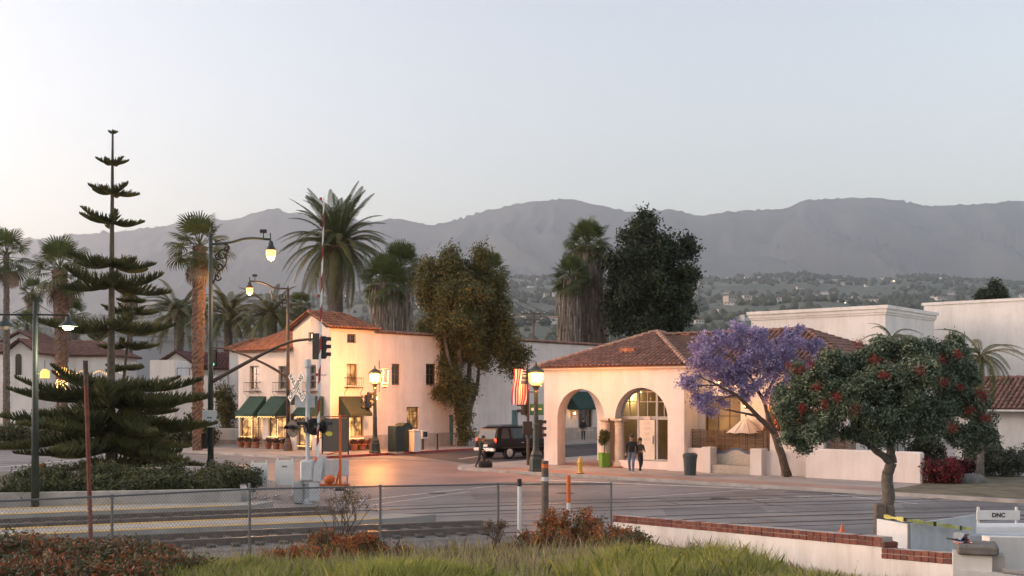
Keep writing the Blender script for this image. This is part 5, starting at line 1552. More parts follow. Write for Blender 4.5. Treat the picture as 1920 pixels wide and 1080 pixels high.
def lamp_mast(label, px, yb, ytop, m, arm_pts, lamp, sig_pts, sig, scroll, device, lightpow):
    b = gp(px, yb); d = b.y
    t = empty('lamp_mast', b, 0, label, 'street lamp')
    L = lambda x, y: at(x, y, d) - b
    top = zof(ytop, d)
    MB().tube([(0, 0, .9), (0, 0, top * .5), (0, 0, top)], [.135, .115, .085], 12).build('pole', m, t, smooth=True)
    MB().lathe([(.36, 0), (.36, .12), (.30, .16), (.27, .55), (.20, .7), (.21, .78), (.15, .95)], 8).build('base', m, t)
    MB().lathe([(.09, 0), (.12, .05), (.06, .12), (.05, .2), (.01, .38)], 10, (0, 0, top)).build('finial', m, t)
    ap = smooth_pts([L(*p) for p in arm_pts]); MB().tube(ap, .055, 8).build('lamp_arm', m, t, smooth=True)
    lp = L(*lamp)
    k = MB(); k.tube([ap[-1] + Vector((0, 0, .28)), ap[-1], lp + Vector((0, 0, .62))], .03, 6); k.lathe([(.22, .22), (.20, .30), (.12, .42), (.12, .5), (.07, .62)], 14, lp); lan = k.build('lantern', m, t, smooth=30)
    MB().lathe([(.05, -.24), (.16, -.16), (.22, 0), (.215, .21)], 16, lp).build('lantern_glass', m_sodium, lan, smooth=True)
    point_light(lan, lp - Vector((0, 0, .45)), lightpow, (1, .5, .16), .22)
    s = MB(); sgn = 1 if arm_pts[-1][0] > px else -1
    for c, r, tn, a0, dr in scroll:
        s.tube(spiral(L(*c), r / F * d, tn, a0, dr), .036, 5)
    s.tube(smooth_pts([L(px + sgn * 4, 532 if px < 450 else 585), L(px + sgn * 14, 512 if px < 450 else 574), L(px + sgn * 28, 496 if px < 450 else 562), L(px + sgn * 30, 478 if px < 450 else 552), L(px + sgn * 33, 460 if px < 450 else 545)]), .04, 5)
    s.build('scroll_bracket', m_iron, t)
    if device:
        q = L(*device); kk = MB(); kk.tube([q + Vector((0, 0, -.32)), q], .025, 6); kk.box(q.x - .16, q.x + .14, q.y - .07, q.y + .07, q.z, q.z + .16, .02); kk.build('detector_camera', m_black, t)
    sp_ = smooth_pts([L(*p) for p in sig_pts]); MB().tube(sp_, [.095 - .05 * i / (len(sp_) - 1) for i in range(len(sp_))], 9).build('signal_arm', m_bronze, t, smooth=True)
    for (x, y, face, lit) in sig: signal_head(t, L(x, y) + Vector((0, -.22, 0)), face, lit)
    return t
SC1 = [((418, 478), 12, 1.2, .4, 1), ((424, 466), 8, 1.1, 2, -1), ((412, 500), 9, 1.2, 3, 1), ((408, 520), 7, 1.1, 0, -1), ((410, 482), 7, 1.2, 1.5, 1)]
SC2 = [((528, 556), 8, 1.2, .4, -1), ((534, 565), 6, 1.1, 2, 1), ((526, 572), 6, 1.2, 3, -1)]
mast1 = lamp_mast('tall green lamp mast with signal arm standing at the planter corner', 395, 900, 440, m_green, [(397, 458), (430, 455), (465, 447), (507, 449)], (508, 478),
          [(397, 716), (440, 692), (500, 660), (545, 641), (585, 636), (614, 636)], [(598, 650, R(160), None), (608, 652, R(100), None)], SC1, (494, 437), 140)
m1d = mast1.location.y
q = Vector((0, -.16, zof(785, m1d)))
MB().box(-.33, .3, q.y - .012, q.y, q.z - .38, q.z + .38, .004).build('notice_sign', m_whitep, mast1)
MB().box(-.12, .1, q.y - .016, q.y - .013, q.z + .02, q.z + .08).build('sign_print', m_teal, mast1)
MB().box(-.34, -.12, -.3, -.05, 1.4, 2.1, .02).build('control_box', m_black, mast1)
mast2 = lamp_mast('bronze lamp mast with green traffic signal arm before the corner building', 540, 849, 545, m_bronze, [(539, 541), (515, 540), (492, 530), (468, 527)], (468, 546),
          [(538, 706), (500, 684), (460, 666), (425, 655), (400, 652)], [(402, 672, R(-8), 'green')], SC2, (478, 519), 120)
signal_head(mast2, Vector((.35, -.2, zof(745, mast2.location.y))), R(60), None, False); signal_head(mast2, Vector((.3, -.2, zof(790, mast2.location.y))), R(100), None, False, 'walk_signal')

# ---- ornate lamp posts with flags
def flag_mesh(w, h, flip=1, hang=False):
    mb = MB(); nx, ny = 22, 26; P = {}
    for i in range(nx + 1):
        for j in range(ny + 1):
            u, v = i / nx, j / ny
            y = .09 * math.sin(u * 9 + v * 2) * (.3 + v); x = flip * w * u * (1 - .10 * v) - flip * .12 * v * v * (1 if hang else 0)
            P[i, j] = Vector((x + .03 * math.sin(v * 7 + u * 3), y, -h * v))
    cells = {0: [], 1: [], 2: []}
    for i in range(nx):
        for j in range(ny):
            st = int(i * 13 / nx) if hang else int(j * 13 / ny)
            canton = (i >= nx * .46 and j < ny * .4) if hang else (i < nx * .8 and j < ny * 9 / 13)
            c = 2 if canton else st % 2
            cells[c].append((P[i, j], P[i + 1, j], P[i + 1, j + 1], P[i, j + 1]))
    return cells, P
def put_flag(parent_label, loc, w, h, flip, rz, hang, grp):
    t = empty('flag', loc, rz, parent_label, 'flag', grp)
    cells, P = flag_mesh(w, h, flip, hang)
    mb = MB()
    for c, qs in cells.items():
        mb.mi = c
        for q in qs: mb.quad(*q)
    me = mb.mesh('cloth', [m_flagred, m_flagwhite, m_navy])
    link('cloth', me, t)
    st = MB()
    for a in range(5):
        for b in range(4):
            i, j = (int(22 * (.5 + .1 * a)), int(26 * (.04 + .09 * b))) if hang else (int(22 * (.03 + .085 * a)), int(26 * (.04 + .12 * b)))
            p = P[min(i, 22), min(j, 26)]
            for s in (-.02, .02):
                pts = [(p.x + .035 * (1 if k % 2 == 0 else .42) * math.sin(k * PI / 5), p.y + s, p.z + .035 * (1 if k % 2 == 0 else .42) * math.cos(k * PI / 5)) for k in range(10)]
                st.poly(pts)
    tag(st.build('star_pattern', m_flagwhite, t), kind='stuff')
    return t
def lamp_post(label, px, yb, ytop, yglass, side, pw=1.0):
    b = gp(px, yb, .13); d = b.y
    t = empty('lamp_post', b, 0, label, 'street lamp', 'ornate lamp posts')
    z = zof(yglass, d) - .13; zt = zof(ytop, d) - .13
    MB().lathe([(.36, 0), (.36, .1), (.32, .14), (.30, .6), (.25, .72), (.27, .8), (.17, 1.0), (.15, 1.2), (.13, 2.2), (.15, 2.25), (.12, 2.3), (.095, z - .75), (.13, z - .7), (.09, z - .62), (.16, z - .45), (.26, z - .36)], 12, ribs=.06).build('pole', m_green, t)
    MB().lathe([(.22, z - .36), (.34, z - .22), (.37, z + .22), (.30, z + .26)], 8).build('lantern_glass', m_globe, t)
    k = MB()
    for i in range(8): a = i * PI / 4; k.tube([(.23 * math.cos(a), .23 * math.sin(a), z - .36), (.35 * math.cos(a), .35 * math.sin(a), z - .22), (.38 * math.cos(a), .38 * math.sin(a), z + .22)], .014, 4)
    k.lathe([(.40, z + .22), (.41, z + .27), (.33, z + .38), (.14, z + .52), (.05, z + .58), (.06, z + .64), (.01, zt if zt > z + .7 else z + .8)], 8); k.lathe([(.28, z - .40), (.24, z - .36)], 8)
    k.build('lantern_cage', m_green, t)
    point_light(t, (0, -.55, z), 130 * pw, (1, .34, .07), .3)
    point_light(t, (.45, .4, z), 200 * pw, (1, .34, .07), .3)
    return t, b, d
p1_, b1, d1 = lamp_post('ornate glowing lamp post at the red kerb before the corner building', 703, 850, 690, 708, 1, 1.5)
p2_, b2_, d2_ = lamp_post('ornate glowing lamp post at the corner of the arcade building', 1005, 884, 692, 708, -1, .45)
k = MB(); q = at(711, 676, d1) - b1; r = at(711, 735, d1) - b1; k.tube([r, q], .025, 6); a = at(711, 690, d1) - b1; k.tube([a, at(736, 691, d1) - b1], .018, 6); k.build('flag_bracket', m_iron, p1_)
put_flag('american flag with blue canton hanging beside the left ornate lamp', at(713, 692, d1), .74, 1.2, 1, R(-35), False, 'flags on the lamp posts')
k = MB(); k.tube([at(989, 675, d2_) - b2_, at(989, 760, d2_) - b2_], .025, 6); k.tube([at(990, 690, d2_) - b2_, at(962, 691, d2_) - b2_], .018, 6); k.tube([at(1000, 735, d2_) - b2_, at(989, 735, d2_) - b2_], .02, 6); k.build('flag_bracket', m_iron, p2_)
put_flag('red and white striped american flag hanging left of the arcade lamp', at(963, 692, d2_), .78, 1.7, 1, R(8), True, 'flags on the lamp posts')
signal_head(p1_, at(692, 750, d1) - b1, R(70), 'amber', False); signal_head(p1_, at(690, 758, d1) - b1 + Vector((-.1, .2, .1)), R(-60), None, True)
# pole with signals behind the second lamp post
b = gp(990, 872, .13); d = b.y
t = empty('signal_pole', b, 0, 'dark signal pole with walk signals behind the arcade lamp post', 'traffic light')
MB().tube([(0, 0, 0), (0, 0, zof(735, d))], .075, 10).build('pole', m_bronze, t)
signal_head(t, at(982, 760, d) - b, R(-80), None, True); MB().box(-.28, .22, -.3, -.08, zof(815, d) - .13, zof(790, d) - .13, .03).build('walk_signal', m_black, t)
signal_head(t, at(1012, 805, d) - b, R(80), None, False)
b = gp(1006, 880, .13); d = b.y
t = empty('street_sign', (b.x, b.y - .45, .13), 0, 'green street name sign on a thin pole by the arcade', 'sign')
MB().tube([(0, 0, 0), (0, 0, zof(757, d))], .03, 8).build('pole', m_galv, t)
s_ = MB().box(-.34, .34, -.05, -.035, zof(778, d) - .13, zof(757, d) - .13, .004).build('sign_plate', m_signgreen, t)
k = MB(); zc = zof(767, d) - .13; k.lathe([(.075, 0), (.075, .003)], 12); k.v = [(v[0] - .2, -.053 - v[2], zc + v[1]) for v in k.v]
x = -.08
for w in (.05, .03, .06, .04, .05, .03): k.box(x, x + w * .7, -.056, -.0525, zc - .035, zc + .035); x += w + .012
tag(k.build('sign_print', m_whitep, s_), kind='stuff')

# ---- green pole with pendant lamps at far left
b = gp(66, 962); d = b.y; L = lambda x, y: at(x, y, d) - b
t = empty('green_lamp_pole', b, 0, 'grey-green pole with two pendant lamps in front of the planter', 'street lamp')
MB().tube([(0, 0, 0), (0, 0, zof(566, d))], [.13, .07], 12).build('pole', m_green, t, smooth=True)
MB().lathe([(.2, 0), (.2, .1), (.14, .2)], 10).build('base', m_green, t)
MB().tube([L(-40, 590), L(66, 590), L(130, 591)], .03, 6).build('cross_arm', m_iron, t)
MB().tube([L(66, 568), L(24, 587)], .012, 5).build('stay_wire', m_iron, t); MB().tube([L(66, 568), L(100, 588)], .012, 5).build('stay_wire', m_iron, t)
for (x, y, lit) in ((9, 612, False), (128, 612, True)):
    p = L(x, y); k = MB(); k.tube([L(x, 591), p + Vector((0, 0, .3))], .02, 6); k.lathe([(.30, .0), (.20, .1), (.10, .18), (.07, .32)], 16, p); la = k.build('lamp_shade', m_green, t, smooth=30)
    MB().ball(p - Vector((0, 0, .02)), .17, 14, 8, .6).build('lamp_bulb', m_lampwhite if lit else m_canvas, la, smooth=True)
    if lit: point_light(la, p - Vector((0, 0, .3)), 45, (1, .9, .55), .2)
# rusty thin pole
pa, pb = at(171, 1012, 26.5), at(160, 676, 26.5)
t = empty('rusty_pole', pa, 0, 'thin rusty red pole rising from the bank weeds', 'pole')
MB().tube([Vector((0, 0, -.3)), (pb - pa) * .86], [.055, .055], 8).build('pole', m_rust, t); MB().tube([(pb - pa) * .86, pb - pa], [.06, .06], 8).build('pole_cap', m_barkbrown, t)

# ---- railway crossing signal and gate
b = gp(577, 944); d = b.y; L = lambda x, y, dd=0: at(x, y, d + dd) - b
t = empty('crossing_signal', b, 0, 'silver railway crossing signal with crossbuck, flashers and raised gate', 'crossing signal')
MB().tube([(0, 0, .6), (0, 0, zof(690, d))], .075, 12).build('mast', m_silver, t); MB().lathe([(.1, 0), (.13, .06), (.11, .3)], 8, (0, 0, zof(690, d))).build('mast_cap', m_silver, t)
MB().lathe([(.28, 0), (.28, .12), (.2, .2), (.16, .7)], 8).build('mast_base', m_silver, t)
MB().box(-.34, .42, -.2, .25, .7, .78).build('base_plate', m_silver, t)
MB().box(-.45, -.12, -.28, .1, .02, .78, .03).build('junction_box', m_galv, t)
MB().box(-.22, .24, -.32, .3, .79, 1.52, .06).build('gate_motor', m_silver, t)
k = MB(); k.slab([(.24, -.36, .8), (.5, -.36, .8), (.62, -.36, 1.6), (.42, -.36, 1.65), (.28, -.36, 1.3)], (0, .05, 0)); k.slab([(.24, .3, .8), (.5, .3, .8), (.62, .3, 1.6), (.42, .3, 1.65), (.28, .3, 1.3)], (0, .05, 0)); k.build('gate_bracket', m_silver, t)
MB().box(.1, .42, -.28, -.05, .1, .78, .02).build('counterweight', m_silver, t)
MB().ball((.32, -.1, 1.55), .09, 10, 6).build('gate_pivot', m_orange, t)
# the raised arm: alternating red and white lengths
a0, a1_ = L(596, 862) + Vector((0, -.1, 0)), L(608, 372) + Vector((0, -.1, 0))
n = 17; arm = a1_ - a0
for i in range(n):
    s0, s1 = a0 + arm * (i / n), a0 + arm * ((i + 1) / n)
    w = .05 - .026 * i / n
    q = MB(); dx = Vector((w, 0, 0)); sl = Vector((0, 0, .10))
    q.slab([s0 - dx - sl, s0 + dx + sl, s1 + dx + sl, s1 - dx - sl], (0, .03, 0)); q.build('gate_arm_stripe', m_redp if i % 2 else m_whitep, t)
for f in (.32, .62, .99): MB().lathe([(.05, 0), (.05, .1)], 10, a0 + arm * f + Vector((-.1, -.02, 0))).build('gate_arm_light', m_redp, t)
MB().tube([L(578, 703), L(612, 703)], .02, 6).build('arm_rest', m_silver, t)
# crossbuck, facing down the main street to the left
cb = link('crossbuck', MB().obox((-.62, -.012, -.115), (1.24, 0, 0), (0, .02, 0), (0, 0, .23)).mesh('crossbuck_blade', m_whitep), t)
yaw = Matrix.Rotation(R(-46), 4, 'Z'); cpos = L(559, 726) + Vector((0, -.25, 0))
cb.matrix_basis = Matrix.Translation(cpos) @ yaw @ Matrix.Rotation(R(45), 4, 'Y')
c2 = MB().obox((-.62, -.012, -.115), (1.24, 0, 0), (0, .02, 0), (0, 0, .23)).build('crossbuck', m_whitep, t)
c2.matrix_basis = Matrix.Translation(cpos) @ yaw @ Matrix.Translation((0, -.022, 0)) @ Matrix.Rotation(R(-45), 4, 'Y')
tx = Matrix.Translation((0, -.014, 0)) @ Matrix.Rotation(R(90), 4, 'X')
text_part('RAIL  ROAD', .215, m_black, cb, tx); text_part('CROSSING', .235, m_black, c2, tx)
def flasher(x, y, yw):
    p = L(x, y); o = MB().lathe([(.30, 0), (.30, .015)], 20).build('flasher_disc', m_black, t); o.matrix_basis = Matrix.Translation(p) @ Matrix.Rotation(R(yw), 4, 'Z') @ Matrix.Rotation(R(90), 4, 'X')
    MB().lathe([(.10, .015), (.10, .03)], 14).build('flasher_lens', m_rust, o)
    h = MB()
    for j in range(10):
        a, b_ = PI * (.0 + j / 10), PI * (.0 + (j + 1) / 10)
        h.quad((.13 * math.cos(a), .13 * math.sin(a), .016), (.13 * math.cos(b_), .13 * math.sin(b_), .016), (.13 * math.cos(b_), .13 * math.sin(b_), .3), (.13 * math.cos(a), .13 * math.sin(a), .3))
    h.build('visor', m_black, o); MB().lathe([(.12, -.14), (.14, -.1), (.14, 0)], 12).build('flasher_housing', m_black, o)
for x, y, yw in ((549, 804, -38), (574, 797, -60), (588, 800, 40), (606, 797, 130)): flasher(x, y, yw)
MB().tube([L(545, 800), L(610, 800)], .03, 6).build('flasher_arm', m_silver, t)
MB().box(L(553, 0).x, L(590, 0).x, -.02, .02, zof(764, d), zof(741, d), .004).build('track_sign', m_silver, t)

# ---- barricade boards and the orange stand beside the signal
def barricade(label, x0, x1, y0, y1, yb, d, m, text=None, legs=True, txtsz=.12):
    p0, p1 = at(x0, yb, d), at(x1, yb, d); w = p1.x - p0.x; z0 = p0.z
    t = empty('barricade', (p0.x, d, z0), 0, label, 'barricade')
    za, zb = zof(y1, d) - z0, zof(y0, d) - z0
    bd = MB().box(0, w, -.02, .02, za, zb, .008).build('board', m, t)
    for x in (.06, w - .06): MB().box(x - .025, x + .025, .021, .07, 0, zb + .08).build('post', m_galv if m is not m_whitep else m_whitep, t)
    for x in (.06, w - .06): MB().box(x - .05, x + .05, -.35, .35, -.02, .04).build('foot', m_galv, t)
    if text:
        text_part(text, txtsz * .85, m_black, bd, Matrix.Translation((w / 2, -.024, zb - (zb - za) * (.5 if txtsz > .15 else .25))) @ Matrix.Rotation(R(90), 4, 'X'))
    return t
dB = 41.0
barricade('white barricade board left of the crossing signal, the farther from it', 470, 502, 868, 912, 934, dB, m_whitep, 'DNC', txtsz=.1)
barricade('white barricade board left of the crossing signal, the nearer to it', 517, 551, 863, 910, 930, dB, m_whitep, 'DNC', txtsz=.1)
barricade('grey barricade board right of the crossing signal', 606, 654, 862, 892, 920, dB + .6, m_silver)
b = at(638, 918, dB); b.z = max(0, b.z)
t = empty('orange_stand', b, 0, 'orange portable post stand right of the crossing gate', 'stand')
L2 = lambda x, y: at(x, y, dB) - b
MB().box(-.045, .045, -.045, .045, 0, L2(638, 778).z).build('post', m_orange, t)
MB().tube([L2(594, 909), L2(656, 909)], .05, 6).build('base_beam', m_orange, t); MB().tube([L2(612, 852), L2(640, 846)], .025, 6).build('cross_bar', m_orange, t)
MB().tube([L2(630, 908), L2(638, 875)], .04, 6).build('brace', m_orange, t)
MB().lathe([(.05, .0), (.18, .05), (.22, .2), (.12, .3), (.02, .32)], 12, L2(618, 907)).build('ballast_bag', m_orange, t, smooth=True)
MB().lathe([(.2, 0), (.2, .08), (.06, .12)], 10, L2(638, 920)).build('foot', m_black, t)
MB().tube([L2(636, 780), L2(650, 780)], .02, 5).build('top_bar', m_orange, t)
# traffic drum behind the hedge
b = gp(73, 912); t = empty('traffic_drum', b, 0, 'orange traffic drum behind the left hedge', 'traffic drum')
MB().lathe([(.30, .08), (.27, .9), (.2, .95)], 16).build('drum', m_orange, t, smooth=30); MB().lathe([(.36, 0), (.36, .08)], 16).build('rubber_base', m_black, t)
for z in (.3, .62): MB().lathe([(.298, z), (.292, z + .12)], 16).build('white_band', m_whitep, t)
b = gp(104, 905); t = empty('striped_barrier', b, 0, 'small red and white striped barrier behind the hedge', 'barricade')
for i in range(7): MB().obox((.0 + i * .1, 0, .35), (.1, 0, 0), (0, .03, 0), (.08, 0, .3)).build('stripe', m_redp if i % 2 == 0 else m_whitep, t)
for x in (.1, .65): MB().box(x, x + .04, .031, .06, 0, .6).build('leg', m_galv, t)

# ---- chain link fence
E0 = FE; FP = [(1145, 30.5), (934, 0), (713, 0), (468, 0), (210, 0), (-70, 0)]
fe = empty('chain_link_fence', E0, 0, 'grey chain link fence along the near track', 'fence')
prev = None
for i, (px, _) in enumerate(FP):
    s = 0.0 if i == 0 else along(px, FE, FD)
    p = FE + FD * s; zb = bank_z(p.x, p.y) - .05
    zt = interp([(-100, 944), (0, 940), (210, 930), (468, 917), (713, 912), (934, 908), (1145, 907)], px); zt = zof(zt, p.y)
    tall = .13 if px == 468 else .04
    MB().tube([Vector((p.x, p.y, zb - .2)) - E0, Vector((p.x, p.y, zt + tall)) - E0], .03, 8).build('post', m_fence, fe)
    if prev:
        q, qzb, qzt = prev
        MB().tube([Vector((q.x, q.y, qzt)) - E0, Vector((p.x, p.y, zt)) - E0], .021, 6).build('top_rail', m_fence, fe)
        # woven diamonds
        Lp = (p - q).length; nd = int(Lp / .075); nh = 18
        A0, A1 = Vector((q.x, q.y, qzb + .08)), Vector((p.x, p.y, zb + .08)); B0, B1 = Vector((q.x, q.y, qzt)), Vector((p.x, p.y, zt))
        def PT(i_, j_): u = min(max(i_ / nd, 0), 1); return (A0.lerp(A1, u)).lerp(B0.lerp(B1, u), j_ / nh) - E0
        mb = MB(); r = .0038; V_, F_ = [], []
        nrm = FN * r
        for i_ in range(-nh, nd + 1):
            for sgn in (1, -1):
                st = i_ if sgn == 1 else i_ + nh
                seg = []
                for j_ in range(nh + 1):
                    ii = st + sgn * j_
                    if 0 <= ii <= nd: seg.append(PT(ii, j_))
                if len(seg) < 2: continue
                seg = [seg[0], seg[-1]] if True else seg
                dr_ = (seg[1] - seg[0]).normalized(); sd = dr_.cross(FN).normalized() * r
                base_i = len(V_)
                for pt in seg: V_ += [pt + sd, pt - sd * .5 + nrm * .87, pt - sd * .5 - nrm * .87]
                for k_ in range(3): F_.append((base_i + k_, base_i + (k_ + 1) % 3, base_i + 3 + (k_ + 1) % 3, base_i + 3 + k_))
        mb.add(V_, F_)
        tag(mb.build('wire_mesh', m_fence, fe), kind='stuff')
    prev = (p, zb, zt)
# posts beyond the fence
def marker(label, px, y0, y1, d, r, parts, name, cat='post'):
    p1, p0 = at(px, y1, d), at(px, y0, d)
    t = empty(name, p1, 0, label, cat); h = p0.z - p1.z; z = -.4
    for i, (f, m, rr) in enumerate(parts):
        z1 = h * f; MB().lathe([(rr, z), (rr, z1 - .01), (rr * .8, z1)], 10).build(['shaft', 'band', 'cap', 'tip'][min(i, 3)], m, t); z = z1
    return t
marker('white marker post with black top at the fence', 974, 898, 1003, 27.6, .05, [(.87, m_whitep, .05), (1, m_black, .055)], 'marker_post')
marker('dark timber post with orange band beside the fence', 1022, 864, 1000, 27.2, .085, [(.72, m_timber, .085), (.78, m_silver, .087), (.9, m_timber, .085), (.96, m_orange, .087), (1, m_timber, .085)], 'timber_post')
marker('white marker post with tall orange top near the fence end', 1066, 891, 990, 28.5, .05, [(.48, m_whitep, .048), (1, m_orange, .055)], 'marker_post')

# ---- brick-capped white wall on the right
def quad_wall(mb, a, b, za0, za1, zb0, zb1, th):
    a, b = Vector((a[0], a[1], 0)), Vector((b[0], b[1], 0)); n = Vector(((b - a).y, -(b - a).x, 0)).normalized() * th
    if n.x < 0: n = -n
    vs_ = [a + Z3 * za0, b + Z3 * zb0, b + Z3 * zb1, a + Z3 * za1, a + n + Z3 * za0, b + n + Z3 * zb0, b + n + Z3 * zb1, a + n + Z3 * za1]
    mb.add(vs_, [(0, 1, 2, 3), (4, 5, 6, 7), (0, 1, 5, 4), (1, 2, 6, 5), (2, 3, 7, 6), (3, 0, 4, 7)]); return n
W0, W1, W1b, W2 = at(1150, 965, 29.3), at(1654, 1006, 20.0), at(1654, 1027, 20.0), at(1786, 1036, 17.8)
wt = empty('brick_capped_wall', (W0.x, W0.y, 0), 0, 'long low white wall with red brick coping stepping down right', 'wall'); wo_ = Vector((W0.x, W0.y, 0))
g = MB(); quad_wall(g, W0 - wo_, W1 - wo_, -.3, W0.z - .19, -.3, W1.z - .19, .22); g.build('wall', m_whitep if False else m_stucco, wt)
g = MB(); quad_wall(g, W1 - wo_ + (W2 - W1).normalized() * .003, W2 - wo_, -.3, W1b.z - .19, -.3, W2.z - .19, .22); g.build('wall', m_stucco, wt)
def mat_brick1(i): return mat('coping_brick_%d' % i, [(.16, .05, .036), (.19, .062, .042), (.125, .043, .034), (.215, .08, .052)][i], .85, var=.2, scale=8, bump=.3, bscale=40)
bms = [MB().box(-.098, .098, -.02, .245, 0, .082, .006).mesh('brick', mat_brick1(i)) for i in range(4)]
g_m = mat('mortar', (.40, .35, .31), .95, var=.1)
def bricks(P, Q):
    u = (Q - P); L_ = u.length; u.normalize(); n = int(L_ / .207); rot = u.to_track_quat('X', 'Z')
    yaw = math.atan2(u.y, u.x); pit = -math.asin(u.z)
    M = Matrix.Rotation(yaw, 4, 'Z') @ Matrix.Rotation(pit, 4, 'Y')
    for c in range(2):
        for i in range(n):
            f = (i + .5 + (.0 if c == 0 else .0)) / n
            o = link('brick', random.choice(bms), wt)
            o.matrix_basis = Matrix.Translation(P - wo_ + u * (f * L_) + Z3 * (-.186 + c * .092 + random.uniform(-.003, .003))) @ M @ Matrix.Translation((0, random.uniform(-.005, .005), 0))
    mo = MB(); s = Vector((-u.y, u.x, 0)).normalized()
    mo.obox(P - wo_ - Z3 * .188 + s * .0, u * L_, s * .22, Z3 * .178); mo.build('mortar_bed', g_m, wt)
bricks(W0, W1); bricks(W1b + (W2 - W1b).normalized() * .0, W2)
for c in range(3):
    o = link('brick', bms[c], wt); o.matrix_basis = Matrix.Translation(W1 - wo_ + Z3 * (-.27 - .0 + (-.09) * (c - 1)) + Vector((.03, .06, 0))) @ Matrix.Rotation(R(-80), 4, 'Z')
# stone-capped pier and wall at the right edge
pc_ = at(1822, 1020, 17.0)
t = empty('capped_pier', (pc_.x, pc_.y, 0), R(-20), 'white pier with flat grey stone cap at the lower right', 'pier')
MB().box(-.27, .27, -.27, .27, 0, pc_.z - .13).build('pier', m_stucco, t); MB().box(-.22, .36, -.36, .36, pc_.z - .129, pc_.z + .02, .03).build('cap', m_stone, t)
MB().box(.271, .45, -.16, .16, pc_.z - .42, pc_.z - .131, .01).build('side_block', m_dado, t)
g = MB(); quad_wall(g, W2 - wo_ + Vector((.03, -.03, 0)), at(1800, HY, 16.4) - wo_, -.3, W2.z + .1, -.3, W2.z + .05, .2)
t2 = empty('roadside_wall', (pc_.x, pc_.y, 0), 0, 'white wall running off the right edge beside the capped pier', 'wall')
q0 = Vector((pc_.x, pc_.y, 0)); g = MB()
quad_wall(g, (.3, .35, 0), (3.2, .9, 0), -.2, 1.62, -.2, 1.50, .2); g.build('wall', m_stucco, t2)
g = MB(); quad_wall(g, (-.28, -.25, 0), (2.6, -1.6, 0), -.2, 1.18, -.2, 1.05, .2); g.build('wall', m_stucco, t2)
g = MB(); g.obox((.25, -.47, 1.19), (2.4, -1.13, -.1), (.07, .15, 0), (0, 0, .03)); g.build('ledge', m_dado, t2)
put = put_flag('tiny american flag lying on the stone capped pier', at(1790, 1001, 17.0), .22, .16, 1, R(-10), False, 'small flags'); 
k = MB(); k.tube([at(1776, 1010, 17), at(1786, 1011, 16.9), at(1802, 1013, 16.8)], .012, 5); w_ = k.build('flag_stick', m_black); w_.parent = put; w_.matrix_parent_inverse = Matrix.Translation(put.location).inverted()
# big white box of panels behind, with caution tape
pA, pB, pC = at(1644, 973, 24.5), at(1703, 975, 23.5), at(1826, 969, 25.2)
t = empty('panel_enclosure', (pB.x, pB.y, 0), 0, 'plain white panel enclosure behind the brick capped wall', 'enclosure'); o0 = Vector((pB.x, pB.y, 0))
g = MB(); quad_wall(g, pA - o0, pB - o0 - (pB - pA).normalized() * .012, -.02, pA.z, -.02, pA.z, .06); g.build('panel', m_whitep, t)
g = MB(); quad_wall(g, pB - o0 + Vector((.012, 0, 0)), pC - o0, -.02, pA.z + .01, -.02, pA.z + .02, .06); g.build('panel', m_silver, t)  # same white box; its dimmer face is shade put into a greyer colour
MB().box(-.02, .02, -.04, .02, 0, pA.z + .012).build('corner_post', m_galv, t)
tp_ = MB(); ps = [at(1657, 968, 24.0), at(1700, 975, 23.3), at(1750, 982, 23.6), at(1795, 989, 24.0), at(1822, 992, 24.6)]
pts = smooth_pts(ps, 8)
for i in range(len(pts) - 1):
    a, b = pts[i], pts[i + 1]; w0 = .035 + .015 * math.sin(i * 1.3); tw = Vector((0, .02 * math.sin(i), 0))
    tp_.mi = 1 if i % 9 == 7 else 0
    tp_.quad(a - Z3 * w0 + tw, b - Z3 * w0, b + Z3 * w0, a + Z3 * w0 - tw)
tag(tp_.build('caution_tape', [m_tape, m_black]), 'yellow caution tape strung across the white enclosure', 'tape')
b = at(1650, 975, 27); t = empty('tree_guard', (b.x, b.y, 0), 0, 'weathered timber guard post beside the silver-leaved tree', 'post')
MB().box(-.13, .13, -.1, .1, 0, zof(944, 27), .02).build('post', m_timber, t); MB().box(.15, .33, -.06, .06, 0, zof(948, 27), .01).build('plank', m_timber, t)
barricade('white barricade board lettered in black at the right edge', 1831, 1912, 957, 975, 1000, 27.0, m_whitep, 'DNC', txtsz=.17)
t = empty('concrete_barrier', at(1826, HY, 25.5), 0, 'low white concrete barrier under the lettered board', 'barrier'); t.location.z = 0
MB().box(0, 3.4, 0, .5, 0, zof(985, 25.5), .04).build('barrier_block', m_whitep, t); MB().box(-.3, 3.4, -.5, -.03, 0, zof(997, 25.5), .03).build('barrier_foot', m_silver, t)
k = MB(); bc = gp(1579, 997, 0)
t = empty('orange_cone', (at(1579, 990, 24).x, 24, zof(1000, 24)), 0, 'tiny orange cone just above the brick coping', 'traffic cone'); t.location = (at(1579, HY, 31).x, 31, 0); t.scale = (.55, .55, .55)
MB().lathe([(.13, .03), (.03, .42)], 12).build('cone', m_orange, t); MB().box(-.16, .16, -.16, .16, 0, .03).build('cone_base', m_orange, t); MB().lathe([(.095, .15), (.075, .22)], 12).build('reflective_band', m_whitep, t)

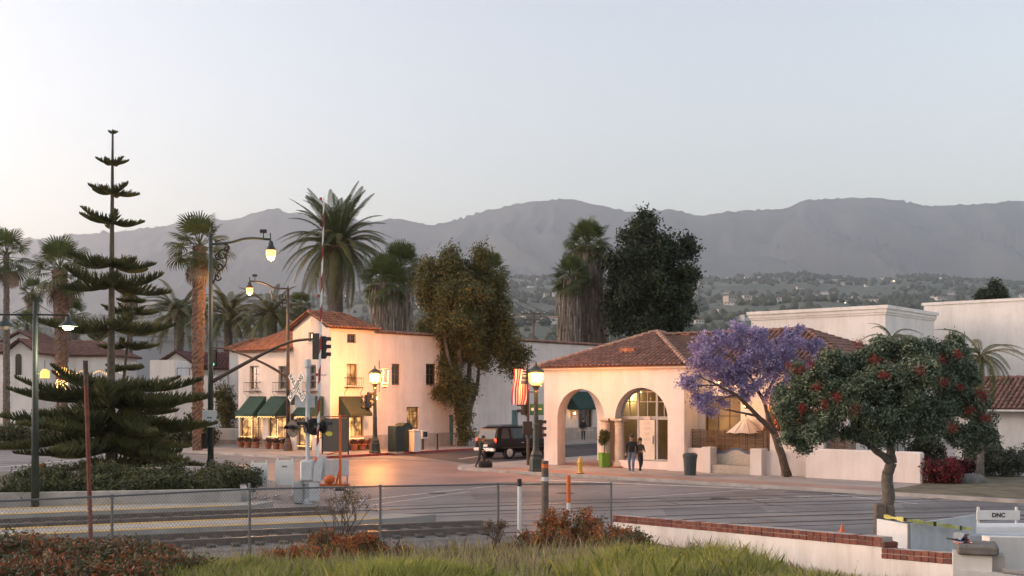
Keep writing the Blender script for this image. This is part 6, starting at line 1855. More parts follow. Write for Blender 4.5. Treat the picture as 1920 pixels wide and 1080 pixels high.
# ---- utility cabinets, pillar, bin post, bollard on the far walk
def on_walk(px, py): return gp(px, py, .13)
b = on_walk(737, 850); t = empty('utility_cabinet', b, R(50), 'boxy dark green utility cabinet right of the lamp post', 'cabinet')
MB().box(-.1, .5, -.4, .4, .1, 1.72, .03).build('body', m_cab, t); MB().box(-.12, .52, -.42, .42, 0, .1).build('plinth', m_kerb, t); MB().box(-.115, -.102, -.3, .3, .3, 1.5).build('door', m_cab, t); MB().box(-.13, -.116, .1, .16, .9, 1.05).build('handle', m_iron, t)
b = on_walk(757, 847); t = empty('utility_cabinet', b, R(50), 'round-topped dark cabinet behind the boxy green one', 'cabinet')
MB().slab([(-.45, -.35, .0), (.45, -.35, .0), (.45, -.35, 1.55)] + [(.45 * math.cos(a * PI / 8), -.35, 1.55 + .32 * math.sin(a * PI / 8)) for a in range(1, 8)] + [(-.45, -.35, 1.55)], (0, .75, 0)).build('body', m_cab, t)
MB().box(-.3, .3, -.362, -.352, .3, 1.4).build('door', m_cab, t)
b = on_walk(777, 847); t = empty('stucco_pillar', b, R(50), 'short white stucco pillar beside the cabinets', 'pillar')
MB().box(-.32, .3, -.3, .3, 0, 1.32, .03).build('body', m_white2, t); MB().box(-.36, .34, -.34, .34, 1.321, 1.4, .02).build('cap', m_white2, t)
b = on_walk(793, 843); t = empty('newspaper_box', b, R(50), 'pale newspaper box on a brown post', 'newspaper box')
MB().box(-.28, .28, -.22, .22, .72, 1.3, .03).build('body', m_silver, t); MB().box(-.06, .06, -.06, .06, 0, .72).build('post', m_bronze, t); MB().box(-.2, .2, -.232, -.221, .85, 1.2).build('window', m_glass, t)
b = on_walk(820, 843); t = empty('bollard', b, 0, 'thin dark bollard before the long white wall', 'bollard'); MB().lathe([(.05, 0), (.045, .95), (.06, .97), (.05, 1.03), (.01, 1.06)], 10).build('shaft', m_iron, t); MB().lathe([(.1, 0), (.1, .03)], 10).build('base', m_iron, t)

# ---- terracotta pots along the corner building
def pot_mesh(): return MB().lathe([(.15, 0), (.24, .3), (.27, .3), (.27, .37), (.22, .37), (.21, .33), (.01, .33)], 14).mesh('pot', m_pot, 40)
PM = pot_mesh()
leafp = leaf_cloud('pot_plant', [((0, 0, .48), .24, .24, .16)], 420, .05, leafset('pot_leaf', (.05, .07, .025), (.10, .09, .03), (.3, .06, .05)), tuft=.08, leaves=14).data
bpy.data.objects.remove(bpy.data.objects['pot_plant'])
ML = Matrix.Translation(CL) @ Matrix.Rotation(math.atan2(A.y, A.x), 4, 'Z')
spots = [(ML @ Vector((-.4, along(x, CL, AL), .13)), f'terracotta pot {w}') for x, w in ((461, 'at the left end under the left awning'), (474, 'second from the left under the left awning'), (489, 'at the right end under the left awning'), (512, 'at the left under the middle awning'), (527, 'in the middle under the middle awning'), (541, 'under the middle awning beside the bronze mast'))]
spots += [(ML @ Vector((along(x, CL, A), -.4, .13)), f'terracotta pot {w}') for x, w in ((656, 'at the left under the olive awning'), (672, 'in the middle under the olive awning'), (688, 'under the olive awning nearest the lamp post'))]
for p, lb in spots:
    t = empty('plant_pot', p, random.uniform(0, 6), lb, 'plant pot', 'pots along the corner building'); link('pot', PM, t, scale=1.15); link('plant', leafp, t, scale=1.1)['kind'] = 'stuff'
# black patio screen with yellow emblem
dS = 69.5; b = gp(604, 846, .13)
p0, p1 = at(604, HY, dS), at(652, HY, dS - .8)
t = empty('patio_screen', (p0.x, p0.y, .13), math.atan2(p1.y - p0.y, p1.x - p0.x), 'black fabric patio screen with yellow-green emblem under the awning', 'screen')
w = (p1 - p0).length; MB().box(0, w, 0, .04, .15, zof(784, dS) - .13).build('fabric', m_black, t)
for x in (-.03, w): MB().box(x, x + .05, -.02, .06, 0, zof(783, dS) - .13 + .05).build('post', m_iron, t)
MB().box(-.03, w + .05, -.03, .07, zof(782, dS) - .13, zof(782, dS) - .07).build('top_rail', m_iron, t)
e = MB(); e.lathe([(.001, 0), (.26, 0), (.26, .006)], 18); e.v = [(v[0] + w * .28, -.008 - v[2], v[1] * .55 + zof(813, dS) - .13) for v in e.v]; e.build('emblem', mat('emblem_yellow', (.35, .36, .04), .7, var=.1, scale=9), t)

# ---- hydrant, lime planter, bin
b = on_walk(1088, 888); t = empty('fire_hydrant', b, 0, 'yellow fire hydrant on the walk before the left arch', 'fire hydrant')
MB().lathe([(.17, 0), (.17, .05), (.11, .07), (.11, .48), (.15, .5), (.15, .55), (.12, .57), (.11, .66), (.06, .74), (.03, .75), (.03, .8), (.01, .8)], 14).build('body', m_hyd, t, smooth=35)
for a in (0, PI): MB().tube([(0, 0, .42), (.19 * math.cos(a), 0, .42)], .045, 8).build('side_outlet', m_hyd, t)
MB().tube([(0, 0, .38), (0, -.21, .38)], .065, 10).build('pumper_outlet', m_hyd, t); MB().lathe([(.175, 0), (.175, .035)], 12, (0, 0, .001)).build('flange', m_black, t)
pp = Matrix.Translation(LA) @ Matrix.Rotation(math.atan2(B.y, B.x), 4, 'Z')
pl_ = gp(1133, 876, .14); t = empty('lime_planter', (pl_.x, pl_.y, .146), R(20), 'lime green square planter with round topiary between the arches', 'planter'); t.scale = (.88, .88, .88)
g = MB(); g.add([(-.22, -.22, 0), (.22, -.22, 0), (.22, .22, 0), (-.22, .22, 0), (-.27, -.27, .82), (.27, -.27, .82), (.27, .27, .82), (-.27, .27, .82), (-.22, -.22, .82), (.22, -.22, .82), (.22, .22, .82), (-.22, .22, .82), (-.21, -.21, .74), (.21, -.21, .74), (.21, .21, .74), (-.21, .21, .74)],
      [(3, 2, 1, 0), (0, 1, 5, 4), (1, 2, 6, 5), (2, 3, 7, 6), (3, 0, 4, 7), (4, 5, 9, 8), (5, 6, 10, 9), (6, 7, 11, 10), (7, 4, 8, 11), (8, 9, 13, 12), (9, 10, 14, 13), (10, 11, 15, 14), (11, 8, 12, 15), (12, 13, 14, 15)]); g.build('pot', m_lime, t)
MB().tube([(0, 0, .7), (.02, 0, 1.5)], .025, 6).build('stem', m_barkbrown, t); leaf_cloud('crown', [((0, 0, 1.75), .34, .34, .42), ((-.1, 0, 1.5), .25, .25, .2)], 1800, .05, L_citrus, t, tuft=.1)
b = on_walk(1294, 891); t = empty('litter_bin', b, 0, 'dark ribbed litter bin at the right end of the arcade', 'litter bin')
MB().lathe([(.26, 0), (.31, .78), (.33, .8), (.33, .86), (.3, .9), (.29, .9)], 28, ribs=.035).build('body', m_plastic, t); MB().lathe([(.34, .86), (.345, .93), (.27, 1.0), (.22, 1.01)], 24).build('lid', m_plastic, t); MB().lathe([(.2, 1.005), (.2, 1.02)], 18).build('opening', m_black, t)

# ---- patio: pillars, tiled bench, wicker fence, parasol, white walls
MA = Matrix.Translation(LA) @ Matrix.Rotation(math.atan2(B.y, B.x), 4, 'Z')
def au(px): return along(px, LA, B)
pt = empty('patio_wall', LA, math.atan2(B.y, B.x), 'low white patio wall with stout pillars right of the arcade', 'wall')
u0 = WA + .02
MB().box(u0, au(1317), .25, .5, 0, 1.25).build('wall', m_white, pt)
MB().box(au(1317), au(1334), -.1, .55, 0, 1.33, .02).build('pillar', m_white, pt)
MB().box(au(1408), au(1430), -.1, .55, 0, 1.33, .02).build('pillar', m_white, pt)
MB().box(au(1430) + .002, au(1458), .3, .55, 0, 1.22).build('wall', m_white, pt); MB().box(au(1458), au(1512), .55, .8, 0, 1.2).build('wall', m_white, pt)
bn = empty('tiled_bench', MA @ Vector((au(1334), 0, 0)), math.atan2(B.y, B.x), 'built-in pale tiled bench with blue trim between the patio pillars', 'bench')
wb = au(1408) - au(1334) - .004
m_btile = mat('bench_tile', (.42, .37, .31), .5, var=.3, scale=14, detail=2); m_blue = mat('blue_trim_tile', (.06, .08, .16), .4, var=.4, scale=12)
MB().box(.004, wb, .0, .5, .13, .52, .01).build('seat', m_btile, bn)
prof = [(.004, 1.0)] + [(.004 + (wb - .004) * k / 16, 1.12 + .2 * max(0, math.sin(PI * (k / 16 - .2) / .6)) ** 1.3 if .2 <= k / 16 <= .8 else 1.12) for k in range(17)] + [(wb, 1.0)]
MB().slab([(.004, .5, .53)] + [(x, .5, z) for x, z in prof[1:-1]] + [(wb, .5, .53)], (0, .16, 0)).build('backrest', m_btile, bn)
tr_ = MB()
for (x, z), (x2, z2) in zip(prof[1:-1], prof[2:-1]): tr_.obox((x, .485, z - .1), (x2 - x, 0, z2 - z), (0, .014, 0), (0, 0, .1))
tr_.build('blue_trim', m_blue, bn)
w2_ = empty('patio_wall', MA @ Vector((au(1510), 0, 0)), math.atan2(B.y, B.x), 'long plain white garden wall with rounded end right of the jacaranda', 'wall')
MB().box(0, au(1728) - au(1510), 0, .35, 0, 1.42, .06).build('wall', m_white, w2_)
# wicker fence: woven withies around stakes, one panel after another
def wicker(label, ua, ub, y, z0, z1):
    t = empty('wicker_fence', MA @ Vector((ua, y, 0)), math.atan2(B.y, B.x), label, 'fence', 'wicker fence panels'); w = ub - ua
    x = 0
    while x <= w + .01: MB().tube([(x, 0, z0 - .05), (x, 0, z1 + .03)], .022, 6).build('stake', m_wicker[0], t); x += w / max(1, round(w / .45))
    mb = MB(); z = z0; r = 0
    while z < z1:
        pts = []; n = max(6, int(w / .12))
        for i in range(n + 1): pts.append((w * i / n, .03 * math.sin(i * PI * .53 + r * PI), z + random.uniform(-.008, .008)))
        mb.mi = random.randrange(2); mb.tube(pts, random.uniform(.012, .018), 4, False); z += .034; r += 1
    tag(mb.build('woven_withies', m_wicker, t), kind='stuff')
    return t
us_ = [u0 + .05, au(1333), au(1375), au(1420), au(1475), au(1530), au(1590)]
for i in range(6): wicker('woven wicker fence panel ' + ['beside the litter bin', 'above the left end of the tiled bench', 'above the right end of the tiled bench', 'left of the jacaranda trunk', 'right of the jacaranda trunk', 'farthest right under the silver-leaved tree'][i], us_[i], us_[i + 1] - .03, .62 if i < 4 else .86, 1.2, 2.12)
pr = MA @ Vector((au(1398) - .5, .95, 0)); t = empty('patio_parasol', (pr.x, pr.y, .13), 0, 'cream patio parasol glowing behind the wicker fence', 'parasol')
zt = zof(780, pr.y) - .13; ze = zof(812, pr.y) - .13; g = MB(); n = 8
for i in range(n):
    a, b_ = 2 * PI * i / n, 2 * PI * (i + 1) / n; r_ = .92
    g.add([(0, 0, zt), (r_ * math.cos(a), r_ * math.sin(a), ze), (r_ * .96 * math.cos((a + b_) / 2), r_ * .96 * math.sin((a + b_) / 2), ze + .04), (r_ * math.cos(b_), r_ * math.sin(b_), ze)], [(0, 1, 2), (0, 2, 3)])
g.build('canopy', m_canvas, t); MB().tube([(0, 0, 0), (0, 0, zt + .08)], .025, 8).build('pole', m_wood, t); MB().lathe([(.02, 0), (.05, .05), (.01, .12)], 8, (0, 0, zt)).build('finial', m_wood, t)
for i in range(n): a = 2 * PI * i / n; MB().tube([(0, 0, zt - .02), (.97 * math.cos(a), .97 * math.sin(a), ze - .01)], .01, 4).build('rib', m_wood, t)
point_light(bpy.data.objects['patio_lean_to'], (.5, -.75, 3.25), 8, (1, .42, .1), .15, 'patio_lamp')

# ---- right garden: rock, shrubs, beds
g = MB(); g.ball((0, 0, .1), .5, 9, 6, .55); g.v = [(v[0] * 1.3 + fbm(v[0] * 2, v[1] * 2) * .15, v[1] + fbm(v[1] * 2, v[2] * 3) * .15, v[2] + .08 * fbm(v[0] * 3, v[1] * 3, 4)) for v in g.v]
b = gp(1820, 905, .13); tag(g.build('boulder', m_stone, None, smooth=True, loc=b), 'grey boulder in the garden beside the red shrub', 'rock')
g = MB(); g.poly([W(LA, -4.7, au(1735), .14), W(LA, -4.7, 45, .14), W(LA, 7, 45, .14), W(LA, 7, au(1735), .14)]); struct(g.build('garden_bed', m_soil))
shrub('crimson low shrub spilling beside the white garden wall', gp(1768, 905, .14), 1.1, .9, 1.0, 5200, .06, L_boug, 'red_shrub', probs=[.45, .35, .2])
shrub('crimson shrub clump left of the boulder behind', gp(1800, 890, .14), .9, .8, .75, 3200, .06, L_boug, 'red_shrub', probs=[.4, .4, .2])
shrub('rounded grey-green shrub before the low garden house', gp(1878, 893, .14), 1.2, 1.0, 1.25, 6500, .06, L_shrub, 'garden_shrub', probs=[.4, .35, .25])
shrub('dark leafy shrub behind the boulder', gp(1850, 880, .14), 1.1, .9, 1.3, 5200, .07, L_hedge, 'garden_shrub')
shrub('dark shrub left under the silver-leaved tree by the garden wall', gp(1740, 884, .14), 1.0, .9, 2.0, 5200, .07, L_hedge, 'garden_shrub')
shrub('green shrub at the right picture edge by the house', gp(1922, 885, .14), .8, .8, 1.2, 3600, .06, L_hedge, 'garden_shrub')
shrub('leafy bush growing above the low planter wall left of the awnings', gp(420, 836) + Vector((0, 1.0, 1.3)), .9, .8, 3.2, 5200, .09, leafset('bush_leaf', (.06, .08, .02), (.10, .10, .03), (.13, .10, .03)), 'planter_bush', tuft=.25)
for i, (px, py, rx, rz, lb) in enumerate(((20, 842, 2.2, 1.6, 'dark bush at the left edge beyond the road'), (330, 838, 3.0, 1.7, 'dark bushes before the maroon roofed house'), (270, 836, 2.6, 1.9, 'dark bush before the white annex'), (100, 832, 3.2, 1.4, 'dark bush before the long tiled house'), (375, 840, 1.6, 2.6, 'tall bush behind the green lamp mast'))):
    shrub(lb, gp(px, py), rx, 1.6, rz, 5000, .12, L_hedge, 'street_bush', tuft=.35)

# ---- lit patio at far left: palm trunk wrapped in lights and two glowing lampshades
b = at(118, HY, 75.2); t = empty('light_wrapped_post', (b.x, 75.2, 0), 0, 'thatched post wrapped in amber fairy lights behind the pine', 'light post')
MB().lathe([(.2, 0), (.2, zof(712, 75.2))], 10).build('post', m_timber, t)
for i in range(70): a = i * 2.4; z = zof(740, 75.2) + (zof(712, 75.2) - zof(740, 75.2)) * i / 70; MB().ball((.42 * math.cos(a) * random.uniform(.6, 1.1), -.3 - .1 * math.sin(a), z), .03, 6, 4).build('bulb', m_bulb, t)
for px, py, w in ((118, 698, 11), (84, 701, 8)):
    p = at(px, py, 75); k = empty('patio_lantern', p, 0, 'amber glowing patio shade ' + ('over the light wrapped post' if px > 100 else 'left of the light wrapped post'), 'lantern')
    r_ = w / F * 75; MB().lathe([(r_ * 1.05, -.28), (r_, .12), (r_ * .4, .32)], 14).build('shade', mat('amber_shade', (.8, .4, .12), .6, var=0, emit=(1, .45, .1), es=.3), k); MB().tube([(0, 0, .3), (0, 0, .9)], .02, 5).build('hanger', m_iron, k)
t = empty('string_lights', at(68, 697, 78), 0, 'string of small amber bulbs across the far left patio', 'string lights')
pts = [at(68 + 160 * i / 40, 697 + 3 * math.sin(i * .8), 78) - at(68, 697, 78) for i in range(41)]
MB().tube(pts, .008, 3).build('cable', m_iron, t)
for p in pts[::1]: MB().ball(p - Vector((0, 0, .05)), .026, 6, 4).build('bulb', m_bulb, t)
point_light(t, Vector((2.5, -1, -.2)), 25, (1, .5, .15), .3)

# ---- power pole and wires behind the long wall
dq = 150; b = at(1000, HY, dq); t = empty('power_pole', (b.x, dq, 0), R(10), 'timber power pole with cross arms behind the long white wall', 'power pole')
zt = zof(585, dq); MB().tube([(0, 0, 0), (0, 0, zt)], [.22, .14], 8).build('pole', m_timber, t)
for y, w in ((588, 1.7), (600, 1.2)): MB().box(-w, w, -.08, .08, zof(y, dq) - .08, zof(y, dq) + .08).build('cross_arm', m_timber, t)
for s in (-1.5, -.6, .6, 1.5): MB().lathe([(.06, 0), (.05, .2)], 6, (s, 0, zof(588, dq) + .08)).build('insulator', m_silver, t)
def wire(name, label, p, q, sag, r=.03):
    pts = [p.lerp(q, i / 14) - Z3 * sag * 4 * (i / 14) * (1 - i / 14) for i in range(15)]
    g = MB(); g.v = []; g.tube(pts, r, 4); tag(g.build(name, m_iron), label, 'wire', 'overhead wires')
wire('overhead_wire', 'upper overhead wire from the street tree down to the right', at(930, 535, 110), at(1068, 596, 150), .6)
wire('overhead_wire', 'middle overhead wire sloping past the power pole', at(935, 548, 112), at(1075, 606, 150), .7)
wire('overhead_wire', 'lower overhead wire sloping to the skirted palms', at(940, 560, 112), at(1072, 622, 150), .8)

# ---- bank plants
def bank_pt(px, py_hint, d): x = (px - 960) / F * d; return Vector((x, d, bank_z(x, d)))
for px, d, rx, rz, m, n, lb, pr in ((1085, 25.5, .95, .95, L_rust, 9000, 'rust orange bush right of the timber post', [.32, .26, .16, .14, .12]), (1010, 24.5, .9, .55, L_rust, 6500, 'low rust bush left of the timber post', [.3, .25, .2, .15, .1]), (1150, 24.0, .7, .6, L_rust, 5200, 'rust bush at the end of the fence', [.28, .2, .25, .17, .1]),
                                 (650, 22.8, 1.0, .62, L_rust, 9000, 'orange brown bush below the dry twigs', [.36, .26, .14, .1, .14]), (735, 23.4, .6, .3, L_rust, 4200, 'small orange bush right of the larger one', [.3, .25, .2, .15, .1]),
                                 (560, 21.0, .8, .4, L_rust, 5500, 'rust bush left of the larger orange one', [.34, .26, .16, .12, .12]), (270, 19.5, .9, .6, L_rust, 6500, 'rust bush among the weeds right of the rusty pole', [.30, .24, .2, .16, .1]), (100, 20.0, .9, .75, L_rust, 6500, 'rust bush among the weeds left of the rusty pole', [.28, .24, .22, .18, .08]),
                                 (1185, 22.5, .55, .55, L_weed, 4200, 'dark weedy bush against the white wall', [.2, .4, .2, .1, .1]), (1297, 21.6, .28, .35, L_hedge, 1500, 'small dark plant against the white wall', None)):
    shrub(lb, bank_pt(px, 0, d) - Z3 * .08, rx, rx * .8, rz, n, .034, m, 'bank_bush', 'bushes on the bank', tuft=.09, probs=pr)
for i, (px, d, rx, rz) in enumerate(((20, 18.5, 1.3, .8), (90, 17.5, 1.3, .7), (170, 18.5, 1.2, .6), (250, 18.0, 1.1, .55), (40, 15.5, 1.2, .5), (150, 15.0, 1.2, .45), (290, 16.5, .9, .4), (-60, 16.5, 1.3, .9))):
    shrub(['tall weedy shrub at the left edge of the bank', 'rusty weed clump left of the rusty pole', 'weed clump at the foot of the rusty pole', 'rusty weed clump right of the rusty pole', 'low weeds in the bottom left corner', 'low weeds below the rusty pole', 'small weed clump before the fence', 'weeds cut by the left picture edge'][i],
          bank_pt(px, 0, d) - Z3 * .1, rx, rx * .8, rz, 9000, .035, L_weed, 'weed_shrub', 'bushes on the bank', tuft=.1, probs=[.22, .18, .22, .26, .12])
# dry twig shrubs
def twigs(label, px, d, h, n, spread):
    b = bank_pt(px, 0, d); t = empty('dry_shrub', b, 0, label, 'shrub'); mb = MB(); lf = []
    def grow(p, dr, L, r, lv):
        q = p + dr * L; mb.tube([p, p.lerp(q, .5) + Vector((random.uniform(-.04, .04), random.uniform(-.04, .04), .02)), q], [r, r * .85, r * .65], 5, False)
        if lv == 0: lf.append(tuple(q)); return
        for _ in range(random.choice((2, 2, 3))): grow(q, (dr + Vector((random.uniform(-.6, .6), random.uniform(-.5, .5), random.uniform(-.1, .4)))).normalized(), L * random.uniform(.55, .8), r * .62, lv - 1)
    for i in range(n): grow(Vector((random.uniform(-.1, .1), random.uniform(-.1, .1), -.05)), Vector((random.uniform(-spread, spread), random.uniform(-spread, spread), 1)).normalized(), h * random.uniform(.28, .42), .017, 3)
    mb.build('twigs', m_barkbrown, t)
    leaf_cloud('dry_leaves', [(p, .05, .05, .07) for p in lf], len(lf) * 5, .022, L_weed, t, tuft=.05, leaves=4)
twigs('tall bare dry shrub in the middle of the bank', 636, 24.0, 1.65, 7, .45); twigs('short bare dry shrub left of the white marker post', 935, 24.5, .75, 6, .5); twigs('bare twigs before the middle fence posts', 585, 23.0, .7, 5, .5)
# grass
m_gr = [mat('grass_green', (.27, .31, .07), .7, var=.2, transl=.3), mat('grass_yellow', (.40, .38, .09), .7, var=.2, transl=.3), mat('grass_straw', (.42, .34, .21), .8, var=.2, transl=.2), mat('grass_dark', (.10, .12, .035), .7, var=.2, transl=.2), mat('grass_dry', (.25, .17, .11), .8, var=.2), mat('mustard_flower', (.45, .40, .03), .7, var=.1)]
def grass(name, label, n, pick, hgt, probs, wd=.006, flowers=.04):
    X, Y = pick(n); k = len(X)
    Z = np.array([bank_z(x, y) for x, y in zip(X, Y)]) - .02
    h = hgt * (.45 + .75 * rng.random(k)) * (.75 + .5 * np.array([fbm(x * .9, y * .9, 8, 3) + .5 for x, y in zip(X, Y)])).clip(.35, 1.5)
    a = rng.random(k) * 6.283; c, s = np.cos(a), np.sin(a); ln = h * (.15 + .45 * rng.random(k)); la = rng.random(k) * 6.283
    w = wd * (.7 + .7 * rng.random(k)) * (Y / 16)
    b = np.stack([X, Y, Z], 1); side = np.stack([c * w, s * w, 0 * w], 1)
    midp = b + np.stack([np.cos(la) * ln * .35, np.sin(la) * ln * .35, h * .6], 1); tip = b + np.stack([np.cos(la) * ln, np.sin(la) * ln, h], 1)
    V = np.stack([b - side, b + side, midp + side * .7, tip, midp - side * .7], 1)
    mi = rng.choice(5, size=k, p=probs)
    me = polys_mesh(name, V, m_gr, mi); o = link(name, me); o['kind'] = 'stuff'; o['label'] = label
    if flowers:
        f = rng.random(k) < flowers; T = tip[f]; q = len(T); u = rng.normal(size=(q, 3)); u /= np.linalg.norm(u, axis=1)[:, None]; v = rng.normal(size=(q, 3)); v -= u * (u * v).sum(1)[:, None]; v /= np.linalg.norm(v, axis=1)[:, None]
        sz = .011; Vf = np.stack([T - u * sz, T - v * sz, T + u * sz, T + v * sz], 1)
        o2 = link('mustard_bloom', polys_mesh('mustard_bloom', Vf, [m_gr[5]]), o); o2['kind'] = 'stuff'
    return o
def region(px0, px1, d0, d1):
    def f(n):
        d = np.sqrt(d0 ** 2 + (d1 ** 2 - d0 ** 2) * rng.random(n)); px = px0 + (px1 - px0) * rng.random(n); x = (px - 960) / F * d
        keep = np.array([wall_dx(a, b) > .12 for a, b in zip(x, d)]); return x[keep], d[keep]
    return f
def clumpy(px, d, r, ry):
    def f(n):
        x = (px - 960) / F * d + rng.normal(size=n) * r; y = d + rng.normal(size=n) * ry; keep = np.array([wall_dx(a, b) > .1 for a, b in zip(x, y)]); return x[keep], y[keep]
    return f
grass('dry_grass', 'straw coloured dry grass over the bank', 60000, region(-60, 1980, 10.5, 25), .17, [.14, .16, .40, .1, .2], flowers=0)
grass('bank_grass', 'short patchy green grass on the near bank', 26000, region(330, 1980, 9.5, 18), .11, [.24, .26, .34, .1, .06])
grass('green_grass_clump', 'bright green weeds swelling in the bottom centre', 18000, clumpy(795, 15.8, .42, .6), .42, [.5, .34, .06, .08, .02], flowers=.06)
grass('yellow_grass_clump', 'yellow-green mustard clump right of centre', 18000, clumpy(1255, 17.0, .62, .8), .38, [.40, .40, .10, .08, .02], flowers=.10)
grass('dry_stalks', 'tall straw stalks scattered over the bank', 4200, region(-60, 1400, 18, 25), .42, [.05, .12, .58, .02, .23], wd=.004, flowers=0)
grass('wall_grass', 'thin grass along the foot of the white wall', 12000, clumpy(1480, 14.5, .9, 1.0), .26, [.3, .28, .28, .12, .02])
grass('left_grass', 'green grass before the fence at lower left', 12000, clumpy(440, 17.5, .8, 1.2), .24, [.34, .3, .18, .14, .04])
# ------------------------------------------------------------------ hillside: houses and trees far off
hr = random.Random(5)
HW = [mat('far_wall_%d' % i, c, .9, var=.05) for i, c in enumerate([(.58, .55, .51), (.47, .43, .38), (.62, .60, .58), (.40, .35, .30)])]
HRf = [mat('far_roof_%d' % i, c, .9, var=.1) for i, c in enumerate([(.20, .10, .075), (.15, .13, .12), (.26, .15, .11)])]
def far_house_mesh(w, dp, h, rh, i):
    a = MB().box(-w / 2, w / 2, -dp / 2, dp / 2, -6, h); me1 = a.mesh('wall', HW[i % 4])
    r = MB(); e = .6
    r.add([(-w / 2 - e, -dp / 2 - e, h + .05), (w / 2 + e, -dp / 2 - e, h + .05), (w / 2 + e, dp / 2 + e, h + .05), (-w / 2 - e, dp / 2 + e, h + .05), (-w / 2 + dp * .3, 0, h + rh), (w / 2 - dp * .3, 0, h + rh)], [(0, 1, 5, 4), (1, 2, 5), (2, 3, 4, 5), (3, 0, 4), (3, 2, 1, 0)])
    me2 = r.mesh('roof', HRf[i % 3])
    q = MB()
    for k in range(3):
        x = -w / 2 + w * (k + .5) / 3; q.box(x - 1.2, x + 1.2, -dp / 2 - .08, -dp / 2 - .02, h - 3.0, h - .9)
    return me1, me2, q.mesh('window_row', m_glass)
protos = [far_house_mesh(*a) for a in ((16, 10, 5, 2.2, 0), (12, 9, 6.5, 2.4, 1), (22, 11, 5, 2.6, 2), (14, 12, 7.5, 1.6, 3), (18, 9, 6, .8, 4), (10, 9, 5.5, 2.2, 6))]
def hill_spot(px, d): return Vector(((px - 960) / F * d, d, foot_h(px, d)))
spots = []
for _ in range(900):
    px = hr.uniform(940, 1930) if hr.random() < .8 else hr.uniform(640, 960)
    d = hr.uniform(1300, 3850) ; p = hill_spot(px, d); y = HY - (p.z - H) / d * F
    top = 560 if px > 1320 and px < 1410 else 0
    if not (518 < y < 650): continue
    if any(abs(px - a) < 11 and abs(y - b) < 6 for a, b, _ in spots): continue
    if 1405 < px and y > 585: continue
    spots.append((px, y, p))
    if len(spots) >= 130: break
LOOK = ['white house with dark red roof', 'tan house with grey roof', 'long bright house with brown roof', 'tall brown-walled house', 'flat-roofed white house', 'small bright cottage']
def place(px, y):
    a = ('left of the pepper tree' if px < 780 else 'behind the power lines' if px < 1030 else 'behind the skirted palms' if px < 1200 else 'right of the dark tree' if px < 1360 else 'left above the white block' if px < 1480 else 'mid above the white block' if px < 1600 else 'above the white block corner' if px < 1720 else 'above the warehouse roof' if px < 1820 else 'near the right edge')
    return a + (', high on the hillside' if y < 540 else ', halfway up the hillside' if y < 575 else ', low on the hillside')
for i, (px, y, p) in enumerate(spots):
    pi_ = hr.randrange(len(protos)); a, b, c = protos[pi_]
    t = empty('hillside_house', p, hr.uniform(-.6, .6), LOOK[pi_] + ' ' + place(px, y), 'house', 'houses on the hillside')
    k = hr.uniform(.55, 1.0); k *= 1.35; t.scale = (k, k, k)
    link('wall', a, t); link('roof', b, t); link('window_row', c, t)['kind'] = 'stuff'
same = {}
for o in bpy.data.objects:
    if o.name.startswith('hillside_house') and o.parent is None: same.setdefault(o['label'], []).append(o)
for lb, os_ in same.items():        # tell look-alikes in one place apart by their order from left to right
    if len(os_) < 2: continue
    os_.sort(key=lambda o: o.location.x / o.location.y)
    words = {2: ['left one', 'right one'], 3: ['leftmost', 'middle one', 'rightmost']}.get(len(os_), ['leftmost'] + ['second from left', 'third from left', 'fourth from left', 'fifth from left', 'sixth from left'][:len(os_) - 2] + ['rightmost'])
    for o, w_ in zip(os_, words): o['label'] = lb.replace(', halfway up the hillside', ', mid-slope').replace(', high on the hillside', ', high on slope').replace(', low on the hillside', ', low on slope') + ', ' + w_
# lights already on in a few houses
lm = MB().ball((0, 0, 0), 1.0, 6, 4).mesh('house_light', mat('house_light', (1, .9, .7), .4, var=0, emit=(1, .85, .6), es=1.6))
for i in range(14):
    px, y, p = spots[i * 7 % len(spots)]
    tag(link('house_light', lm, None, p + Vector((hr.uniform(-6, 6), -8, 3)), None, 1.1), 'bright point of light ' + place(px, y), 'light', 'house lights on the hillside')
# the wooded slope reads as one mass
def blob_trees(n, name):
    out = []
    base = []
    for i in range(4):
        for k in range(6): base.append((i, k))
    V, Fs = [], []
    for _ in range(n):
        px = hr.uniform(-200, 2100); d = hr.uniform(700, 3900) if hr.random() < .8 else 3900 - abs(hr.gauss(0, 60)); p = hill_spot(px, d)
        if fbm(p.x * .006, p.y * .006, 9, 3) < -.12: continue
        r = hr.uniform(3.5, 9.5); hgt = r * hr.uniform(.8, 1.7); o = len(V)
        for (f, z) in ((.55, -.3), (1.0, .35), (.75, .8), (.2, 1.15)):
            for k in range(6):
                a = k * PI / 3 + f; rr = r * f * hr.uniform(.75, 1.25)
                V.append((p.x + rr * math.cos(a), p.y + rr * math.sin(a), p.z + hgt * z * hr.uniform(.85, 1.15)))
        for j in range(3):
            for k in range(6): Fs.append((o + j * 6 + k, o + j * 6 + (k + 1) % 6, o + (j + 1) * 6 + (k + 1) % 6, o + (j + 1) * 6 + k))
        Fs.append(tuple(o + 18 + k for k in range(6)))
    me = bpy.data.meshes.new(name); me.from_pydata(V, [], Fs); me.materials.append(mat('hill_tree', (.04, .055, .034), .95, var=.3, scale=.03, col2=(.075, .085, .055)))
    o = link(name, me); o['kind'] = 'stuff'; o['label'] = 'dark trees massed over the far hillside'
blob_trees(9000, 'hillside_woods')
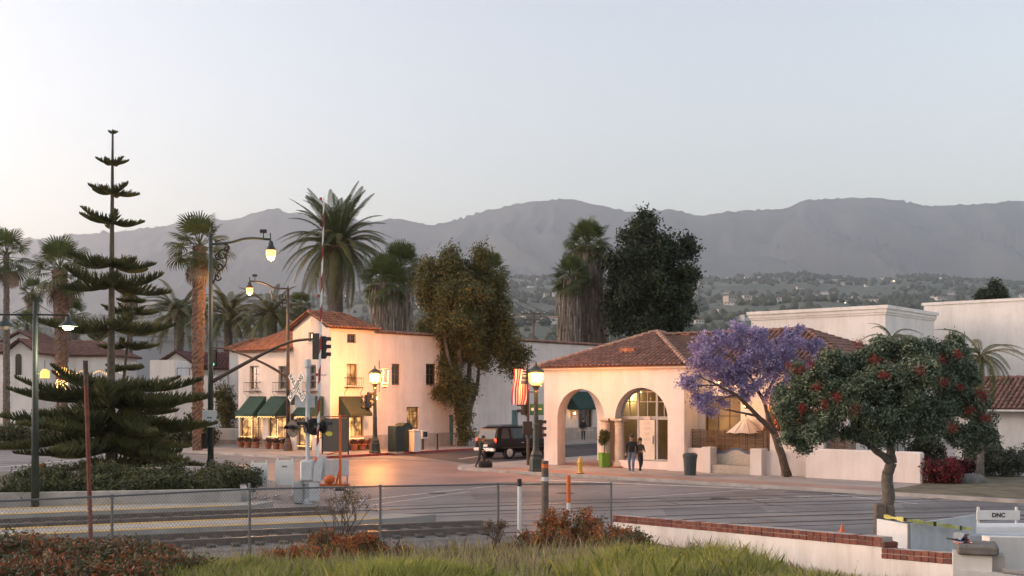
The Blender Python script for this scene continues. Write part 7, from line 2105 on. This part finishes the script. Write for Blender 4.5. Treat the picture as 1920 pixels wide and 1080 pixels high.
# roofline trees by the white warehouse
for px, py, r, lb in ((1868, 548, 17, 'round dark tree showing above the white warehouse roof'), (1843, 556, 6, 'tiny dark tree top above the warehouse roof')):
    d = 125; b = Vector((at(px, HY, d).x, d, 0)); tree_from('roofline_tree', lb, b, [(b, at(px, py, d), .3, .1)], [cl(px, py, r, d), cl(px - r * .5, py + r * .5, r * .7, d), cl(px + r * .6, py + r * .4, r * .7, d)], 5000, .16, L_dark, m_barkbrown, tuft=.4)

# ------------------------------------------------------------------ black sport utility vehicle
m_car = mat('black_car_paint', (.008, .006, .0065), .35, var=0, coat=.0, spec=.16)
m_carglass = mat('tinted_glass', (.012, .014, .017), .08, var=0, spec=.5)
m_chrome = mat('chrome', (.55, .55, .56), .2, var=.05, metal=.9)
m_tyre = mat('tyre_rubber', (.014, .014, .015), .85, var=.1)
m_tail = mat('tail_lamp', (.5, .03, .02), .25, var=0, emit=(1, .10, .03), es=.22)
con = gp(961, 861); CO = con + A * 1.55 - B * .88
car = empty('sport_utility_vehicle', (CO.x, CO.y, .006), math.atan2(A.y, A.x) - .14, 'black sport utility vehicle driving away up the main street', 'car')
def loft(rings, closed_ends=True):
    mb = MB(); n = len(rings[0]); V = [p for r in rings for p in r]; Fs = []
    for i in range(len(rings) - 1):
        for k in range(n): Fs.append((i * n + k, i * n + (k + 1) % n, (i + 1) * n + (k + 1) % n, (i + 1) * n + k))
    if closed_ends: Fs += [tuple(range(n)), tuple((len(rings) - 1) * n + k for k in range(n))]
    return mb.add(V, Fs)
def ring(x, w, zb, zs, zt, wt):
    """section of the lower body: floor, side bulge, shoulder"""
    h = [(-w * .9, zb), (w * .9, zb), (w, zb + .15), (w * 1.0, (zb + zs) / 2), (w * .985, zs), (wt, zt), (-wt, zt), (-w * .985, zs), (-w, (zb + zs) / 2), (-w, zb + .15)]
    return [(x, y, z) for y, z in h]
rings = [ring(-2.62, .86, .55, .95, 1.02, .82), ring(-2.55, .95, .42, 1.02, 1.10, .90), ring(-2.1, .985, .40, 1.05, 1.14, .93), ring(-.5, 1.0, .38, 1.05, 1.14, .94), ring(1.0, .99, .38, 1.05, 1.14, .93), ring(1.35, .98, .40, 1.05, 1.13, .9), ring(2.2, .96, .42, 1.00, 1.07, .84), ring(2.58, .90, .48, .92, .97, .74), ring(2.66, .8, .55, .8, .86, .66)]
body = loft(rings).build('body', m_car, car, smooth=38)
cab = [[(-2.52, -.90, 1.12), (-2.52, .90, 1.12), (-2.28, .74, 1.80), (-2.28, -.74, 1.80)], [(-1.9, -.915, 1.13), (-1.9, .915, 1.13), (-1.85, .76, 1.90), (-1.85, -.76, 1.90)], [(-.3, -.92, 1.13), (-.3, .92, 1.13), (-.3, .77, 1.92), (-.3, -.77, 1.92)], [(.55, -.92, 1.13), (.55, .92, 1.13), (.3, .76, 1.87), (.3, -.76, 1.87)], [(1.3, -.86, 1.12), (1.3, .86, 1.12), (.62, .68, 1.76), (.62, -.68, 1.76)]]
loft(cab).build('cabin', m_car, car, smooth=30)
def pane(pts, nm='side_window', off=.006):
    c = sum((Vector(p) for p in pts), Vector()) / len(pts); n = (Vector(pts[1]) - Vector(pts[0])).cross(Vector(pts[2]) - Vector(pts[0])).normalized()
    if n.dot(c - Vector((-.4, 0, 1.3))) < 0: n = -n
    MB().slab([Vector(p) + n * .001 for p in pts], n * off).build(nm, m_carglass, car)
for s in (-1, 1):
    def SP(x, z): f = (z - 1.13) / .78; return (x, s * (.917 - .15 * f), z)
    for (xa, xb, xc, xd) in ((-2.15, -1.45, -1.48, -2.0), (-1.35, -.38, -.38, -1.33), (-.25, .62, .38, -.25)):
        pane([SP(xa, 1.2), SP(xb, 1.2), SP(xc, 1.8), SP(xd, 1.8)])
    for x in (-1.4, -.32, .78): MB().box(x - .006, x + .006, s * 1.004 - .004, s * 1.004 + .004, .5, 1.02).build('door_gap', m_black, car)
    for x in (-.62, .42): MB().box(x, x + .18, s * 1.006 - .012, s * 1.006 + .012, .94, .98).build('door_handle', m_chrome, car)
    MB().box(-1.15, 1.05, s * .99 - .05, s * .99 + .05, .36, .42).build('running_board', m_black, car)
    MB().box(-2.2, 2.2, s * 1.002 - .006, s * 1.002 + .006, .66, .70).build('side_moulding', m_chrome if False else m_bronze, car)
    MB().box(.72, .84, s * 1.0 + (0 if s > 0 else -.2), s * 1.0 + (.2 if s > 0 else 0), 1.14, 1.32, .03).build('wing_mirror', m_car, car)
    MB().tube([(-1.9, s * .66, 1.96), (.1, s * .66, 1.97)], .02, 6).build('roof_rail', m_black, car)
    o = MB().box(-2.575, -2.50, s * .84 - .09, s * .84 + .09, .92, 1.24, .02).build('tail_light', m_tail, car)
    MB().box(2.5, 2.62, s * .66 - .16, s * .66 + .16, .72, .88, .02).build('headlight', m_chrome, car)
pane([(-2.53, -.78, 1.2), (-2.53, .78, 1.2), (-2.315, .66, 1.74), (-2.315, -.66, 1.74)], 'rear_window')
pane([(1.28, -.78, 1.16), (1.28, .78, 1.16), (.66, .62, 1.72), (.66, -.62, 1.72)], 'windscreen')
MB().box(-2.74, -2.58, -.93, .93, .46, .68, .04).build('rear_bumper', m_chrome, car); MB().box(2.62, 2.72, -.88, .88, .44, .66, .04).build('front_bumper', m_chrome, car)
MB().box(-2.66, -2.645, -.26, .26, .74, .87).build('number_plate', m_whitep, car)
def wheel(x, s):
    w = MB(); w.lathe([(.22, -.13), (.34, -.13), (.375, -.09), (.375, .09), (.34, .13), (.22, .13)], 24); o = w.build('wheel', m_tyre, car, smooth=35); o.location = (x, s * .87, .375); o.rotation_euler = (R(90) * (1 if s < 0 else -1), 0, 0)
    MB().lathe([(.02, .10), (.21, .09), (.235, .135), (.225, .137)], 20).build('rim', m_chrome, o)
    for k in range(6):
        a = k * PI / 3; MB().obox((math.cos(a) * .05 - math.sin(a) * .03, math.sin(a) * .05 + math.cos(a) * .03, .105), (math.cos(a) * .17, math.sin(a) * .17, 0), (math.sin(a) * .06, -math.cos(a) * .06, 0), (0, 0, .02)).build('spoke', m_silver, o)
    MB().lathe([(.46, -.004), (.46, .0)], 20).build('arch', m_black, o, loc=(0, 0, .112))
for x in (-1.55, 1.6):
    for s in (-1, 1): wheel(x, s)

# ------------------------------------------------------------------ people
m_skin = mat('skin', (.42, .25, .18), .6, var=.05)
m_hair = mat('dark_hair', (.022, .015, .012), .7, var=.2)
m_hair2 = mat('brown_hair', (.06, .035, .022), .7, var=.2)
m_jacket = mat('black_jacket', (.014, .014, .016), .85, var=.15, scale=6)
m_jeans = mat('blue_jeans', (.13, .165, .23), .85, var=.2, scale=8)
m_darkp = mat('dark_trousers', (.03, .032, .04), .85, var=.15, scale=8)
m_brownj = mat('brown_jacket', (.11, .062, .05), .85, var=.2, scale=8)
m_greensh = mat('dark_green_jacket', (.025, .04, .035), .85, var=.2, scale=6)
m_shoe = mat('pale_shoe', (.45, .42, .40), .6, var=.1)
def person(label, loc, rz, J, top, legs, hair, shoes, h=1.75, longhair=False):
    """J: joint offsets; one skinned surface, clothing by body region"""
    t = empty('person', loc, rz, label, 'person')
    k = h / 1.75
    base = dict(pelvis=(0, 0, .95), spine=(0, -.01, 1.15), chest=(0, -.01, 1.36), neck=(0, -.01, 1.50), head=(0, -.03, 1.60), crown=(0, -.02, 1.70),
                shl=(.18, 0, 1.42), ell=(.24, .03, 1.14), wrl=(.23, -.06, .90), shr=(-.18, 0, 1.42), elr=(-.24, .03, 1.14), wrr=(-.23, -.06, .90),
                hpl=(.095, 0, .92), knl=(.10, -.03, .50), anl=(.10, .02, .09), tol=(.11, -.15, .045), hpr=(-.095, 0, .92), knr=(-.10, -.03, .50), anr=(-.10, .02, .09), tor=(-.11, -.15, .045))
    base.update(J)
    rad = dict(pelvis=(.155, .115), spine=(.14, .105), chest=(.165, .115), neck=(.055, .058), head=(.075, .09), crown=(.06, .075), shl=(.07, .07), shr=(.07, .07), ell=(.05, .05), elr=(.05, .05), wrl=(.034, .034), wrr=(.034, .034),
               hpl=(.095, .1), hpr=(.095, .1), knl=(.066, .068), knr=(.066, .068), anl=(.045, .05), anr=(.045, .05), tol=(.042, .03), tor=(.042, .03))
    ed = [('pelvis', 'spine'), ('spine', 'chest'), ('chest', 'neck'), ('neck', 'head'), ('head', 'crown'), ('chest', 'shl'), ('shl', 'ell'), ('ell', 'wrl'), ('chest', 'shr'), ('shr', 'elr'), ('elr', 'wrr'), ('pelvis', 'hpl'), ('hpl', 'knl'), ('knl', 'anl'), ('anl', 'tol'), ('pelvis', 'hpr'), ('hpr', 'knr'), ('knr', 'anr'), ('anr', 'tor')]
    nm = list(base); P = [Vector(base[n]) * k for n in nm]; RD = [rad[n] for n in nm]; E = [(nm.index(a), nm.index(b)) for a, b in ed]
    for s, wr, el in ((1, 'wrl', 'ell'), (-1, 'wrr', 'elr')):      # palm and five fingers
        w, e_ = Vector(base[wr]), Vector(base[el]); d = (w - e_).normalized(); sd = d.cross(Vector((0, 0, 1))); sd = sd.normalized() if sd.length > .1 else Vector((0, 1, 0))
        pi = len(P); P.append((w + d * .075) * k); RD.append((.03, .022)); E.append((nm.index(wr), pi))
        for f, (o, L_) in enumerate(((-.03, .06), (-.01, .072), (.01, .068), (.028, .055))):
            a = len(P); P.append((w + d * .10 + sd * o) * k); RD.append((.0095, .0095)); E.append((pi, a)); P.append((w + d * (.10 + L_) + sd * o + Vector((0, -.02, 0))) * k); RD.append((.008, .008)); E.append((a, a + 1))
        a = len(P); P.append((w + d * .06 + sd * -.05) * k); RD.append((.011, .011)); E.append((pi, a)); P.append((w + d * .095 + sd * -.062) * k); RD.append((.009, .009)); E.append((a, a + 1))
    me = bpy.data.meshes.new('body_base'); me.from_pydata([tuple(p) for p in P], E, [])
    o = bpy.data.objects.new('tmp', me); COL.objects.link(o)
    sm = o.modifiers.new('skin', 'SKIN'); sm.branch_smoothing = .6; o.modifiers.new('sub', 'SUBSURF').levels = 2
    for i, v in enumerate(me.skin_vertices[0].data): v.radius = (RD[i][0] * k, RD[i][1] * k); v.use_root = (i == 0)
    bpy.context.view_layer.update()
    bm_ = bpy.data.meshes.new_from_object(o.evaluated_get(bpy.context.evaluated_depsgraph_get())); bpy.data.objects.remove(o)
    bm_.name = 'body'; bm_.materials.clear()
    for m in (m_skin, top, legs, shoes): bm_.materials.append(m)
    def seg(p, a, b): ab = b - a; q = max(0, min(1, (p - a).dot(ab) / ab.length_squared)); return (p - a - ab * q).length, q
    part = {('pelvis', 'spine'): 1, ('spine', 'chest'): 1, ('chest', 'neck'): 1, ('neck', 'head'): 0, ('head', 'crown'): 0, ('chest', 'shl'): 1, ('shl', 'ell'): 1, ('ell', 'wrl'): 1, ('chest', 'shr'): 1, ('shr', 'elr'): 1, ('elr', 'wrr'): 1, ('pelvis', 'hpl'): 2, ('hpl', 'knl'): 2, ('knl', 'anl'): 2, ('pelvis', 'hpr'): 2, ('hpr', 'knr'): 2, ('knr', 'anr'): 2, ('anl', 'tol'): 3, ('anr', 'tor'): 3}
    for pl in bm_.polygons:
        c = pl.center; best, mi = 9, 0
        for (a, b), m in part.items():
            dd, q = seg(c, Vector(base[a]) * k, Vector(base[b]) * k)
            if dd < best: best, mi = dd, m
            if dd == best and a in ('ell', 'elr') and q > .97: mi = 0
            if dd == best and (a, b) == ('chest', 'neck') and q > .8: mi = 0
        for wr, el in (('wrl', 'ell'), ('wrr', 'elr')):
            w = Vector(base[wr]); d = (w - Vector(base[el])).normalized()
            if (c / k - w).dot(d) > 0 and (c / k - w).length < .22: mi = 0
        pl.material_index = mi; pl.use_smooth = True
    link('body', bm_, t)
    hd, cr = Vector(base['head']) * k, Vector(base['crown']) * k; up = (cr - hd).normalized()
    g = MB(); g.ball(hd + up * .075 + Vector((0, .022, 0)), .105, 12, 8, 1.12)
    g.v = [v if not (v[1] < hd.y - .03 and v[2] < hd.z + .07) else (v[0] * .8 + hd.x * .2, hd.y - .02, v[2]) for v in g.v]
    if longhair: g.tube([hd + Vector((0, .07, .06)), hd + Vector((0, .10, -.08)), hd + Vector((0, .09, -.22))], [.085, .09, .05], 9)
    g.build('hair', hair, t, smooth=True)
    f = MB(); 
    for s in (-1, 1): f.ball(hd + Vector((s * .032, -.085, .035)), .011, 6, 4)
    f.build('eyes', m_hair, t); MB().tube([hd + Vector((0, -.086, .03)), hd + Vector((0, -.108, -.002)), hd + Vector((0, -.085, -.01))], [.008, .013, .01], 6).build('nose', m_skin, t)
    MB().box(hd.x - .022, hd.x + .022, hd.y - .092, hd.y - .08, hd.z - .04, hd.z - .03).build('mouth', m_flagred, t)
    for s in (-1, 1): MB().ball(hd + Vector((s * .082, .0, .02)), .025, 6, 5, 1.3).build('ear', m_skin, t)
    return t
walkA = dict(knl=(.10, -.16, .52), anl=(.10, -.20, .12), tol=(.11, -.36, .07), knr=(-.10, .02, .50), anr=(-.10, .22, .14), tor=(-.11, .10, .045), ell=(.24, .12, 1.16), wrl=(.22, .10, .92), elr=(-.24, -.02, 1.14), wrr=(-.22, -.2, .96))
walkB = dict(knl=(.09, -.02, .50), anl=(.09, .18, .13), tol=(.10, .06, .045), knr=(-.09, -.13, .52), anr=(-.09, -.16, .10), tor=(-.10, -.33, .06), ell=(.22, -.06, 1.14), wrl=(.12, -.24, 1.12), elr=(-.22, .04, 1.14), wrr=(-.10, -.2, 1.10))
person('taller person in black jacket and blue jeans walking past the glazed arch', gp(1184, 890, .13), R(-40 + 25), walkA, m_jacket, m_jeans, m_hair, m_shoe, 1.82)
person('shorter person in brown jacket and dark trousers walking beside the taller one', gp(1200, 888, .13), R(-40 + 70), walkB, m_brownj, m_darkp, m_hair2, m_shoe, 1.64, True)
bend = dict(chest=(0, -.06, 1.34), neck=(0, -.12, 1.46), head=(0, -.17, 1.55), crown=(0, -.18, 1.64), shl=(.18, -.05, 1.40), shr=(-.18, -.05, 1.40), ell=(.24, .08, 1.14), wrl=(.22, .0, .90), elr=(-.24, -.1, 1.14), wrr=(-.21, -.28, 1.0), knl=(.10, -.18, .54), anl=(.10, -.12, .12), tol=(.11, -.28, .07), knr=(-.10, .04, .5), anr=(-.10, .24, .16), tor=(-.11, .12, .045))
person('person in dark green jacket crossing the tinted paving behind the vehicle', gp(901, 880, .01), R(70), bend, m_greensh, m_darkp, m_hair, m_jacket, 1.74)
b = gp(910, 881, .01); t = empty('wheeled_bag', b, R(15), 'black wheeled duffel bag at the crossing person\'s feet', 'bag')
MB().box(-.34, .34, -.2, .2, .07, .46, .1).build('body', m_jacket, t, smooth=30); MB().tube(smooth_pts([(-.15, 0, .46), (-.12, 0, .56), (.12, 0, .56), (.15, 0, .46)], 4), .018, 6).build('handle', m_black, t)
for s in (-1, 1): MB().lathe([(.07, -.02), (.07, .02)], 12).build('wheel', m_tyre, t, loc=(.26, s * .15, .07), rot=(R(90), 0, 0))
person('person in dark clothes standing across the street, seen through the left arch', CL + A * along(1064, CL, A) + B * 1.6 + Z3 * .13, R(20), dict(), m_jacket, m_darkp, m_hair, m_jacket, 1.74)
